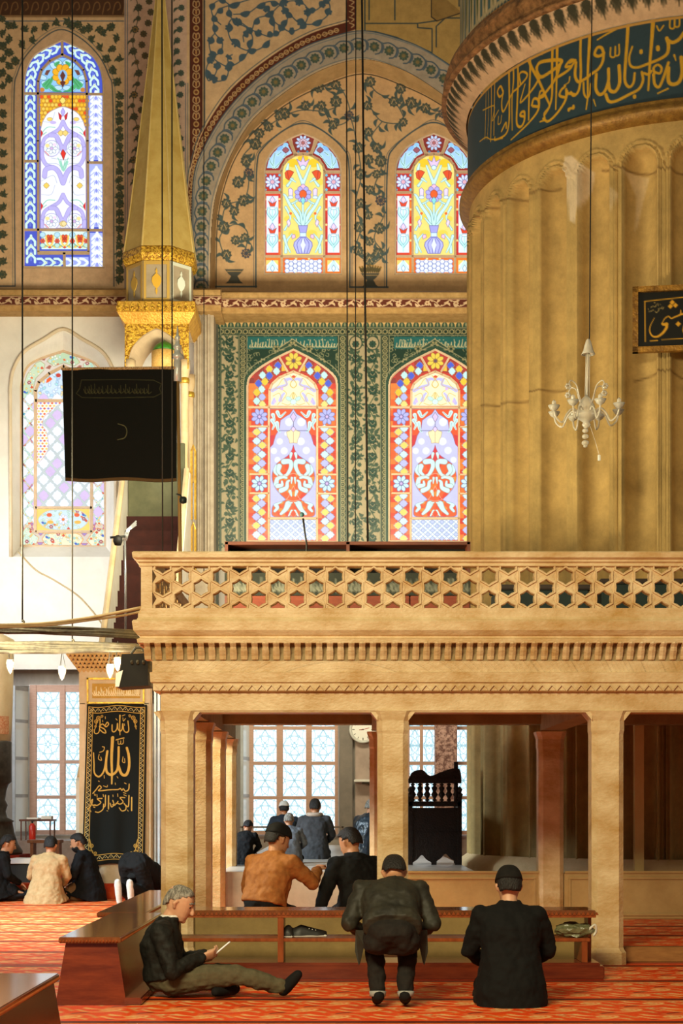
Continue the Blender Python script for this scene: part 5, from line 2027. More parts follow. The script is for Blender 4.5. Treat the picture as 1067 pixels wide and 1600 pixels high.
def arch_plate(y, th):
    """arched front of the canopy with a pointed opening"""
    m = MB()
    hw = 49 * kT
    op = smooth_pts([(-44, 590), (-43, 575), (-38, 558), (-26, 543), (-12, 533), (0, 528), (12, 533), (26, 543), (38, 558), (43, 575), (44, 590)], 5)
    A = [Vector((TX + s * kT, y, zT(v))) for s, v in op]
    T = [Vector((TX + np.clip(s * 1.15, -49, 49) * kT, y, zT(521))) for s, v in op]
    T[0] = Vector((TX - hw, y, zT(590)))
    T[-1] = Vector((TX + hw, y, zT(590)))
    T[1] = Vector((TX - hw, y, zT(575)))
    T[-2] = Vector((TX + hw, y, zT(575)))
    m.strip(A, T)
    m.strip([v + Vector((0, th, 0)) for v in A], [v + Vector((0, th, 0)) for v in T])
    return m, A


m, A = arch_plate(TY - 49 * kT, .05)
m.build('canopy_spandrel', RELG, pul)
m = MB()
m.strip(A, [v + Vector((0, .05, 0)) for v in A])
inner = [Vector((TX + (v.x - TX) * .66, TY - 20 * kT, zT(548) + (v.z - zT(528)) * .95)) for v in A]
m.strip([v + Vector((0, .06, 0)) for v in A], inner)
m.build('canopy_soffit', mat('soffit_plaster', '#b09a7c', 0.8, '#bfa888', 5), pul)
m = MB()
m.box(TX - 47 * kT, TX + 47 * kT, TY - 10 * kT, TY + 47 * kT, zT(522), zT(515))
m.build('canopy_ceiling', mat('soffit_plaster', '#b09a7c'), pul)
for sx in (-1, 1):
    for sy in (-1, 1):
        m = MB()
        cx, cy = TX + sx * 42 * kT, TY + sy * 42 * kT
        m.lathe([(.085, zT(745)), (.085, zT(740)), (.07, zT(735)), (.07, zT(606)), (.075, zT(600)), (.10, zT(588)), (.10, zT(575))], (cx, cy, 0), 14)
        cl = m.build('canopy_column', PM, pul, True)
        m = MB()
        m.lathe([(.074, zT(611)), (.088, zT(609)), (.088, zT(604)), (.074, zT(602))], (cx, cy, 0), 14)
        m.build('gilt_ring', GOLD, cl, True)
# small green-tiled cupola standing under the canopy
m = MB()
m.lathe([(18 * kT, zT(563)), (17.6 * kT, zT(559)), (15 * kT, zT(554)), (9 * kT, zT(549)), (3 * kT, zT(546)), (.5 * kT, zT(544))], (px2(257, TY - .5), TY - .5, 0), 24)
m.build('cupola', mat('green_tile', '#2c6a1e', 0.4, '#4a8a2c', 30), pul, True)
m = MB()
m.lathe([(20 * kT, zT(590)), (20 * kT, zT(563)), (18 * kT, zT(562))], (px2(257, TY - .5), TY - .5, 0), 24)
m.build('cupola_drum', mat('gold_brick', '#c09048', 0.5, '#dcb468', 40), pul, True)
# tower body and stair
m = MB()
m.box(TX - .56, TX + .56, TY - .56, TY + .62, 0, 6.5)
m.build('tower', PM, pul)
m = MB()
m.box(TX - .50, TX + .50, TY - .60, TY - .55, zz(835, 28), zz(690, 28), .01)
m.build('tower_door', mat('door_green', '#4a4a30', 0.7, '#5a583c', 4), pul)
for sx in (-1, 1):
    X = TX + sx * .56
    prof = [(23.25, 0), (28.2, 0), (28.2, 7.15), (27.9, 7.15), (25.6, 4.12), (24.0, 2.35), (23.25, 1.7)]
    m = MB()
    m.prism([Vector((X - .05, y, z)) for y, z in prof], (.10, 0, 0))
    m.build('stair_parapet', PMW, pul)
    m = MB()
    for dz, r in ((0.0, .05), (-.18, .018), (-.9, .02)):
        m.tube([Vector((X - sx * .01, y, z + dz)) for y, z in ((23.3, 1.75), (24.0, 2.4), (25.6, 4.17), (27.9, 7.2), (28.25, 7.2))], r, 6)
    m.build('parapet_rail', PM, pul)
m = MB()
n = 22
for k in range(n):
    y = 23.3 + k * (4.9 / n)
    m.box(TX - .52, TX + .52, y, 28.2, k * .291, (k + 1) * .291)
m.build('steps', mat('dark_stair_carpet', '#2c0f0a', 0.95, '#3a150e', 8), pul)
# gilt trimmed marble panels on the right flank of the tower
m = MB()
for (y0, y1) in ((700, 812), (822, 905)):
    for s in (0, 1):
        m.tube([P(299 + 6 * s, y1, 28.1), P(299 + 6 * s, y0 + 5, 28.1)], .022, 5)
    m.tube([P(299, y0 + 5, 28.1), P(302, y0 - 5, 28.1), P(305, y0 + 5, 28.1)], .022, 5)
m.build('gilt_trim', GOLD, pul)
# gate
m = MB()
jw = (123.5, 138, 225, 238)
gx = [px2(v, DG_) for v in jw]
zG = lambda py: zz(py, DG_)
for a, b in ((gx[0], gx[1]), (gx[2], gx[3])):
    mm = MB()
    mm.box(a, b, DG_, DG_ + .22, 0, zG(1048), .012)
    mm.tube([Vector((b - .03, DG_ - .005, 0.1)), Vector((b - .03, DG_ - .005, zG(1060)))], .018, 6)
    mm.build('gate_jamb', PM, pul)
m.box(gx[0], gx[3], DG_ - .01, DG_ + .24, zG(1100), zG(1046), .01)
m.build('gate_header', PM, pul)
m = MB()
for t in range(5):
    e = .02 + t * .035
    z0 = zG(1050) + t * .052
    m.box(gx[0] - e, gx[3] + e, DG_ - .01 - e, DG_ + .22 + e, z0 + .026, z0 + .053)
    n = 18 + t
    for k in range(n):
        x = gx[0] - e + (gx[3] - gx[0] + 2 * e) * (k + .5) / n
        m.prism([Vector((x - .03, DG_ - .012 - e, z0 + .03)), Vector((x + .03, DG_ - .012 - e, z0 + .03)), Vector((x, DG_ + .02 - e, z0 - .02))], (0, .05, 0))
m.build('gate_cornice', mat('gate_cornice_stone', '#c09a5c', 0.6, '#d8b87c', 6, .2, 30), pul)
m = MB()
for (x0, x1, y0, y1) in ((136, 226, 1059, 1062), (136, 138.5, 1059, 1098), (223.5, 226, 1059, 1098), (136, 226, 1097, 1099.5)):
    m.box(px2(x0, DG_), px2(x1, DG_), DG_ - .03, DG_, zG(y1), zG(y0))
m.build('gate_moulding', GOLD, pul)
c = Canvas(144, 1068, 219, 1091, 3.0, '#c79a44')
rg = random.Random(14)
x = 147
while x < 217:
    h = rg.uniform(5, 17)
    c.stroke([(x, 1087), (x + rg.uniform(-.6, .6), 1087 - h)], 1.3, '#efdcae')
    c.stroke([(x - 3, 1080 + rg.uniform(-3, 5)), (x, 1087), (x + 3.4, 1085), (x + 4.4, 1078 + rg.uniform(-3, 4))], 1.2, '#efdcae', 4)
    if rg.random() > .5:
        c.ell(x + 2, 1073 + rg.random() * 4, .9, .9, '#efdcae', 0, None, 1, 6)
    x += rg.uniform(2.6, 4.4)
link('gate_inscription', c.mesh('gate_inscription', flat(DG_ - .016)), VPAINT, pul)
m = MB()
m.box(gx[0] - .10, gx[3] + .08, DG_ - .02, DG_ + .25, 0, .51, .01)
m.build('gate_sill', mat('sill_stone', '#bfae92', 0.6, '#d0c0a6', 6, .2, 30), pul)

m = MB()
for x0, x1 in ((240.5, 244), (246, 250)):
    m.box(px2(x0, 23.05), px2(x1, 23.05), 23.05, 23.10, .22, zz(1062, 23.05), .006)
m.build('pale_screen', mat('screen_glass', '#b8c4cc', 0.2, '#dce6ec', 3), pul)
# ---- black cloth with gold calligraphy hanging in the gate
c = Canvas(0, 0, 592, 1480, 0.5, '#10130f')
c.T = (0, 0, 1)
GD = '#cda24c'
# coordinates follow the cloth: u 0..592 across, v 0..1480 down
for (u, w) in ((18, 5), (60, 5), (530, 5), (572, 5)):
    c.stroke([(u, 20), (u, 1440)], w + 1, GD)
for (v, w) in ((20, 5), (72, 5), (1388, 5), (1440, 5)):
    c.stroke([(18, v), (572, v)], w + 1, GD)
for y0 in np.arange(30, 1420, 46):
    for u in (39, 551):
        c.stroke([(u - 15, y0), (u + 12, y0 + 23), (u - 15, y0 + 46)], 6, '#c8b070', 4)
        c.ell(u - 8, y0 + 23, 4, 4, '#e8d8a8', 0, None, 1, 6)
for x0 in np.arange(30, 560, 54):
    for v in (46, 1414):
        c.stroke([(x0, v + 14), (x0 + 27, v - 14), (x0 + 54, v + 14)], 6, '#c8b070', 4)
        c.ell(x0 + 27, v + 6, 4, 4, '#e8d8a8', 0, None, 1, 6)
ox, oy = -22, -64           # offset from the photo crop to the cloth


def gold(strokes, col=GD):
    for st in strokes:
        c.stroke(np.array(st[0]) + np.array([ox, oy]), st[1] * .8, col, 6 if len(st[0]) > 2 else 0, st[2] * .8 if len(st) > 2 else None)


gold([([(100, 505), (108, 600), (115, 690), (160, 725), (205, 680), (225, 580), (235, 500)], 14, 26), ([(235, 500), (225, 600), (235, 690), (285, 722), (335, 680), (345, 580), (345, 470)], 28), ([(283, 380), (278, 560), (285, 700), (286, 805)], 40, 18),
      ([(345, 640), (380, 715), (425, 715), (450, 640), (445, 540), (425, 470)], 34, 30), ([(318, 402), (395, 380)], 12), ([(337, 410), (340, 440), (362, 435), (364, 410), (366, 440), (388, 430), (390, 395)], 9), ([(185, 450), (205, 460), (195, 490), (160, 500)], 10), ([(155, 520), (150, 560), (180, 575), (172, 545)], 9), ([(390, 555), (385, 600), (408, 605), (405, 570)], 9),
      ([(425, 470), (450, 520)], 14), ([(210, 720), (212, 745)], 8), ([(155, 765), (165, 770)], 8), ([(335, 740), (345, 755)], 8)])
gold([([(275, 260), (278, 315), (300, 325), (322, 300), (328, 250), (335, 300), (355, 320), (375, 300), (380, 250), (392, 310), (420, 325), (440, 300), (430, 220)], 14), ([(350, 175), (350, 260), (355, 355)], 18, 10), ([(380, 195), (385, 225), (405, 200)], 8), ([(310, 205), (325, 220)], 8), ([(372, 178), (400, 165)], 8),
      ([(100, 290), (105, 320), (130, 325), (150, 300), (155, 200), (140, 190)], 12), ([(155, 290), (190, 320), (215, 325), (200, 290), (150, 260)], 13), ([(150, 260), (180, 240), (215, 270), (240, 250), (225, 230), (205, 260)], 13), ([(180, 205), (182, 220)], 9), ([(205, 175), (207, 195)], 8), ([(395, 250), (398, 265)], 8)])
gold([([(455, 800), (450, 850), (420, 870), (400, 850), (385, 865), (370, 850), (340, 862), (240, 858), (160, 855), (185, 830), (165, 810), (135, 845), (105, 880)], 13), ([(120, 885), (130, 890)], 9), ([(410, 795), (425, 800)], 10), ([(400, 885), (425, 890)], 8), ([(205, 815), (240, 830), (245, 815)], 8), ([(320, 800), (322, 815)], 8)])
gold([([(482, 920), (483, 1040)], 16), ([(455, 905), (452, 1000), (430, 1005), (410, 985)], 14), ([(430, 1000), (425, 1040), (390, 1055), (365, 1030)], 13), ([(415, 930), (370, 935), (400, 970), (370, 995), (340, 985), (320, 1005), (300, 1000)], 13), ([(300, 960), (312, 1000), (290, 1020), (275, 985)], 12), ([(350, 970), (340, 990)], 12), ([(345, 900), (348, 925)], 9), ([(405, 905), (430, 912)], 9), ([(300, 910), (302, 925)], 8),
      ([(258, 915), (260, 1035)], 15), ([(228, 905), (228, 1000), (210, 1010)], 14), ([(212, 985), (208, 1030), (170, 1055), (135, 1050)], 13), ([(195, 930), (150, 930), (185, 965), (150, 990), (120, 985)], 13), ([(135, 985), (110, 990), (90, 960), (105, 935), (95, 985), (60, 1030)], 12), ([(115, 1005), (130, 1008)], 9), ([(205, 895), (210, 915)], 9), ([(145, 890), (148, 915)], 9), ([(75, 930), (85, 945)], 8), ([(120, 895), (132, 900)], 8), ([(90, 1040), (92, 1050)], 8), ([(445, 1040), (450, 1050)], 8), ([(245, 1050), (255, 1054)], 8)])
for (sx, u, v, k) in ((1, 75, 1300, 1), (-1, 515, 1300, 1), (1, 95, 100, -1), (-1, 480, 100, -1)):
    for (dx, dy, r) in ((5, 60, 24), (10, 0, 20), (48, 70, 16), (-20, 90, 12)) if k > 0 else ((20, 20, 22), (0, 50, 20), (-5, 95, 12), (55, 5, 14)):
        c.ell(u + sx * dx, v + dy, r, r, '#b98f3e', 0, None, 1, 12)
        c.ell(u + sx * dx, v + dy, r * .6, r * .6, '#10130f', 0, None, 1, 10)
        c.ell(u + sx * dx, v + dy, r * .35, r * .35, '#b98f3e', 0, None, 1, 8)
    c.stroke([(u - sx * 10, v - 60 * k + (60 if k < 0 else 0)), (u, v - 20 * k + (60 if k < 0 else 0)), (u + sx * 10, v + 40)], 9, '#b98f3e', 4)


def cloth_fn(U_, V_):
    t = V_ / 1480
    px_l = 136 - 8 * t
    px_r = 229.5 - 4 * t
    px_ = px_l + (px_r - px_l) * U_ / 592
    py_ = 1100.5 + 250 * t + 1.5 * np.sin(U_ / 592 * 9)
    d = DG_ - .05 - .02 * np.sin(U_ / 592 * 16) * t - .03 * t
    return (px_ - CX) * d / F, d, EYE + (HY - py_) * d / F


me = c.mesh('calligraphy_curtain', cloth_fn)
o = link('calligraphy_curtain', me, vmat('embroidered_velvet', 0.85, 0, 0.15, 30), smooth=True)
so = o.modifiers.new('thickness', 'SOLIDIFY')
so.thickness = 0.012
thing(o, 'long black velvet curtain embroidered with gold calligraphy in the pulpit gate', 'curtain')

# ---- banner on its pole
DB = 22.6
ban = empty('banner', P(280.5, 1415, DB), 'black velvet banner with faint gold script and crescent on a tall pole', 'banner')
ban.location.z = 0
m = MB()
m.tube([Vector((px2(284, DB), DB, 0)), P(281.5, 860, DB), P(277.5, 575, DB)], [.028, .026, .024], 10)
m.build('pole', mat('pole_wood', '#8a6a3c', 0.5, '#a8844c', 6, stretch=(1, 1, .2)), ban, True)
m = MB()
m.lathe([(.055, 0), (.055, .28), (.05, .29), (.05, .32), (.085, .33), (.085, .37), (.045, .40), (.045, .46), (.06, .47), (.06, .50), (.03, .53), (.03, .60), (.04, .61), (.04, .63), (.02, .65), (.012, .74), (.0, .80)], P(277.3, 596, DB), 14)
m.build('finial', mat('finial_silver', '#c8ccc8', 0.3, '#e4e8e4', 6, metal=.3), ban, True)
c = Canvas(97, 577, 276, 752, 1.3, '#0b0c08')
FA_ = '#3a3a28'
c.stroke(smooth_pts([(127, 594), (240, 594), (249, 607), (240, 620), (127, 621), (124, 607), (127, 594)], 2), .9, '#46462c')
rb = random.Random(3)
x = 133
while x < 236:
    c.stroke([(x, 614), (x + rb.uniform(-1, 1), 614 - rb.uniform(4, 14))], .9, '#4c4a2c')
    c.stroke([(x - 3, 608), (x, 615), (x + 5, 612)], .9, '#4c4a2c', 3)
    x += rb.uniform(4, 8)
c.stroke([(183, 663), (194, 667), (197, 676), (193, 685), (182, 688)], 1.2, '#6a6848', 5)
c.rect(97, 747, 276, 752, '#5a4428')


def banner_fn(X, Y):
    t = (Y - 577) / 175
    u = (276 - X) / 179
    xs = X + 5 * t * u
    d = DB - .03 + .05 * np.sin(u * 7) * u + .02 * np.sin(t * 5 + u * 3)
    y = Y + 1.4 * np.sin(u * 10) * t + (1 - t) * (-.5 * u)
    return (xs - CX) * d / F, d, EYE + (HY - y) * d / F


o = link('banner_cloth', c.mesh('banner_cloth', banner_fn), vmat('banner_velvet', 0.9, 0, 0.2, 40), ban, True)
so = o.modifiers.new('thickness', 'SOLIDIFY')
so.thickness = 0.012
m = MB()
m.tube([P(96, 576.5, DB - .03), P(278, 574.5, DB - .03)], .02, 6)
m.build('banner_fringe', mat('fringe_gold', '#8a6a40', 0.6, '#c8a878', 60, lo=.45, hi=.55), ban)
# ================================================================== hanging cables, lamps, small furnishings
CAB = mat('cable_black', '#17140f', 0.6, '#241f18', 10)


def cable(pts, r, label, group=None):
    m = MB()
    m.tube(pts, r, 6)
    o = m.build('hanging_cable', CAB, smooth=True)
    return thing(o, label, 'cable', group)


cable([P(35, -40, 14.0), P(35, 972, 14.0)], .0075, 'thin black cable hanging nearest the left edge, down to the lamp ring')
cable([P(113, -40, 15.6), P(113, 1006, 15.6)], .0075, 'thin black cable hanging in front of the left windows beside the banner')
cable([P(253, -40, 20), P(254, 900, 20)], .009, 'left one of two black cables hanging in front of the yellow spire')
cable([P(268.5, -40, 20), P(269, 900, 20)], .009, 'right one of two black cables hanging in front of the yellow spire')
o_ = MB().tube(smooth_pts([P(28, 862, DL - .012), P(55, 890, DL - .012), P(82, 905, DL - .012), P(118, 928, DL - .012), P(140, 950, DL - .012), P(160, 976, DL - .012)], 5), .014, 6).build('wall_cable', mat('cable_cream', '#b8a078', 0.7, '#c8b48c'), smooth=True)
thing(o_, 'cream cable running diagonally down the white wall under the lower left window', 'cable')
cable([P(318.5, -40, 21), P(318.5, 900, 21)], .006, 'faint cable hanging between the spire and the big arch')
cable([P(541, -40, 20), P(543.5, 900, 20)], .008, 'leftmost of three cables hanging between the arched windows')
cable([P(556, -40, 20), P(555, 900, 20)], .006, 'middle and thinnest of three cables hanging between the arched windows')
cable([P(565, -40, 20), P(575, 900, 20)], .013, 'thick slightly slanting cable hanging between the arched windows')

# ---- iron lamp frame carrying cables and glass lamps, left of the gallery
lf_ = empty('lamp_frame', P(100, 1012, 15.6), 'horizontal iron lamp frame wound with cables, hung left of the gallery', 'lamp frame')
IRON = mat('old_iron', '#3a342a', 0.55, '#57503e', 14, .3, 40)
m = MB()
rl = random.Random(9)
for k in range(7):
    oy = rl.uniform(-6, 5)
    m.tube([P(-60 + 73 * j, 982 + oy + rl.uniform(-2.4, 2.4) + j * 2.4, 14.0) for j in range(5)], rl.uniform(.009, .02), 6)
m.build('front_rail', IRON, lf_, True)
m = MB()
for k in range(8):
    oy = rl.uniform(-8, 7)
    m.tube([P(-60 + 74 * j, 1012 + oy * (1 - .12 * j) + rl.uniform(-2.4, 2.4) + .5 * j, 15.6) for j in range(5)], rl.uniform(.010, .022), 6)
m.build('rear_rail', IRON, lf_, True)
m = MB()
m.tube(smooth_pts([P(-60, 978, 13.8), P(60, 975, 13.8), P(130, 967, 13.8), P(180, 958, 13.7), P(222, 949, 13.6)], 6), .014, 6)
m.tube(smooth_pts([P(-60, 982, 13.8), P(70, 977, 13.8), P(140, 969, 13.8), P(190, 962, 13.7), P(222, 955, 13.6)], 6), .010, 6)
m.build('cable_bundle', mat('cable_tan', '#8a7450', 0.6, '#a58c62', 8), lf_, True)
for x, y0, y1, d in ((35, 972, 990, 14.0), (113, 1002, 1020, 15.6)):
    m = MB()
    m.tube(smooth_pts([P(x, y0 - 3, d), P(x + 2.5, y0, d), P(x, y0 + 4, d), P(x - 2, y0 + 8, d), P(x, y1, d)], 4), .010, 6)
    m.build('hook', IRON, lf_, True)
GLB = emit('lamp_glow', '#fff2dc', 14.0)
LGLASS = mat('lamp_glass', '#fff4e4', 0.1, '#ffffff', 3)
LGLASS.node_tree.nodes['Principled BSDF'].inputs['Transmission Weight'].default_value = 0.85
lamps = [(16, 1040, 15.6, 'glass lamp glowing at the left edge under the lamp frame'), (97, 1050, 15.6, 'glass lamp hanging under the lamp frame in front of the lower window'), (184, 1036, 15.6, 'upper bright glass lamp hanging beside the black floodlight'), (172, 1047, 15.6, 'lower bright glass lamp partly behind the black floodlight')]
for x, y, d, lab in lamps:
    o = empty('glass_lamp', P(x, y, d), lab, 'lamp', 'glass lamps under the lamp frame')
    s = d / F
    m = MB()
    m.lathe([(.5 * s, -13 * s), (3 * s, -10 * s), (5.5 * s, -3 * s), (6.5 * s, 4 * s), (5.5 * s, 9 * s), (5.0 * s, 9.5 * s), (6 * s, 4 * s), (5.2 * s, -2 * s), (2.6 * s, -9 * s)], P(x, y, d), 14, cap=False)
    m.build('lamp_cup', LGLASS, o, True)
    m = MB()
    m.ico(P(x, y, d), 4.2 * s, 2, (1, 1, 1.5))
    m.build('bulb', GLB, o, True)
    m = MB()
    for a in range(3):
        m.tube([P(x, y - 9, d) + Vector((5 * s * math.cos(a * 2.1), 5 * s * math.sin(a * 2.1), 0)), P(x, y - 34, d)], .0025, 4)
    m.build('chain', CAB, o)
    L = bpy.data.lights.new('lamp_light', 'POINT')
    L.energy = 9
    L.color = (1, .85, .6)
    L.shadow_soft_size = .04
    lo = bpy.data.objects.new('lamp_light', L)
    COL.objects.link(lo)
    lo.location = P(x, y, d - .09)

# ---- black floodlight on the gallery flank
fl_ = empty('floodlight', P(212, 1050, 13.9), 'black box floodlight fixed to the left end of the gallery', 'floodlight')
DFL = 13.9
m = MB()
m.prism([P(190, 1022, DFL), P(230, 1020, DFL), P(232, 1071, DFL), P(184, 1074, DFL)], (0, .35, 0))
m.build('housing', mat('flood_black', '#0c0b0a', 0.7, '#141210', 10), fl_)
m = MB()
m.prism([P(181, 1052, DFL - .02), P(192, 1047, DFL - .02), P(186, 1073, DFL - .02), P(180, 1073, DFL - .02)], (0, .37, 0))
m.build('barn_door', mat('flood_steel', '#b8b4ac', 0.3, '#d0ccc4', 6, metal=.5), fl_)
m = MB()
m.tube([P(205, 1022, DFL + .1), P(212, 1012, DFL + .1), P(222, 1012, DFL + .1), P(229, 1024, DFL + .1)], .012, 6)
m.build('bracket', IRON, fl_)
for k in range(3):
    m = MB()
    m.tube([P(206 + 9 * k, 1033, DFL + .0), P(206 + 9 * k, 1036, DFL - .03)], .012, 8)
    m.build('knob', IRON, fl_)

# ---- glass chandelier in front of the pillar
DC = 15.4
ch = empty('glass_chandelier', P(915, 655, DC), 'clear blown glass chandelier hanging in front of the fluted pillar', 'chandelier')
CG = mat('chandelier_glass', '#f2ead8', 0.08, '#fffaf0', 3, spec=.8)
CG.node_tree.nodes['Principled BSDF'].inputs['Transmission Weight'].default_value = 0.55
CG.node_tree.nodes['Principled BSDF'].inputs['IOR'].default_value = 1.35
sC = DC / F
cx, cy = px2(916, DC), DC
zC = lambda y: zz(y, DC)
m = MB()
m.tube([P(925, -40, DC), P(921, 525, DC), P(919.5, 540, DC)], .006, 6)
m.build('hanging_cable', CAB, ch)
m = MB()
m.lathe([(2 * sC, zC(530)), (4 * sC, zC(533)), (6 * sC, zC(540)), (8 * sC, zC(548)), (11 * sC, zC(554)), (10 * sC, zC(554)), (6.5 * sC, zC(546)), (3 * sC, zC(536))], (px2(919, DC), cy, 0), 20, cap=False)
m.build('bell_cup', CG, ch, True)
m = MB()
m.tube([P(918.5, 548, DC), P(917, 620, DC)], 2.0 * sC, 10)
m.tube([P(915.5, 552, DC), P(914, 620, DC)], .6 * sC, 6)
m.tube([P(921.5, 552, DC), P(920.5, 620, DC)], .6 * sC, 6)
m.build('stem', CG, ch, True)
m = MB()
m.lathe([(2 * sC, zC(618)), (8 * sC, zC(624)), (13 * sC, zC(634)), (14 * sC, zC(641)), (17 * sC, zC(646)), (18 * sC, zC(650)), (12 * sC, zC(655)), (5 * sC, zC(660)), (7 * sC, zC(664)), (4 * sC, zC(668)), (1.5 * sC, zC(670))], (cx, cy, 0), 20)
m.build('centre_bowl', CG, ch, True)
m = MB()
for y, r in ((673, 5), (682, 5.5), (692, 6), (697, 3.5)):
    m.ico((px2(914.5, DC), cy, zC(y)), r * sC, 2, (1, 1, .75))
m.build('pendant_drop', CG, ch, True)
rc = random.Random(5)
for k in range(8):
    a = math.pi * 2 * k / 8 + .25
    ca, sa = math.cos(a), math.sin(a)
    pt = lambda r, y: Vector((cx + r * sC * ca, cy + r * sC * sa, zC(y)))
    m = MB()
    m.tube(smooth_pts([pt(10, 648), pt(22, 640), pt(32, 648), pt(40, 662), pt(50, 656), pt(54, 645)], 6), 1.5 * sC, 8)
    am = m.build('arm', CG, ch, True)
    m = MB()
    m.lathe([(1.5 * sC, 0), (6 * sC, 3 * sC), (9.5 * sC, 9 * sC), (8.6 * sC, 9 * sC), (5 * sC, 4 * sC), (1 * sC, 2 * sC)], pt(54, 646), 12, cap=False)
    m.lathe([(1.4 * sC, 3 * sC), (1.4 * sC, 9 * sC), (3.4 * sC, 12 * sC), (3.4 * sC, 15 * sC), (.5 * sC, 18 * sC)], pt(54, 646), 10)
    m.build('candle_cup', CG, am, True)
    if k % 2 == 0:
        b = a + .4
        q = lambda r, y: Vector((cx + r * sC * math.cos(b), cy + r * sC * math.sin(b), zC(y)))
        h = 592 + 10 * rc.random()
        m = MB()
        m.tube(smooth_pts([q(8, 640), q(16, 620), q(22, h + 5), q(34, h), q(40, h + 9)], 6), 1.0 * sC, 6)
        for j in range(6):
            e = j * 1.05
            m.ico(q(40, h + 10) + Vector((3 * sC * math.cos(e), 0, 3 * sC * math.sin(e))), 2.6 * sC, 1)
        m.build('glass_flower', CG, ch, True)
m = MB()
m.box(px2(934, DC), px2(938, DC), DC - .01, DC + .01, zC(720), zC(711), .003)
m.tube([P(936, 711, DC), P(930, 690, DC), P(920, 660, DC)], .0015, 4)
m.build('pull_tag', mat('tag_white', '#f4f0e6', 0.5, '#ffffff'), ch)

# ---- framed calligraphy panel on the pillar
pan_t = Vector((math.cos(math.radians(352)), math.sin(math.radians(352)), 0))       # along the panel, nearer to the right
p0 = P(988, 502, 17.86)
fr_ = empty('framed_calligraphy', p0, 'black framed panel with gold Arabic calligraphy fixed to the pillar', 'framed calligraphy')
HWp, HHp = 1.50, .365


def PP(s, z, out=0.0):
    n = Vector((pan_t.y, -pan_t.x, 0))
    return p0 + pan_t * s + Vector((0, 0, z)) + n * out


m = MB()
for (s0, s1, z0, z1) in ((0, HWp, HHp - .06, HHp), (0, HWp, -HHp, -HHp + .06), (0, .06, -HHp, HHp), (HWp - .06, HWp, -HHp, HHp)):
    q = [PP(s0, z0), PP(s1, z0), PP(s1, z1), PP(s0, z1)]
    m.prism(q, Vector((pan_t.y, -pan_t.x, 0)) * .07)
m.build('gilt_frame', mat('frame_gilt', '#6a4414', 0.4, '#b5812e', 10, .3, 40, metal=.3), fr_)
c = Canvas(0, -HHp + .05, HWp, HHp - .05, 110, '#15130f')
kk = 87.0 / 1067 * 17.86 / F
GP = '#d69a26'
PQ = lambda L: [((u - 95) * kk, (v - 750) * kk * .98) for u, v in L]
for L, w, w1 in (([(325, 390), (335, 1170)], 20, 20), ([(325, 388), (2400, 250)], 18, 18), ([(430, 1165), (565, 1160)], 20, 20), ([(640, 1150), (2400, 1110)], 14, 14),
                 ([(508, 715), (430, 870), (420, 980), (470, 1070), (560, 1085), (660, 1020), (730, 920), (735, 850)], 10, 60), ([(735, 850), (670, 850), (655, 840)], 60, 40), ([(650, 830), (700, 740), (770, 700), (820, 740), (880, 720), (960, 690), (1010, 670), (1067, 660), (1200, 640), (1300, 560), (1250, 500)], 16, 46),
                 ([(1000, 590), (1000, 660)], 14, 30), ([(1060, 900), (1050, 1000), (1120, 1080), (1250, 1040)], 30, 40), ([(1420, 420), (1440, 1000)], 50, 30), ([(1600, 480), (1610, 900), (1520, 960)], 50, 20)):
    p = PQ(L)
    c.stroke(p, w * kk, GP, 6 if len(p) > 2 else 0, w1 * kk)
for (u, v, r) in ((840, 430, 52), (805, 505, 50), (900, 490, 50), (952, 855, 52)):
    (x, y), = PQ([(u, v)])
    c.poly([(x, y - r * kk), (x + r * kk, y), (x, y + r * kk), (x - r * kk, y)], GP)
for L in ([(390, 540), (395, 545)], [(400, 590), (440, 585), (490, 560)], [(440, 510), (480, 490), (520, 500), (545, 460)], [(570, 440), (575, 480)], [(520, 590), (545, 615), (590, 570), (580, 545)], [(600, 540), (640, 535), (650, 510)], [(680, 520), (660, 555)], [(615, 460), (618, 463)], [(500, 425), (520, 420)]):
    c.stroke(PQ(L), 15 * kk, '#9a8450', 4 if len(L) > 2 else 0)


def pan_fn(X, Y):
    n = Vector((pan_t.y, -pan_t.x, 0)) * .03
    return p0.x + pan_t.x * X + n.x, p0.y + pan_t.y * X + n.y, p0.z - Y


link('lettered_board', c.mesh('lettered_board', pan_fn), vmat('board_paint', 0.4, 0, 0.1, 20), fr_)

# ---- bookcase, microphone on the gallery
bc = empty('bookcase', (0.06, 17.0, 2.58), 'long dark wooden bookcase standing on the gallery behind the parapet', 'bookcase')
DBk = 17.0
xa, xm, xb = px2(351, DBk), px2(541, DBk), px2(735, DBk)
zt = zz(846, DBk)
m = MB()
m.box(xa, xb, DBk, DBk + .32, zt - .035, zt, .005)
for x in (xa, xm, xb - .035):
    m.box(x, x + .035, DBk, DBk + .32, 2.58, zt)
for z in (2.60, 3.56, 3.76):
    m.box(xa, xb, DBk + .01, DBk + .32, z, z + .03)
m.build('carcass', mat('bookcase_wood', '#5a2814', 0.45, '#74361c', 5, stretch=(1, 1, 4)), bc)
m = MB()
m.box(xa, xb, DBk + .29, DBk + .32, 2.58, zt)
m.build('back_board', mat('bookcase_dark', '#0c0705', 0.8, '#140b08', 5), bc)
for a, b in ((xa, xm), (xm, xb)):
    n = 2
    for k in range(n):
        m = MB()
        m.box(a + .04 + (b - a - .04) * k / n, a + .03 + (b - a - .04) * (k + 1) / n, DBk - .015, DBk + .01, 2.62, 3.555, .006)
        m.build('door', mat('bookcase_door', '#7c2c10', 0.5, '#94401c', 5, stretch=(1, 1, 4)), bc)
c = Canvas(xa, 0, xb, .24, 60, '#34362e')
rk = random.Random(31)
x = xa
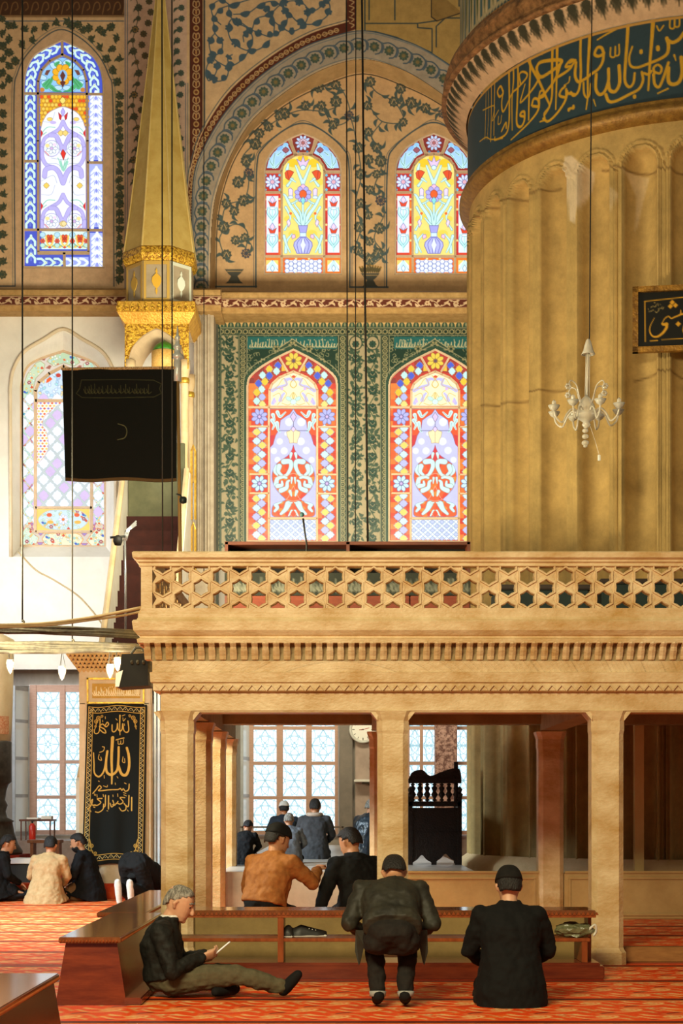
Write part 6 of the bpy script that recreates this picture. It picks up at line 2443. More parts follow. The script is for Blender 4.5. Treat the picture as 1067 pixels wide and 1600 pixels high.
while x < xb:
    c.stroke([(x, .2), (x + rk.uniform(-.02, .02), .2 - rk.uniform(.05, .15))], .014, '#8a8878')
    c.stroke([(x - .03, .12), (x, .19), (x + .05, .16)], .014, '#8a8878', 3)
    x += rk.uniform(.03, .07)
link('lettered_cloth', c.mesh('lettered_cloth', lambda X, Y: (X, np.full(X.shape, DBk - .005), 3.80 - Y)), VPAINT, bc)

for k, (x0, x1, h, lab) in enumerate(((1.55, 2.50, .92, 'dark green storage chest on the gallery, next to the bookcase'), (2.62, 3.9, .98, 'dark green storage chest at the right end of the gallery'))):
    cb = empty('storage_chest', ((x0 + x1) / 2, 16.3, 2.58), lab, 'chest', 'chests on the gallery')
    m = MB()
    m.box(x0, x1, 16.1, 16.6, 2.58, 2.58 + h, .02)
    m.build('chest_body', mat('chest_green', '#10201c', 0.6, '#182c26', 6), cb)
    m = MB()
    m.box(x0 - .02, x1 + .02, 16.08, 16.62, 2.58 + h, 2.63 + h, .01)
    m.build('lid', mat('chest_lid', '#2a1c12', 0.5, '#3a281a', 6), cb)
mic = empty('microphone', P(478, 846, 16.7), 'slim microphone on a gooseneck standing before the tiled window', 'microphone')
m = MB()
m.tube([Vector((px2(479, 16.7), 16.7, 2.58)), P(479, 850, 16.7), P(476, 830, 16.7), P(473.5, 810, 16.7)], [.012, .010, .009, .011], 8)
m.build('stand', CAB, mic, True)
m = MB()
m.ico(P(471.5, 804, 16.7), .026, 2)
m.build('microphone_head', mat('mic_grille', '#3a5a5c', 0.4, '#547a7c', 60), mic, True)
m = MB()
m.lathe([(.11, 2.58), (.11, 2.60), (.02, 2.62)], (px2(479, 16.7), 16.7, 0), 14)
m.build('stand_base', CAB, mic)

# ---- spotlights on the pulpit stair and on the banner pole
sp_ = empty('spotlight', P(193, 843, 25.0), 'black clip spotlight with silver arm on the pulpit stair parapet', 'spotlight')
m = MB()
m.tube([P(172, 840, 25), P(196, 838, 25)], .018, 6)
m.lathe([(.02, .10), (.07, .06), (.075, 0), (.05, -.06), (0.0, -.06)], P(184, 846, 25), 12)
m.build('lamp_head', CAB, sp_, True)
m = MB()
for k in range(3):
    m.tube([P(193 + 2 * k, 845, 25.0), P(198 + 2 * k, 828, 25.05), P(213, 814 + 3 * k, 25.1)], .014, 6)
m.tube([P(195, 845, 25.0), P(196, 905, 25.0), P(196, 985, 25.0)], .018, 6)
m.build('silver_arm', mat('spot_silver', '#a8a8a8', 0.25, '#c4c4c4', 6, metal=.7), sp_, True)
sp2 = empty('spotlight', P(284, 780, 22.55), 'small dark spotlight clamped to the banner pole', 'spotlight')
m = MB()
m.lathe([(.0, .055), (.04, .05), (.055, .02), (.05, -.03), (.0, -.05)], P(286, 782, 22.5), 12)
m.tube([P(276, 772, 22.55), P(282, 774, 22.5), P(285, 779, 22.5)], .012, 6)
m.build('lamp_head', mat('spot_dark_green', '#1c2a26', 0.4, '#26342e'), sp2, True)

# ---- wall clock and bracket shelf behind the gallery
ck = empty('wall_clock', P(567, 1140, 30.1), 'round white wall clock on the marble pier between the lower windows', 'clock')
kk2 = 30.1 / F
zc, xc = zz(1140, 30.1), px2(567, 30.1)
c = Canvas(-20, -20, 20, 20, 4, '#e8e6de')
c.ell(0, 0, 17.4, 17.4, '#f0eee6', 0, '#b8b4a8', .6, 40)
for k in range(12):
    a = math.pi / 6 * k
    c.stroke([(13.6 * math.cos(a), 13.6 * math.sin(a)), (16 * math.cos(a), 16 * math.sin(a))], 1.0 if k % 3 else 1.6, '#6a6660')
c.stroke([(-3, .8), (9.5, -2.4)], 1.0, '#b04a3c')
c.stroke([(1, -.5), (-5.5, .6)], 1.2, '#8a3a30')
c.ell(0, 0, 1.2, 1.2, '#5a3028')
link('dial', c.mesh('dial', lambda X, Y: (xc + X * kk2, np.full(X.shape, 30.06), zc - Y * kk2), lambda X, Y: X ** 2 + Y ** 2 < 19.2 ** 2), vmat('clock_dial', 0.4, 0, 0.02, 5), ck)
m = MB()
pts = [Vector((xc + 19.5 * kk2 * math.cos(a), 30.06, zc + 19.5 * kk2 * math.sin(a))) for a in np.linspace(0, 2 * math.pi, 33)]
m.tube(pts, .026, 8, False)
m.build('rim', mat('clock_rim', '#c8c8c0', 0.3, '#dcdcd4'), ck, True)
m = MB()
m.lathe([(.22, 0), (.22, .1)], (0, 0, 0), 20)
bmesh.ops.rotate(m.bm, verts=m.bm.verts, cent=(0, 0, 0), matrix=Matrix.Rotation(-math.pi / 2, 3, 'X'))
bmesh.ops.translate(m.bm, verts=m.bm.verts, vec=(xc, 30.07, zc))
m.build('clock_case', mat('clock_rim', '#c8c8c0'), ck)
sh_ = empty('bracket_shelf', P(570, 1222, 30.1), 'narrow pale shelf on a curved iron bracket below the clock', 'shelf')
m = MB()
m.box(px2(553, 30), px2(588, 30), 29.85, 30.2, zz(1222, 30), zz(1218, 30), .01)
m.build('shelf_board', mat('shelf_pale', '#d8d4cc', 0.4, '#e8e4dc'), sh_)
m = MB()
m.tube(smooth_pts([P(566, 1223, 29.95), P(576, 1224, 29.95), P(581, 1232, 29.95), P(582, 1246, 29.95)], 6), .025, 6)
m.build('iron_bracket', IRON, sh_, True)
lan = empty('wall_ornament', P(585, 1185, 30.0), 'dark turned iron ornament standing behind the middle column', 'ornament')
m = MB()
m.lathe([(.06, 0), (.03, .06), (.05, .12), (.09, .2), (.05, .3), (.09, .4), (.04, .5), (.07, .58), (.02, .66)], P(584, 1218, 29.98), 14)
m.build('turned_shaft', IRON, lan, True)

# ---- carved preacher's chair behind the gallery
DPC = 19.2
pc = empty('preacher_chair', (px2(680, DPC), DPC, 0.62), "dark carved wooden preacher's chair with turned balusters and arched base", 'chair')
DKW = mat('dark_carved_wood', '#160d0a', 0.5, '#24140e', 12, .5, 50)
xL, xR = px2(638, DPC), px2(721, DPC)
zp = lambda y: zz(y, DPC)
m = MB()
m.box(xL, xR, DPC, DPC + .04, zp(1330), zp(1262))
a = smooth_pts([(645, 1352), (645, 1348), (652, 1343), (659, 1336), (666, 1343), (674, 1348), (674, 1352)], 3)
b = a + np.array([37, -2])
for arc in (a, b):
    m.strip(to3(arc, DPC), [P(x, 1330, DPC) for x, y in arc])
for (x0, x1) in ((638, 645), (674, 682), (711, 721)):
    m.box(px2(x0, DPC), px2(x1, DPC), DPC, DPC + .04, 0.62, zp(1330))
m.build('front_panel', DKW, pc)
for x in (638, 715):
    m = MB()
    xx = px2(x, DPC)
    m.box(xx, xx + .05, DPC - .01, DPC + .05, .62, zp(1245))
    m.lathe([(.03, 0), (.04, .03), (.02, .05), (.035, .09), (.0, .13)], (xx + .025, DPC + .02, zp(1245)), 10)
    m.build('post', DKW, pc)
    m = MB()
    m.box(xx, xx + .05, DPC + .62, DPC + .68, .62, zp(1188 if x > 700 else 1240))
    m.build('post', DKW, pc)
m = MB()
for z0, z1 in ((1260, 1252), (1224, 1216)):
    m.box(xL, xR, DPC - .01, DPC + .05, zp(z0), zp(z1), .006)
m.box(xL, xR, DPC, DPC + .64, zp(1302), zp(1298))
m.build('rail', DKW, pc)
for k in range(7):
    m = MB()
    x = px2(645 + 11.3 * k, DPC)
    h = zp(1224) - zp(1252)
    m.lathe([(.012, 0), (.03, .06 * h), (.014, .16 * h), (.042, .38 * h), (.02, .55 * h), (.036, .75 * h), (.014, .86 * h), (.03, .95 * h), (.012, h)], (x, DPC + .02, zp(1252)), 10)
    m.build('baluster', DKW, pc, True)
m = MB()
pts = smooth_pts([(638, 1218), (645, 1206), (660, 1203), (672, 1212), (690, 1206), (706, 1201), (718, 1202), (721, 1218)], 4)
m.prism([P(x, y, DPC + .01) for x, y in pts], (0, .04, 0))
m.build('crest', DKW, pc)
m = MB()
for x in (xL, xR - .03):
    m.box(x, x + .03, DPC + .05, DPC + .62, zp(1340), zp(1256))
m.build('side_panel', DKW, pc)
# carved rose-coloured stone shaft between the panes of the right lower window
m = MB()
m.box(px2(680, 29.9), px2(714, 29.9), 29.85, 30.25, 0.62, zz(1075, 29.9), .02)
o = m.build('carved_post', mat('carved_rose_stone', '#6e4a42', 0.6, '#c09a8e', 16, 1.0, 10, lo=.42, hi=.58), None)
thing(o, 'carved rose stone post before the window behind the dark chair', 'post')

# ---- low railing on the platform before the middle window
rr_ = empty('low_railing', P(455, 1305, 26.5), 'low wooden railing on the platform in front of the middle window', 'railing')
m = MB()
zr = zz(1291, 26.5)
m.box(px2(374, 26.5), px2(537, 26.5), 26.48, 26.53, zr - .03, zr, .005)
m.build('top_rail', mat('rail_wood', '#7a685c', 0.5, '#8f7c6e', 6), rr_)
for x in (378, 455, 534):
    m = MB()
    m.box(px2(x, 26.5), px2(x + 3, 26.5), 26.48, 26.53, .62, zr)
    m.build('rail_post', mat('rail_wood', '#7a685c'), rr_)

# ---- furniture on the left: steps, candle, tables
m = MB()
m.box(-7.5, -2.55, 22.9, 30.3, 0, .22, .01)
o = m.build('floor_dais', mat('dais_carpet', '#a82c10', 0.95, '#cc5420', 7, .2, 60), kind='structure')
m = MB()
m.box(-7.5, px2(120, 28.3), 28.3, 30.3, .22, .72)
m.build('trim_15', mat('sill_ledge', '#8a7a70', 0.5, '#a4948a', 5), kind='structure')
cd = empty('giant_candle', (px2(-6, 26.4), 26.4, 0.22), 'giant cream candle with a red medallion in a dark turned bronze holder', 'candle')
kc = 26.4 / F
cx_, cy_ = px2(-8, 26.4), 26.4
zk = lambda y: zz(y, 26.4)
m = MB()
m.lathe([(42 * kc, zk(1335)), (43 * kc, zk(1330)), (36 * kc, zk(1318)), (30 * kc, zk(1300)), (27 * kc, zk(1285)), (30 * kc, zk(1283)), (20 * kc, zk(1277)), (17 * kc, zk(1268)), (20 * kc, zk(1258)), (16 * kc, zk(1250)), (18 * kc, zk(1236)), (21 * kc, zk(1226)), (26 * kc, zk(1222)), (26 * kc, zk(1160)), (25 * kc, zk(1158))], (cx_, cy_, 0), 32)
m.build('candlestick', mat('dark_bronze', '#3c3832', 0.35, '#57524a', 8, metal=.4), cd, True)
m = MB()
m.lathe([(25 * kc, zk(1158)), (27 * kc, zk(1120)), (29 * kc, zk(1030)), (30 * kc, zk(1000)), (2 * kc, zk(985))], (cx_, cy_, 0), 32)
m.build('candle_wax', mat('cream_wax', '#c8b088', 0.5, '#d8c49c', 4), cd, True)
m = MB()
m.lathe([(28.4 * kc, zk(1148)), (28.8 * kc, zk(1142)), (28.9 * kc, zk(1130)), (28.6 * kc, zk(1120))], (cx_, cy_, 0), 8, math.radians(285), math.radians(330))
m.build('medallion', mat('medallion_red', '#b8683c', 0.6, '#d8b088', 30), cd, True)
m = MB()
m.box(px2(-60, 26.4), px2(38, 26.4), 26.0, 26.9, .22, zk(1335))
m.build('plinth', mat('plinth_carpet', '#7c1c14', 0.9, '#9a3020', 9), cd)

tb = empty('side_table', P(58, 1308, 28.8), 'small dark wooden table with thin legs under the left lower window', 'table')
TBW = mat('table_wood', '#5a3428', 0.4, '#74483a', 6)
m = MB()
m.box(px2(33, 28.8), px2(84, 28.8), 28.6, 29.1, zz(1283, 28.8), zz(1280, 28.8), .005)
m.build('table_top', TBW, tb)
for x, y in ((36, 28.62), (81, 28.62), (36, 29.05), (81, 29.05)):
    m = MB()
    m.box(px2(x - 1, 28.8), px2(x + 1, 28.8), y, y + .03, .72, zz(1282, 28.8))
    m.build('leg', TBW, tb)
for k, (x0, x1, y0, lab) in enumerate(((44, 62, 1277.5, 'lower pale open book lying on the small table by the window'), (65, 81, 1275, 'upper pale book leaning on the small table by the window'))):
    m = MB()
    m.box(px2(x0, 28.8), px2(x1, 28.8), 28.65 + .1 * k, 28.95, zz(1280, 28.8) + .001, zz(y0, 28.8), .004)
    o = m.build('book', mat('pale_paper', '#e8e0d4', 0.7, '#f4ece0'))
    thing(o, lab, 'book', 'books on the small table')
fx = empty('fire_extinguisher', P(50.5, 1308, 28.45), 'red fire extinguisher standing beside the small table', 'fire extinguisher')
m = MB()
m.lathe([(.055, .72), (.06, .74), (.06, .98), (.03, 1.02), (.02, 1.03)], (px2(50.5, 28.45), 28.45, 0), 14)
m.build('cylinder_body', mat('red_enamel', '#c02818', 0.3, '#d03424'), fx, True)
m = MB()
m.tube([Vector((px2(50.5, 28.45), 28.45, 1.02)), Vector((px2(50.5, 28.45), 28.45, 1.07))], .018, 8)
m.box(px2(48, 28.45), px2(54, 28.45), 28.44, 28.46, 1.06, 1.08)
m.build('valve_handle', CAB, fx)
lb = empty('low_bench', P(70, 1330, 26.0), 'low brown wooden bench on the carpeted dais by the window', 'bench')
LBW = mat('bench_wood', '#7a4a30', 0.45, '#96603e', 6, stretch=(4, 1, 1))
m = MB()
m.box(px2(46, 26), px2(97, 26), 25.8, 26.15, zz(1317, 26), zz(1312, 26), .006)
m.build('bench_seat', LBW, lb)
for x in (50, 90):
    m = MB()
    m.box(px2(x, 26), px2(x + 5, 26), 25.84, 26.1, .22, zz(1316, 26))
    m.build('leg', LBW, lb)
lt = empty('low_table', P(37, 1365, 23.4), 'low black table with a white top beside the seated group', 'table')
m = MB()
m.box(px2(18, 23.4), px2(58, 23.4), 23.2, 23.75, zz(1349, 23.4), zz(1341, 23.4), .006)
m.build('table_top', mat('white_top', '#e4dcd4', 0.4, '#f0e8e0'), lt)
m = MB()
m.box(px2(20, 23.4), px2(57, 23.4), 23.23, 23.7, .22, zz(1349, 23.4))
m.build('table_base', mat('black_base', '#1c1a18', 0.6, '#282420'), lt)
bt = empty('water_bottle', P(68, 1340, 23.6), 'clear plastic water bottle standing behind the man in the beige coat', 'bottle')
m = MB()
m.lathe([(.035, 0), (.04, .02), (.04, .15), (.03, .19), (.014, .215)], (px2(67, 24), 24, .22 + .13), 12)
m.build('bottle_body', mat('bottle_plastic', '#c8d4dc', 0.15, '#dce6ec'), bt, True)
m = MB()
m.lathe([(.016, .215), (.016, .24)], (px2(67, 24), 24, .22 + .13), 10)
m.build('bottle_cap', mat('cap_white', '#f0f4f8', 0.4), bt, True)
m = MB()
m.box(px2(55, 24), px2(80, 24), 23.9, 24.2, .22, .35, .01)
o = m.build('wooden_box', LBW)
thing(o, 'small brown wooden box under the water bottle', 'box')

# ---- low mahogany shoe cabinets
MAH = mat('mahogany_gloss', '#5c1e0c', 0.22, '#7c3216', 3, .04, 40, stretch=(1, 1, 6), spec=.6)
MTOP = mat('mahogany_top', '#6a3a20', 0.12, '#84502e', 3, stretch=(6, 1, 1), spec=.7)
SHW = mat('shelf_wood', '#7c3814', 0.35, '#9a4e20', 4, .05, 40, stretch=(6, 1, 1))
BACKP = mat('shelf_back', '#8f7440', 0.6, '#a98c54', 4, .05)


def low_cabinet(y0, y1, label, xl=-1.87, xr=-1.52):
    o = empty('low_cabinet', ((xl + xr) / 2, (y0 + y1) / 2, 0), label, 'cabinet', 'low mahogany cabinets in a row')
    m = MB()
    a = [(xl - .02, y0 - .05), (xr + .10, y0 - .05), (xr + .10, y1), (xl - .02, y1)]
    b = [(xl + .04, y0), (xr + .03, y0), (xr + .03, y1), (xl + .04, y1)]
    va = [m.bm.verts.new((x, y, .0)) for x, y in a]
    vb = [m.bm.verts.new((x, y, .41)) for x, y in b]
    for k in range(4):
        m.bm.faces.new((va[k], va[(k + 1) % 4], vb[(k + 1) % 4], vb[k]))
    m.bm.faces.new(va[::-1])
    m.bm.faces.new(vb)
    m.build('body', MAH, o)
    m = MB()
    m.box(xl, xr + .06, y0 - .05, y1 + .0, .41, .45, .006)
    m.build('top_board', MTOP, o)
    m = MB()
    x = xl + .012
    while x < xr + .05:
        m.ico((x, y0 - .052, .425), .009, 1)
        x += .022
    m.build('beaded_edge', SHW, o)
    m = MB()
    y = y0
    while y < y1:
        m.ico((xr + .062, y, .425), .009, 1)
        y += .026
    m.build('beaded_edge', SHW, o)
    m = MB()
    m.box(xr + .08, xr + (.2 if xr > -1.6 else .1), y0 - .05, y1, 0, .05, .008)
    m.build('plinth', MAH, o)
    return o


low_cabinet(10.62, 13.05, 'low mahogany cabinet with sloping end, beside the man with the phone')
low_cabinet(13.12, 16.6, 'far low cabinet of the row, left of the gallery column', xl=-2.0, xr=-1.66)
low_cabinet(5.2, 8.28, 'nearest low mahogany cabinet cut off at the bottom left corner')
# long low open shelf before the gallery
ls = empty('shoe_shelf', (0.35, 12.35, 0), 'long low open wooden shoe shelf in front of the gallery columns', 'shelf')
xa, xb = px2(266, 12.2), px2(930, 12.2)
m = MB()
m.box(xa, xb, 12.17, 12.60, .492, .525, .006)
m.build('top_board', MTOP, ls)
m = MB()
x = xa
while x < xb:
    m.prism([Vector((x, 12.165, .49)), Vector((x + .03, 12.165, .49)), Vector((x + .015, 12.165, .515))], (0, -.008, 0))
    m.prism([Vector((x, 12.165, .10)), Vector((x + .03, 12.165, .10)), Vector((x + .015, 12.165, .125))], (0, -.008, 0))
    x += .034
m.box(xa, xb, 12.165, 12.20, .47, .492)
m.build('carved_edge', SHW, ls)
m = MB()
m.box(xa, xb - .04, 12.18, 12.56, .285, .312, .004)
m.build('middle_shelf', SHW, ls)
m = MB()
m.box(xa, xb + .06, 12.13, 12.60, 0, .105, .008)
m.box(xa, xb + .03, 12.15, 12.60, .10, .128, .006)
m.build('plinth', MAH, ls)
for x, zt_ in ((xa, .475), (px2(434, 12.2), .475), (px2(908, 12.2), .287)):
    m = MB()
    m.box(x, x + .045, 12.17, 12.58, .125, zt_, .005)
    m.build('upright', SHW, ls)
m = MB()
m.box(px2(925, 12.2), xb, 12.40, 12.60, .12, .475)
m.build('end_bracket', SHW, ls)

# ---- shoes and a plastic bag on the shelf
def shoe(x, y, z, rot, label):
    m = MB()
    prof = [(-.13, .03, .0), (-.12, .045, .05), (-.06, .045, .075), (0, .04, .06), (.06, .046, .045), (.11, .042, .035), (.14, .02, .025)]
    rings = []
    for px_, w, h in prof:
        h = max(h, .02)
        rings.append([m.bm.verts.new((px_, w * math.cos(a), .01 + h * max(0, math.sin(a)) * 1.1)) for a in np.linspace(0, math.pi, 9)])
    for a, b in zip(rings, rings[1:]):
        for k in range(8):
            m.bm.faces.new((a[k], a[k + 1], b[k + 1], b[k]))
    m.bm.faces.new(rings[0])
    m.bm.faces.new(rings[-1][::-1])
    M = Matrix.Translation((x, y, z)) @ Matrix.Rotation(rot, 4, 'Z')
    bmesh.ops.transform(m.bm, matrix=M, verts=m.bm.verts)
    o = empty('shoe', (x, y, z), label, 'shoe', 'shoes on the low shelf')
    m.build('upper', mat('shoe_leather', '#1c1a18', 0.5, '#2c2824'), o, True)
    m = MB()
    m.box(-.13, .135, -.042, .042, 0, .014, .004)
    for k in range(3):
        m.tube([Vector((.0 + .025 * k, -.03, .062 - .006 * k)), Vector((.012 + .025 * k, .03, .062 - .006 * k))], .004, 5)
    bmesh.ops.transform(m.bm, matrix=M, verts=m.bm.verts)
    m.build('sole_and_laces', mat('shoe_white', '#d8d4cc', 0.6), o)
    return o


shoe(px2(452, 12.3), 12.36, .314, 1.45, 'left dark shoe with pale laces on the low shelf')
shoe(px2(482, 12.3), 12.33, .314, .15, 'right dark shoe with pale laces on the low shelf')
m = MB()
bx, by = px2(897, 12.3), 12.3
m.ico((bx, by, .365), .115, 3, (1.3, .8, .52))
rb = random.Random(2)
for v in m.bm.verts:
    n = (v.co - Vector((bx, by, .365)))
    v.co += n.normalized() * rb.uniform(-.016, .016)
    v.co.z = max(v.co.z, .313)
bag = m.build('bag_body', mat('bag_plastic', '#5c5c3c', 0.25, '#8a8a68', 12, .5, 30, spec=.7))
br = empty('plastic_bag', (bx, by, .313), 'crumpled greenish plastic bag lying on the right end of the shelf', 'bag')
bag.parent = br
bag.location = -br.location
m = MB()
m.tube(smooth_pts([Vector((bx + .10, by - .06, .37)), Vector((bx + .15, by - .06, .41)), Vector((bx + .16, by - .05, .36)), Vector((bx + .14, by - .05, .325))], 5), .010, 6)
m.build('bag_handle', mat('bag_white', '#d4cfc0', 0.4), br, True)
# ================================================================== people
SKIN = mat('skin', '#b07a58', 0.5, '#c08a66', 12)
SKIN2 = mat('skin_light', '#c09070', 0.5, '#cc9c7c', 12)


def fabric(name, a, b=None, rough=0.85, sc=18, bump=.5, spec=.25):
    return mat('cloth_' + name, a, rough, b or a, sc, bump, 9, spec=spec)


FOLDS = bpy.data.textures.new('cloth_folds', 'CLOUDS')
FOLDS.noise_scale = .075
FOLDS.noise_depth = 2


class Body:
    """closed lofts gathered in local space and fused into one surface by a remesh"""

    def __init__(s):
        s.m = MB()

    def ball(s, c, r, sc=(1, 1, 1)):
        s.m.ico(c, r, 2, sc)

    def limb(s, pts, rs):
        s.m.tube(pts, rs, 12)
        for p, r in zip(pts, rs):
            s.m.ico(p, r * .99, 2)

    def loft(s, secs):
        """secs: (centre, right vec, forward vec, half width, half depth)"""
        rings = []
        for c, u, v, a, b in secs:
            c, u, v = Vector(c), Vector(u).normalized(), Vector(v).normalized()
            ring = []
            for k in range(20):
                t = 2 * math.pi * k / 20
                ct, st = math.cos(t), math.sin(t)
                e = .82
                ring.append(s.m.bm.verts.new(c + u * a * math.copysign(abs(ct) ** e, ct) + v * b * math.copysign(abs(st) ** e, st)))
            rings.append(ring)
        for a, b in zip(rings, rings[1:]):
            for k in range(20):
                s.m.bm.faces.new((a[k], a[(k + 1) % 20], b[(k + 1) % 20], b[k]))
        s.m.bm.faces.new(rings[0][::-1])
        s.m.bm.faces.new(rings[-1])

    def spine(s, pts, hw, hd, right=(1, 0, 0)):
        """torso through centre points with half widths and depths"""
        pts = [Vector(p) for p in pts]
        secs = []
        for i, p in enumerate(pts):
            t = (pts[min(i + 1, len(pts) - 1)] - pts[max(i - 1, 0)]).normalized()
            u = Vector(right)
            u = (u - t * u.dot(t)).normalized()
            secs.append((p, u, t.cross(u), hw[i], hd[i]))
        s.loft(secs)

    def hand(s, w, d, n, size=1.0, curl=.5, side=1):
        """palm and five fingers at wrist w, pointing along d, palm facing n; thumb on the given side"""
        d, n = Vector(d).normalized(), Vector(n).normalized()
        n = (n - d * n.dot(d)).normalized()
        u = d.cross(n) * side
        w = Vector(w)
        q = size
        s.loft([(w, u, n, .026 * q, .02 * q), (w + d * .04 * q, u, n, .038 * q, .016 * q), (w + d * .085 * q, u, n, .042 * q, .014 * q), (w + d * .095 * q, u, n, .036 * q, .010 * q)])
        for k, (o, L) in enumerate(((-.031, .058), (-.010, .074), (.011, .078), (.031, .068))):
            b = w + d * .082 * q + u * o * q
            p = [b]
            a = 0
            for j, f in enumerate((.42, .32, .26)):
                a += curl * (.7 if j == 0 else 1)
                p.append(p[-1] + (d * math.cos(a) + n * math.sin(a)) * L * f * q)
            s.limb(p, [.0098 * q, .009 * q, .0085 * q, .0075 * q])
        b = w + d * .03 * q + u * .03 * q
        s.limb([b, b + (d * .6 + u * .7 + n * .3) * .035 * q, b + (d * 1.0 + u * .75 + n * .6) * .06 * q], [.013 * q, .011 * q, .009 * q])


def build_person(label, loc, heading, J, C, scale=1.0, voxel=.011, group=None, opts=()):
    """J: joints in local space (x right, y forward, z up); C: materials for jacket, trousers, hair, cap, feet"""
    o = empty('person', loc, label, 'person', group)
    M = Matrix.Translation(loc) @ Matrix.Rotation(heading, 4, 'Z') @ Matrix.Scale(scale, 4)
    V = {k: Vector(v) for k, v in J.items() if isinstance(v, tuple) and len(v) == 3}
    hp, hy = J.get('pitch', 0), J.get('yaw', 0)
    H = Matrix.Translation(V['head']) @ Matrix.Rotation(hy, 4, 'Z') @ Matrix.Rotation(-hp, 4, 'X') @ Matrix.Rotation(J.get('roll', 0), 4, 'Y')

    def finish(b, name, m_, vx=voxel, it=4, remesh=True):
        b.m.bm.transform(M)
        ob = b.m.build(name, m_, o, True)
        if remesh:
            r = ob.modifiers.new('fuse', 'REMESH')
            r.mode = 'VOXEL'
            r.voxel_size = vx * scale
            r.use_smooth_shade = True
            sm = ob.modifiers.new('soften', 'SMOOTH')
            sm.iterations = it
            sm.factor = .5
            if name in ('jacket', 'coat', 'trousers'):
                dp = ob.modifiers.new('folds', 'DISPLACE')
                dp.texture = FOLDS
                dp.texture_coords = 'GLOBAL'
                dp.strength = .030
                dp.mid_level = .5
        return ob

    # ---- body: head with face, neck, trunk, arms with hands, legs with feet, one surface
    b = Body()
    t = H.to_3x3()
    hc = V['head']
    hx = lambda x, y, z: H @ Vector((x, y, z))
    fwd, rgt, upv = t @ Vector((0, 1, 0)), t @ Vector((1, 0, 0)), t @ Vector((0, 0, 1))
    b.loft([(hx(0, .035, -.118), rgt, fwd, .022, .028), (hx(0, .030, -.105), rgt, fwd, .044, .056), (hx(0, .018, -.07), rgt, fwd, .060, .078), (hx(0, .008, -.03), rgt, fwd, .069, .092), (hx(0, 0, .01), rgt, fwd, .074, .098), (hx(0, -.006, .05), rgt, fwd, .074, .098), (hx(0, -.01, .085), rgt, fwd, .064, .084), (hx(0, -.012, .108), rgt, fwd, .042, .056), (hx(0, -.012, .118), rgt, fwd, .018, .024)])
    b.limb([hx(0, .093, .015), hx(0, .112, -.018), hx(0, .116, -.032)], [.010, .013, .014])
    b.limb([hx(-.028, .086, .026), hx(.028, .086, .026)], [.013, .013])
    b.limb([hx(-.020, .086, -.062), hx(.020, .086, -.062)], [.010, .010])
    b.ball(hx(0, .074, -.098), .022)
    for sx in (-1, 1):
        b.limb([hx(sx * .076, -.005, .018), hx(sx * .084, -.016, .0), hx(sx * .076, -.006, -.028)], [.012, .015, .010])
    b.limb([V['neck'], hx(0, -.012, -.06)], [.056, .054])
    sp = [V['pelvis'], V['pelvis'].lerp(V['chest'], .5), V['chest'], V['chest'].lerp(V['neck'], .62), V['neck']]
    b.spine(sp, [.150, .140, .165, .150, .06], [.105, .095, .105, .085, .055], J.get('right', (1, 0, 0)))
    for s in ('L', 'R'):
        sx = -1 if s == 'L' else 1
        b.limb([V['sh' + s], V['el' + s], V['wr' + s]], [.048, .038, .027])
        dd = V['wr' + s] - V['el' + s]
        hd_ = Vector(J.get('hd' + s, tuple(dd)))
        b.hand(V['wr' + s], hd_, J.get('hn' + s, (0, 0, -1)), 1.0, J.get('curl', .45), J.get('th' + s, -sx))
        b.limb([V['hip' + s], V['kn' + s], V['an' + s]], [.080, .052, .036])
        b.limb([V['an' + s], V['an' + s].lerp(V['to' + s], .6), V['to' + s]], [.036, .034, .026])
    finish(b, 'body', C.get('skin', SKIN), min(voxel, .009) if 'hands' not in opts else .0055, 3)
    # eyes and brows
    if 'face' in opts:
        for sx in (-1, 1):
            e = Body()
            e.ball(hx(sx * .030, .087, .008), .0115, (1, .7, .75))
            finish(e, 'eye', mat('eye_dark', '#1c1410', 0.2), remesh=False)
            e = Body()
            e.limb([hx(sx * .014, .097, .034), hx(sx * .034, .093, .040), hx(sx * .050, .080, .032)], [.005, .006, .004])
            finish(e, 'eyebrow', C['hair'], remesh=False)
    # ---- trousers
    if C.get('trousers'):
        b = Body()
        b.spine([V['pelvis'] + (V['pelvis'] - V['chest']).normalized() * .08, V['pelvis'], V['pelvis'].lerp(V['chest'], .35)], [.12, .175, .165], [.10, .135, .12], J.get('right', (1, 0, 0)))
        for s in ('L', 'R'):
            kn, an, hi = V['kn' + s], V['an' + s], V['hip' + s]
            cuff = kn.lerp(an, .90)
            b.limb([hi, hi.lerp(kn, .55), kn, kn.lerp(an, .5), cuff], [.102, .09, .072, .066, .056])
        finish(b, 'trousers', C['trousers'])
    # ---- jacket or coat with sleeves and collar
    b = Body()
    hem = J.get('hem')
    ch_, ne = V['chest'], V['neck']
    pts = [V['pelvis'].lerp(ch_, .02), V['pelvis'].lerp(ch_, .5), ch_, ch_.lerp(ne, .55), ch_.lerp(ne, .86), ne + (ne - ch_).normalized() * .02]
    hw = [.200, .192, .212, .196, .130, .070]
    hd_ = [.150, .138, .145, .118, .088, .066]
    if hem:
        pts = [Vector(h[0]) for h in hem] + pts[1:]
        hw = [h[1] for h in hem] + hw[1:]
        hd_ = [h[2] for h in hem] + hd_[1:]
    b.spine(pts, hw, hd_, J.get('right', (1, 0, 0)))
    for s in ('L', 'R'):
        sh, el, wr = V['sh' + s], V['el' + s], V['wr' + s]
        b.limb([ch_.lerp(ne, .55).lerp(sh, .55), sh, sh.lerp(el, .5), el, el.lerp(wr, .5), wr.lerp(el, .04)], [.085, .078, .070, .062, .054, .046])
        # sleeve creases at the elbow
        for q in (.75, .92):
            p = sh.lerp(el, q)
            b.ball(p, .068 - .006 * q, (1.05, 1.05, .55))
    ax = (V['head'] - ne).normalized()
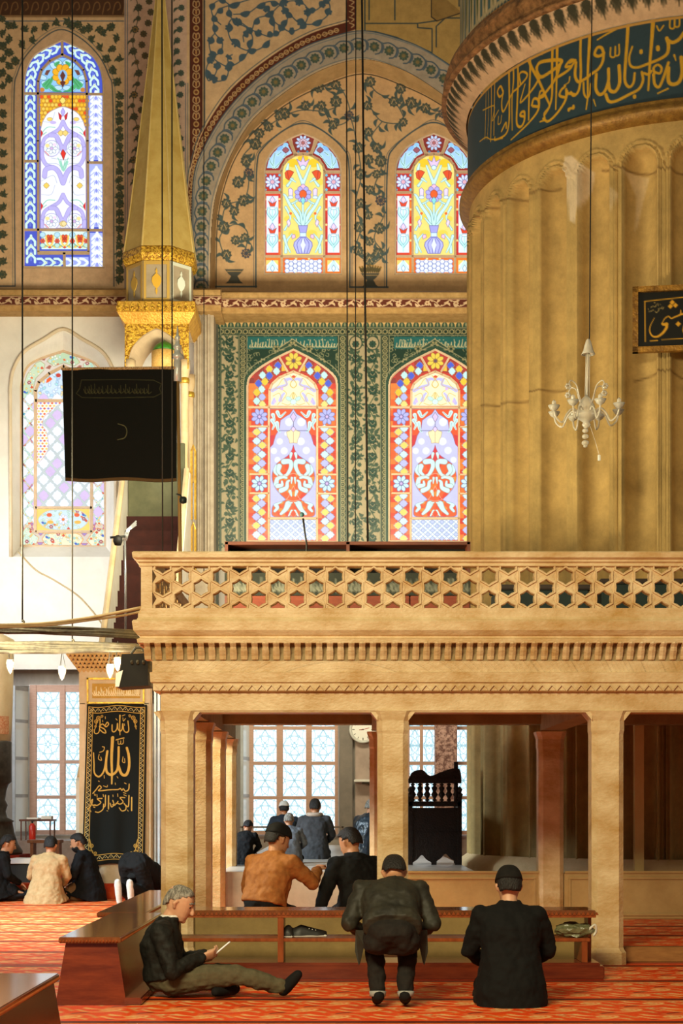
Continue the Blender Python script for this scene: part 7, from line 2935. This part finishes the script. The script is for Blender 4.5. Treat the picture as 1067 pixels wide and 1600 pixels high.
    for k in range(14):
        a = 2 * math.pi * k / 14
        b.ball(ne + ax * .02 + Vector((math.cos(a) * .066, math.sin(a) * .060, 0)), .022)
    if 'hood' in opts:
        pass
    finish(b, 'coat' if hem else 'jacket', C['jacket'], .012 if voxel > .009 else .009, 5)
    if 'collar' in opts or 'hood' in opts:
        m = MB()
        r = .078 if 'collar' in opts else .10
        z = .035 if 'collar' in opts else .015
        w = .012 if 'collar' in opts else .034
        m.tube([ne + ax * z + Vector((math.cos(a) * r * (.82 if 'collar' in opts else 1), math.sin(a) * r * .8 - (.0 if 'collar' in opts else .02), 0)) for a in np.linspace(0, 2 * math.pi, 22)], w, 8)
        b = Body()
        b.m = m
        finish(b, 'collar', C['collar'], remesh=False)
    # ---- hair as a shell over the skull, cap on top
    def shell(name, m_, keep, grow, th=.006, seg=3):
        mm = MB()
        mm.ico((0, 0, 0), 1.0, 4)
        bm = mm.bm
        bmesh.ops.delete(bm, geom=[v for v in bm.verts if not keep(v.co)], context='VERTS')
        for v in bm.verts:
            c = v.co
            pw = lambda q: math.copysign(abs(q) ** .72, q)
            v.co = Vector((pw(c.x) * .078, pw(c.y) * .103 - .004, c.z * .124)) * grow
        bm.transform(H)
        b2 = Body()
        b2.m = mm
        ob = finish(b2, name, m_, remesh=False)
        so = ob.modifiers.new('thickness', 'SOLIDIFY')
        so.thickness = th
        so.offset = 1
        return ob
    if C.get('hair'):
        shell('hair', C['hair'], lambda c: (c.z > .42 + .25 * c.y) if c.y > .1 else (c.z > -.30 + .2 * abs(c.y) or (c.z > -.42 and c.y < -.5)) and not (abs(c.x) > .7 and c.y > -.35 and c.z < .1), 1.015, .010)
    if C.get('beard'):
        shell('beard', C['beard'], lambda c: c.y > -.05 and c.z < -.28 and not (c.z > -.50 and c.y > .8 and abs(c.x) < .4), 1.03, .014)
    if C.get('cap'):
        shell('cap', C['cap'], lambda c: c.z > .16, 1.07, .012)
    # ---- shoes or socks
    for s in ('L', 'R'):
        if C.get('feet'):
            b = Body()
            an, to = V['an' + s], V['to' + s]
            b.limb([V['kn' + s].lerp(an, .90), an, an.lerp(to, .55), to], [.044, .046, .042, .034])
            b.ball(an + (an - to).normalized() * .03, .042)
            finish(b, 'sock', C['feet'])
    return o


def kneel(hunch=0.0, lean=0.0, coat=True, **kw):
    h = hunch
    J = dict(pelvis=(0, -.06, .24), chest=(lean * .5, .0 + .10 * h, .50 - .03 * h), neck=(lean, .04 + .2 * h, .665 - .07 * h), head=(lean, .085 + .27 * h, .795 - .10 * h),
             shL=(-.190 + lean * .9, .02 + .17 * h, .595 - .06 * h), shR=(.190 + lean * .9, .02 + .17 * h, .595 - .06 * h), elL=(-.265, .08 + .1 * h, .36), elR=(.265, .08 + .1 * h, .36), wrL=(-.15, .26, .25), wrR=(.15, .26, .25),
             hipL=(-.09, -.05, .20), hipR=(.09, -.05, .20), knL=(-.15, .38, .085), knR=(.15, .38, .085), anL=(-.10, -.06, .06), anR=(.10, -.06, .06), toL=(-.08, -.17, .05), toR=(.08, -.17, .05), pitch=.2 + .6 * h)
    if coat:
        J['hem'] = [((0, .0, .03), .255, .27), ((0, -.03, .14), .235, .22)]
    J.update(kw)
    return J


BLK = fabric('black', '#060605', '#0b0a09')
BLK2 = fabric('charcoal', '#0c0b0b', '#131211')
HAIRB = mat('hair_black', '#0e0b09', 0.6, '#1c1612', 60, .6, 120, stretch=(1, 1, .3))
HAIRG = mat('hair_grey', '#5c5850', 0.6, '#9a958a', 70, .6, 120, stretch=(1, 1, .3), lo=.42, hi=.58)
SOCKB = fabric('sock_black', '#0f0e0d')
SOCKW = fabric('sock_pale', '#b8b4ac', '#cfcabf')

# ---- 1: man with a phone
J = dict(pelvis=(0, -.02, .125), chest=(0, -.05, .36), neck=(0, .0, .525), head=(0, .075, .645), pitch=.42, yaw=-.12, shL=(-.19, -.03, .46), shR=(.19, -.03, .46), elL=(-.25, .06, .22), elR=(.25, .05, .20), wrL=(-.07, .24, .275), wrR=(.09, .235, .275),
         hdL=(.35, .9, .25), hdR=(-.35, .9, .25), hnL=(.75, -.2, .6), hnR=(-.75, -.2, .6), curl=.55, hipL=(-.09, .03, .115), hipR=(.09, .03, .115), knL=(-.22, .40, .135), knR=(.13, .47, .165), anL=(.03, .44, .055), anR=(.10, .82, .075), toL=(.16, .34, .05), toR=(.12, .90, .165))
p1 = build_person('grey-haired man in a dark jacket sitting on the carpet looking at his phone', P(247, 1557, 11.07) + Vector((.07, 0, 0)), -math.pi / 2, J, dict(jacket=fabric('olive_black', '#10100c', '#1b1a15', .7), trousers=fabric('olive_grey', '#4c4632', '#5a523c'), hair=HAIRG, feet=SOCKB, skin=SKIN2, collar=fabric('shirt_white', '#d8d4cc')), 1.0, .009, None, ('face', 'hands', 'collar'))
m = MB()
base = P(247, 1557, 11.07) + Vector((.07, 0, 0))
m.box(-.012, .012, -.006, .006, -.07, .07, .004)
m.bm.transform(Matrix.Translation(base + Vector((.375, -.005, .335))) @ Matrix.Rotation(math.radians(50), 4, 'Y') @ Matrix.Rotation(math.pi / 2, 4, 'Z') @ Matrix.Scale(3.0, 4, (1, 0, 0)))
o = m.build('phone', mat('phone_white', '#e8ecf0', 0.25, '#f4f8fc'))
thing(o, 'white phone held by the seated grey-haired man', 'phone')

# ---- 2: man bending down to the floor
J = dict(pelvis=(0, -.08, .49), chest=(0, .14, .70), neck=(.02, .29, .84), head=(.03, .42, .905), pitch=.75, shL=(-.20, .24, .795), shR=(.20, .24, .795), elL=(-.29, .12, .565), elR=(.29, .12, .565), wrL=(-.20, .30, .50), wrR=(.20, .30, .50), hipL=(-.095, -.06, .46), hipR=(.095, -.06, .46), knL=(-.13, .30, .475), knR=(.13, .30, .475),
         anL=(-.092, .0, .075), anR=(.092, .0, .075), toL=(-.10, .17, .03), toR=(.10, .17, .03), hem=[((0, -.11, .555), .20, .10), ((0, -.06, .575), .205, .135)])
for s, sx in (('L', -1), ('R', 1)):
    J['kn' + s] = (sx * .125, .20, .47)
p2 = build_person('man in a dark leather jacket bending down with hands on his knees', P(612, 1574, 10.45), 0, J, dict(jacket=fabric('leather_olive', '#1e1c15', '#302d22', .62, 8, .4, .3), trousers=fabric('dark_brown', '#171310', '#211c17'), hair=HAIRB, feet=SOCKB), .95, .010)
for sx in (-1, 1):
    m = MB()
    q = P(612, 1574, 10.45)
    m.prism([q + Vector((sx * .17, .02, .50)), q + Vector((sx * .235, .06, .50)), q + Vector((sx * .24, .05, .36)), q + Vector((sx * .215, .04, .27)), q + Vector((sx * .205, .02, .29)), q + Vector((sx * .18, .01, .40))], (0, .02, 0))
    m.build('jacket_flap', fabric('leather_olive', '#1e1c15'), p2)
    m = MB()
    m.tube([q + Vector((sx * .092, .0, .070)), q + Vector((sx * .092, .006, .105))], [.052, .056], 12)
    m.build('sock_band', fabric('sock_grey', '#8c8c88', '#a4a49e'), p2, True)

# ---- 3: man in the black coat and cap
J = kneel(.05)
J['pitch'] = .25
p3 = build_person('man in a black coat and round black cap kneeling with his back turned', P(801, 1574, 10.5) + Vector((0, .15, 0)), 0, J, dict(jacket=BLK, trousers=BLK2, hair=HAIRB, cap=fabric('cap_charcoal', '#0c0a08', '#17130f'), feet=SOCKB, skin=SKIN2), .99, .011)

# ---- 4 and 5: two men on the floor inside the gallery
J = kneel(.15, .02, False, wrR=(.20, .46, .52), elR=(.30, .22, .42), hdR=(-.2, .8, .3), wrL=(-.22, .22, .26), pitch=.3, yaw=-.3)
p4 = build_person('man in a brown suede jacket stretching out one hand, seated inside the gallery', Vector((px2(418, 15.0), 15.0, .125)), -.55, J, dict(jacket=fabric('suede_brown', '#8a5426', '#a56a34', .8), trousers=BLK2, hair=HAIRB, cap=fabric('cap_dark', '#141414'), feet=SOCKB), 1.13, .011, None, ('hands',))
J = kneel(.25, -.02, True, elL=(-.34, .02, .34), wrL=(-.40, .02, .16), pitch=.4, yaw=.3)
p5 = build_person('man in a black coat sitting beside the middle column inside the gallery', Vector((px2(563, 15.3), 15.3, .125)), .5, J, dict(jacket=BLK, trousers=BLK2, hair=HAIRB, feet=SOCKB), 1.10, .012)

# ---- people on the platform by the window
zpl = .62
J = kneel(.2, 0, True)
p7 = build_person('man in a dark grey coat with a pale fur collar kneeling before the middle window', Vector((px2(491, 21.5), 21.5, zpl)), -.1, kneel(.1, 0, True), dict(jacket=fabric('slate', '#35363a', '#44464a'), trousers=BLK2, hair=HAIRB, feet=SOCKB, collar=fabric('fur_beige', '#a8988a', '#c0b0a0')), .88, .012, None, ('hood',))
p8 = build_person('man with a white knitted cap and dark jacket sitting farthest back by the window', Vector((px2(444, 23.4), 23.4, zpl)), .1, kneel(.0, 0, True), dict(jacket=fabric('navy', '#1e2630', '#28323e'), trousers=BLK2, hair=HAIRB, cap=fabric('cap_white', '#c8c8c4', '#dcdcd8'), feet=SOCKB), .84, .012)
p6 = build_person('grey-haired man in a light grey shirt jacket sitting behind the man in brown', Vector((px2(452, 19.8), 19.8, zpl)), -.1, kneel(.35, -.03, True), dict(jacket=fabric('pale_grey', '#5c6068', '#6e727a'), trousers=BLK2, hair=HAIRG, feet=SOCKB), .69, .011)
p9 = build_person('man in a shiny dark blue jacket kneeling bowed beside the wall under the clock', Vector((px2(569, 21.8), 21.8, zpl)), -.7, kneel(.3, .02, True), dict(jacket=fabric('puffer_blue', '#14202a', '#22323e', .4, 10, .6, .6), trousers=BLK2, hair=HAIRG, feet=SOCKB), .90, .012)
p10 = build_person('man in black half hidden behind the left gallery columns', Vector((px2(380, 19.3), 19.3, zpl)), -.3, kneel(.7, 0, True), dict(jacket=BLK2, trousers=BLK2, hair=HAIRB, feet=SOCKB), .62, .012)

# ---- group seated on the left carpet
p11 = build_person('man in black with dark hair kneeling at the left edge, facing right', Vector((px2(-2, 22.4), 22.4, 0)), -1.25, kneel(.15, 0, True), dict(jacket=BLK, trousers=BLK2, hair=HAIRB, feet=SOCKB), 1.02, .011, None, ('face',))
J = kneel(.12, .02, True)
J['hem'] = [((0, -.02, .03), .31, .29), ((0, -.04, .13), .255, .23)]
p12 = build_person('man in a beige coat sitting on the carpet with his back turned', Vector((px2(73, 21.95), 21.95, 0)), -.15, J, dict(jacket=fabric('beige', '#a98a5e', '#bd9d70'), trousers=BLK2, hair=HAIRB, feet=SOCKB), 1.0, .011)
p13 = build_person('bearded man in a dark jacket sitting beside the beige coat, facing left', Vector((px2(136, 22.48), 22.48, 0)), 1.4, kneel(.15, 0, True), dict(jacket=fabric('night', '#0a0b0e', '#121418'), trousers=fabric('tan', '#7a5a3c'), hair=HAIRB, beard=HAIRB, feet=SOCKB), 1.04, .011, None, ('face',))
# ---- prostrating man
J = dict(pelvis=(0, .02, .50), chest=(.0, .34, .36), neck=(0, .56, .20), head=(0, .68, .13), pitch=1.25, shL=(-.18, .50, .24), shR=(.18, .50, .24), elL=(-.30, .50, .12), elR=(.30, .50, .12), wrL=(-.22, .70, .05), wrR=(.22, .70, .05), hdL=(0, 1, 0), hdR=(0, 1, 0), curl=.1, hipL=(-.10, .0, .46), hipR=(.10, .0, .46), knL=(-.14, .16, .08), knR=(.14, .16, .08),
         anL=(-.085, -.20, .25), anR=(.085, -.20, .25), toL=(-.085, -.17, .04), toR=(.085, -.17, .04), hem=[((0, -.03, .48), .20, .16), ((0, .08, .47), .20, .16)])
p14 = build_person('man in black prostrating in prayer with pale socks, beside the pulpit curtain', Vector((px2(208, 21.5), 21.5, 0)), -.45, J, dict(jacket=BLK, trousers=BLK, hair=HAIRB, feet=SOCKW), 1.12, .011)
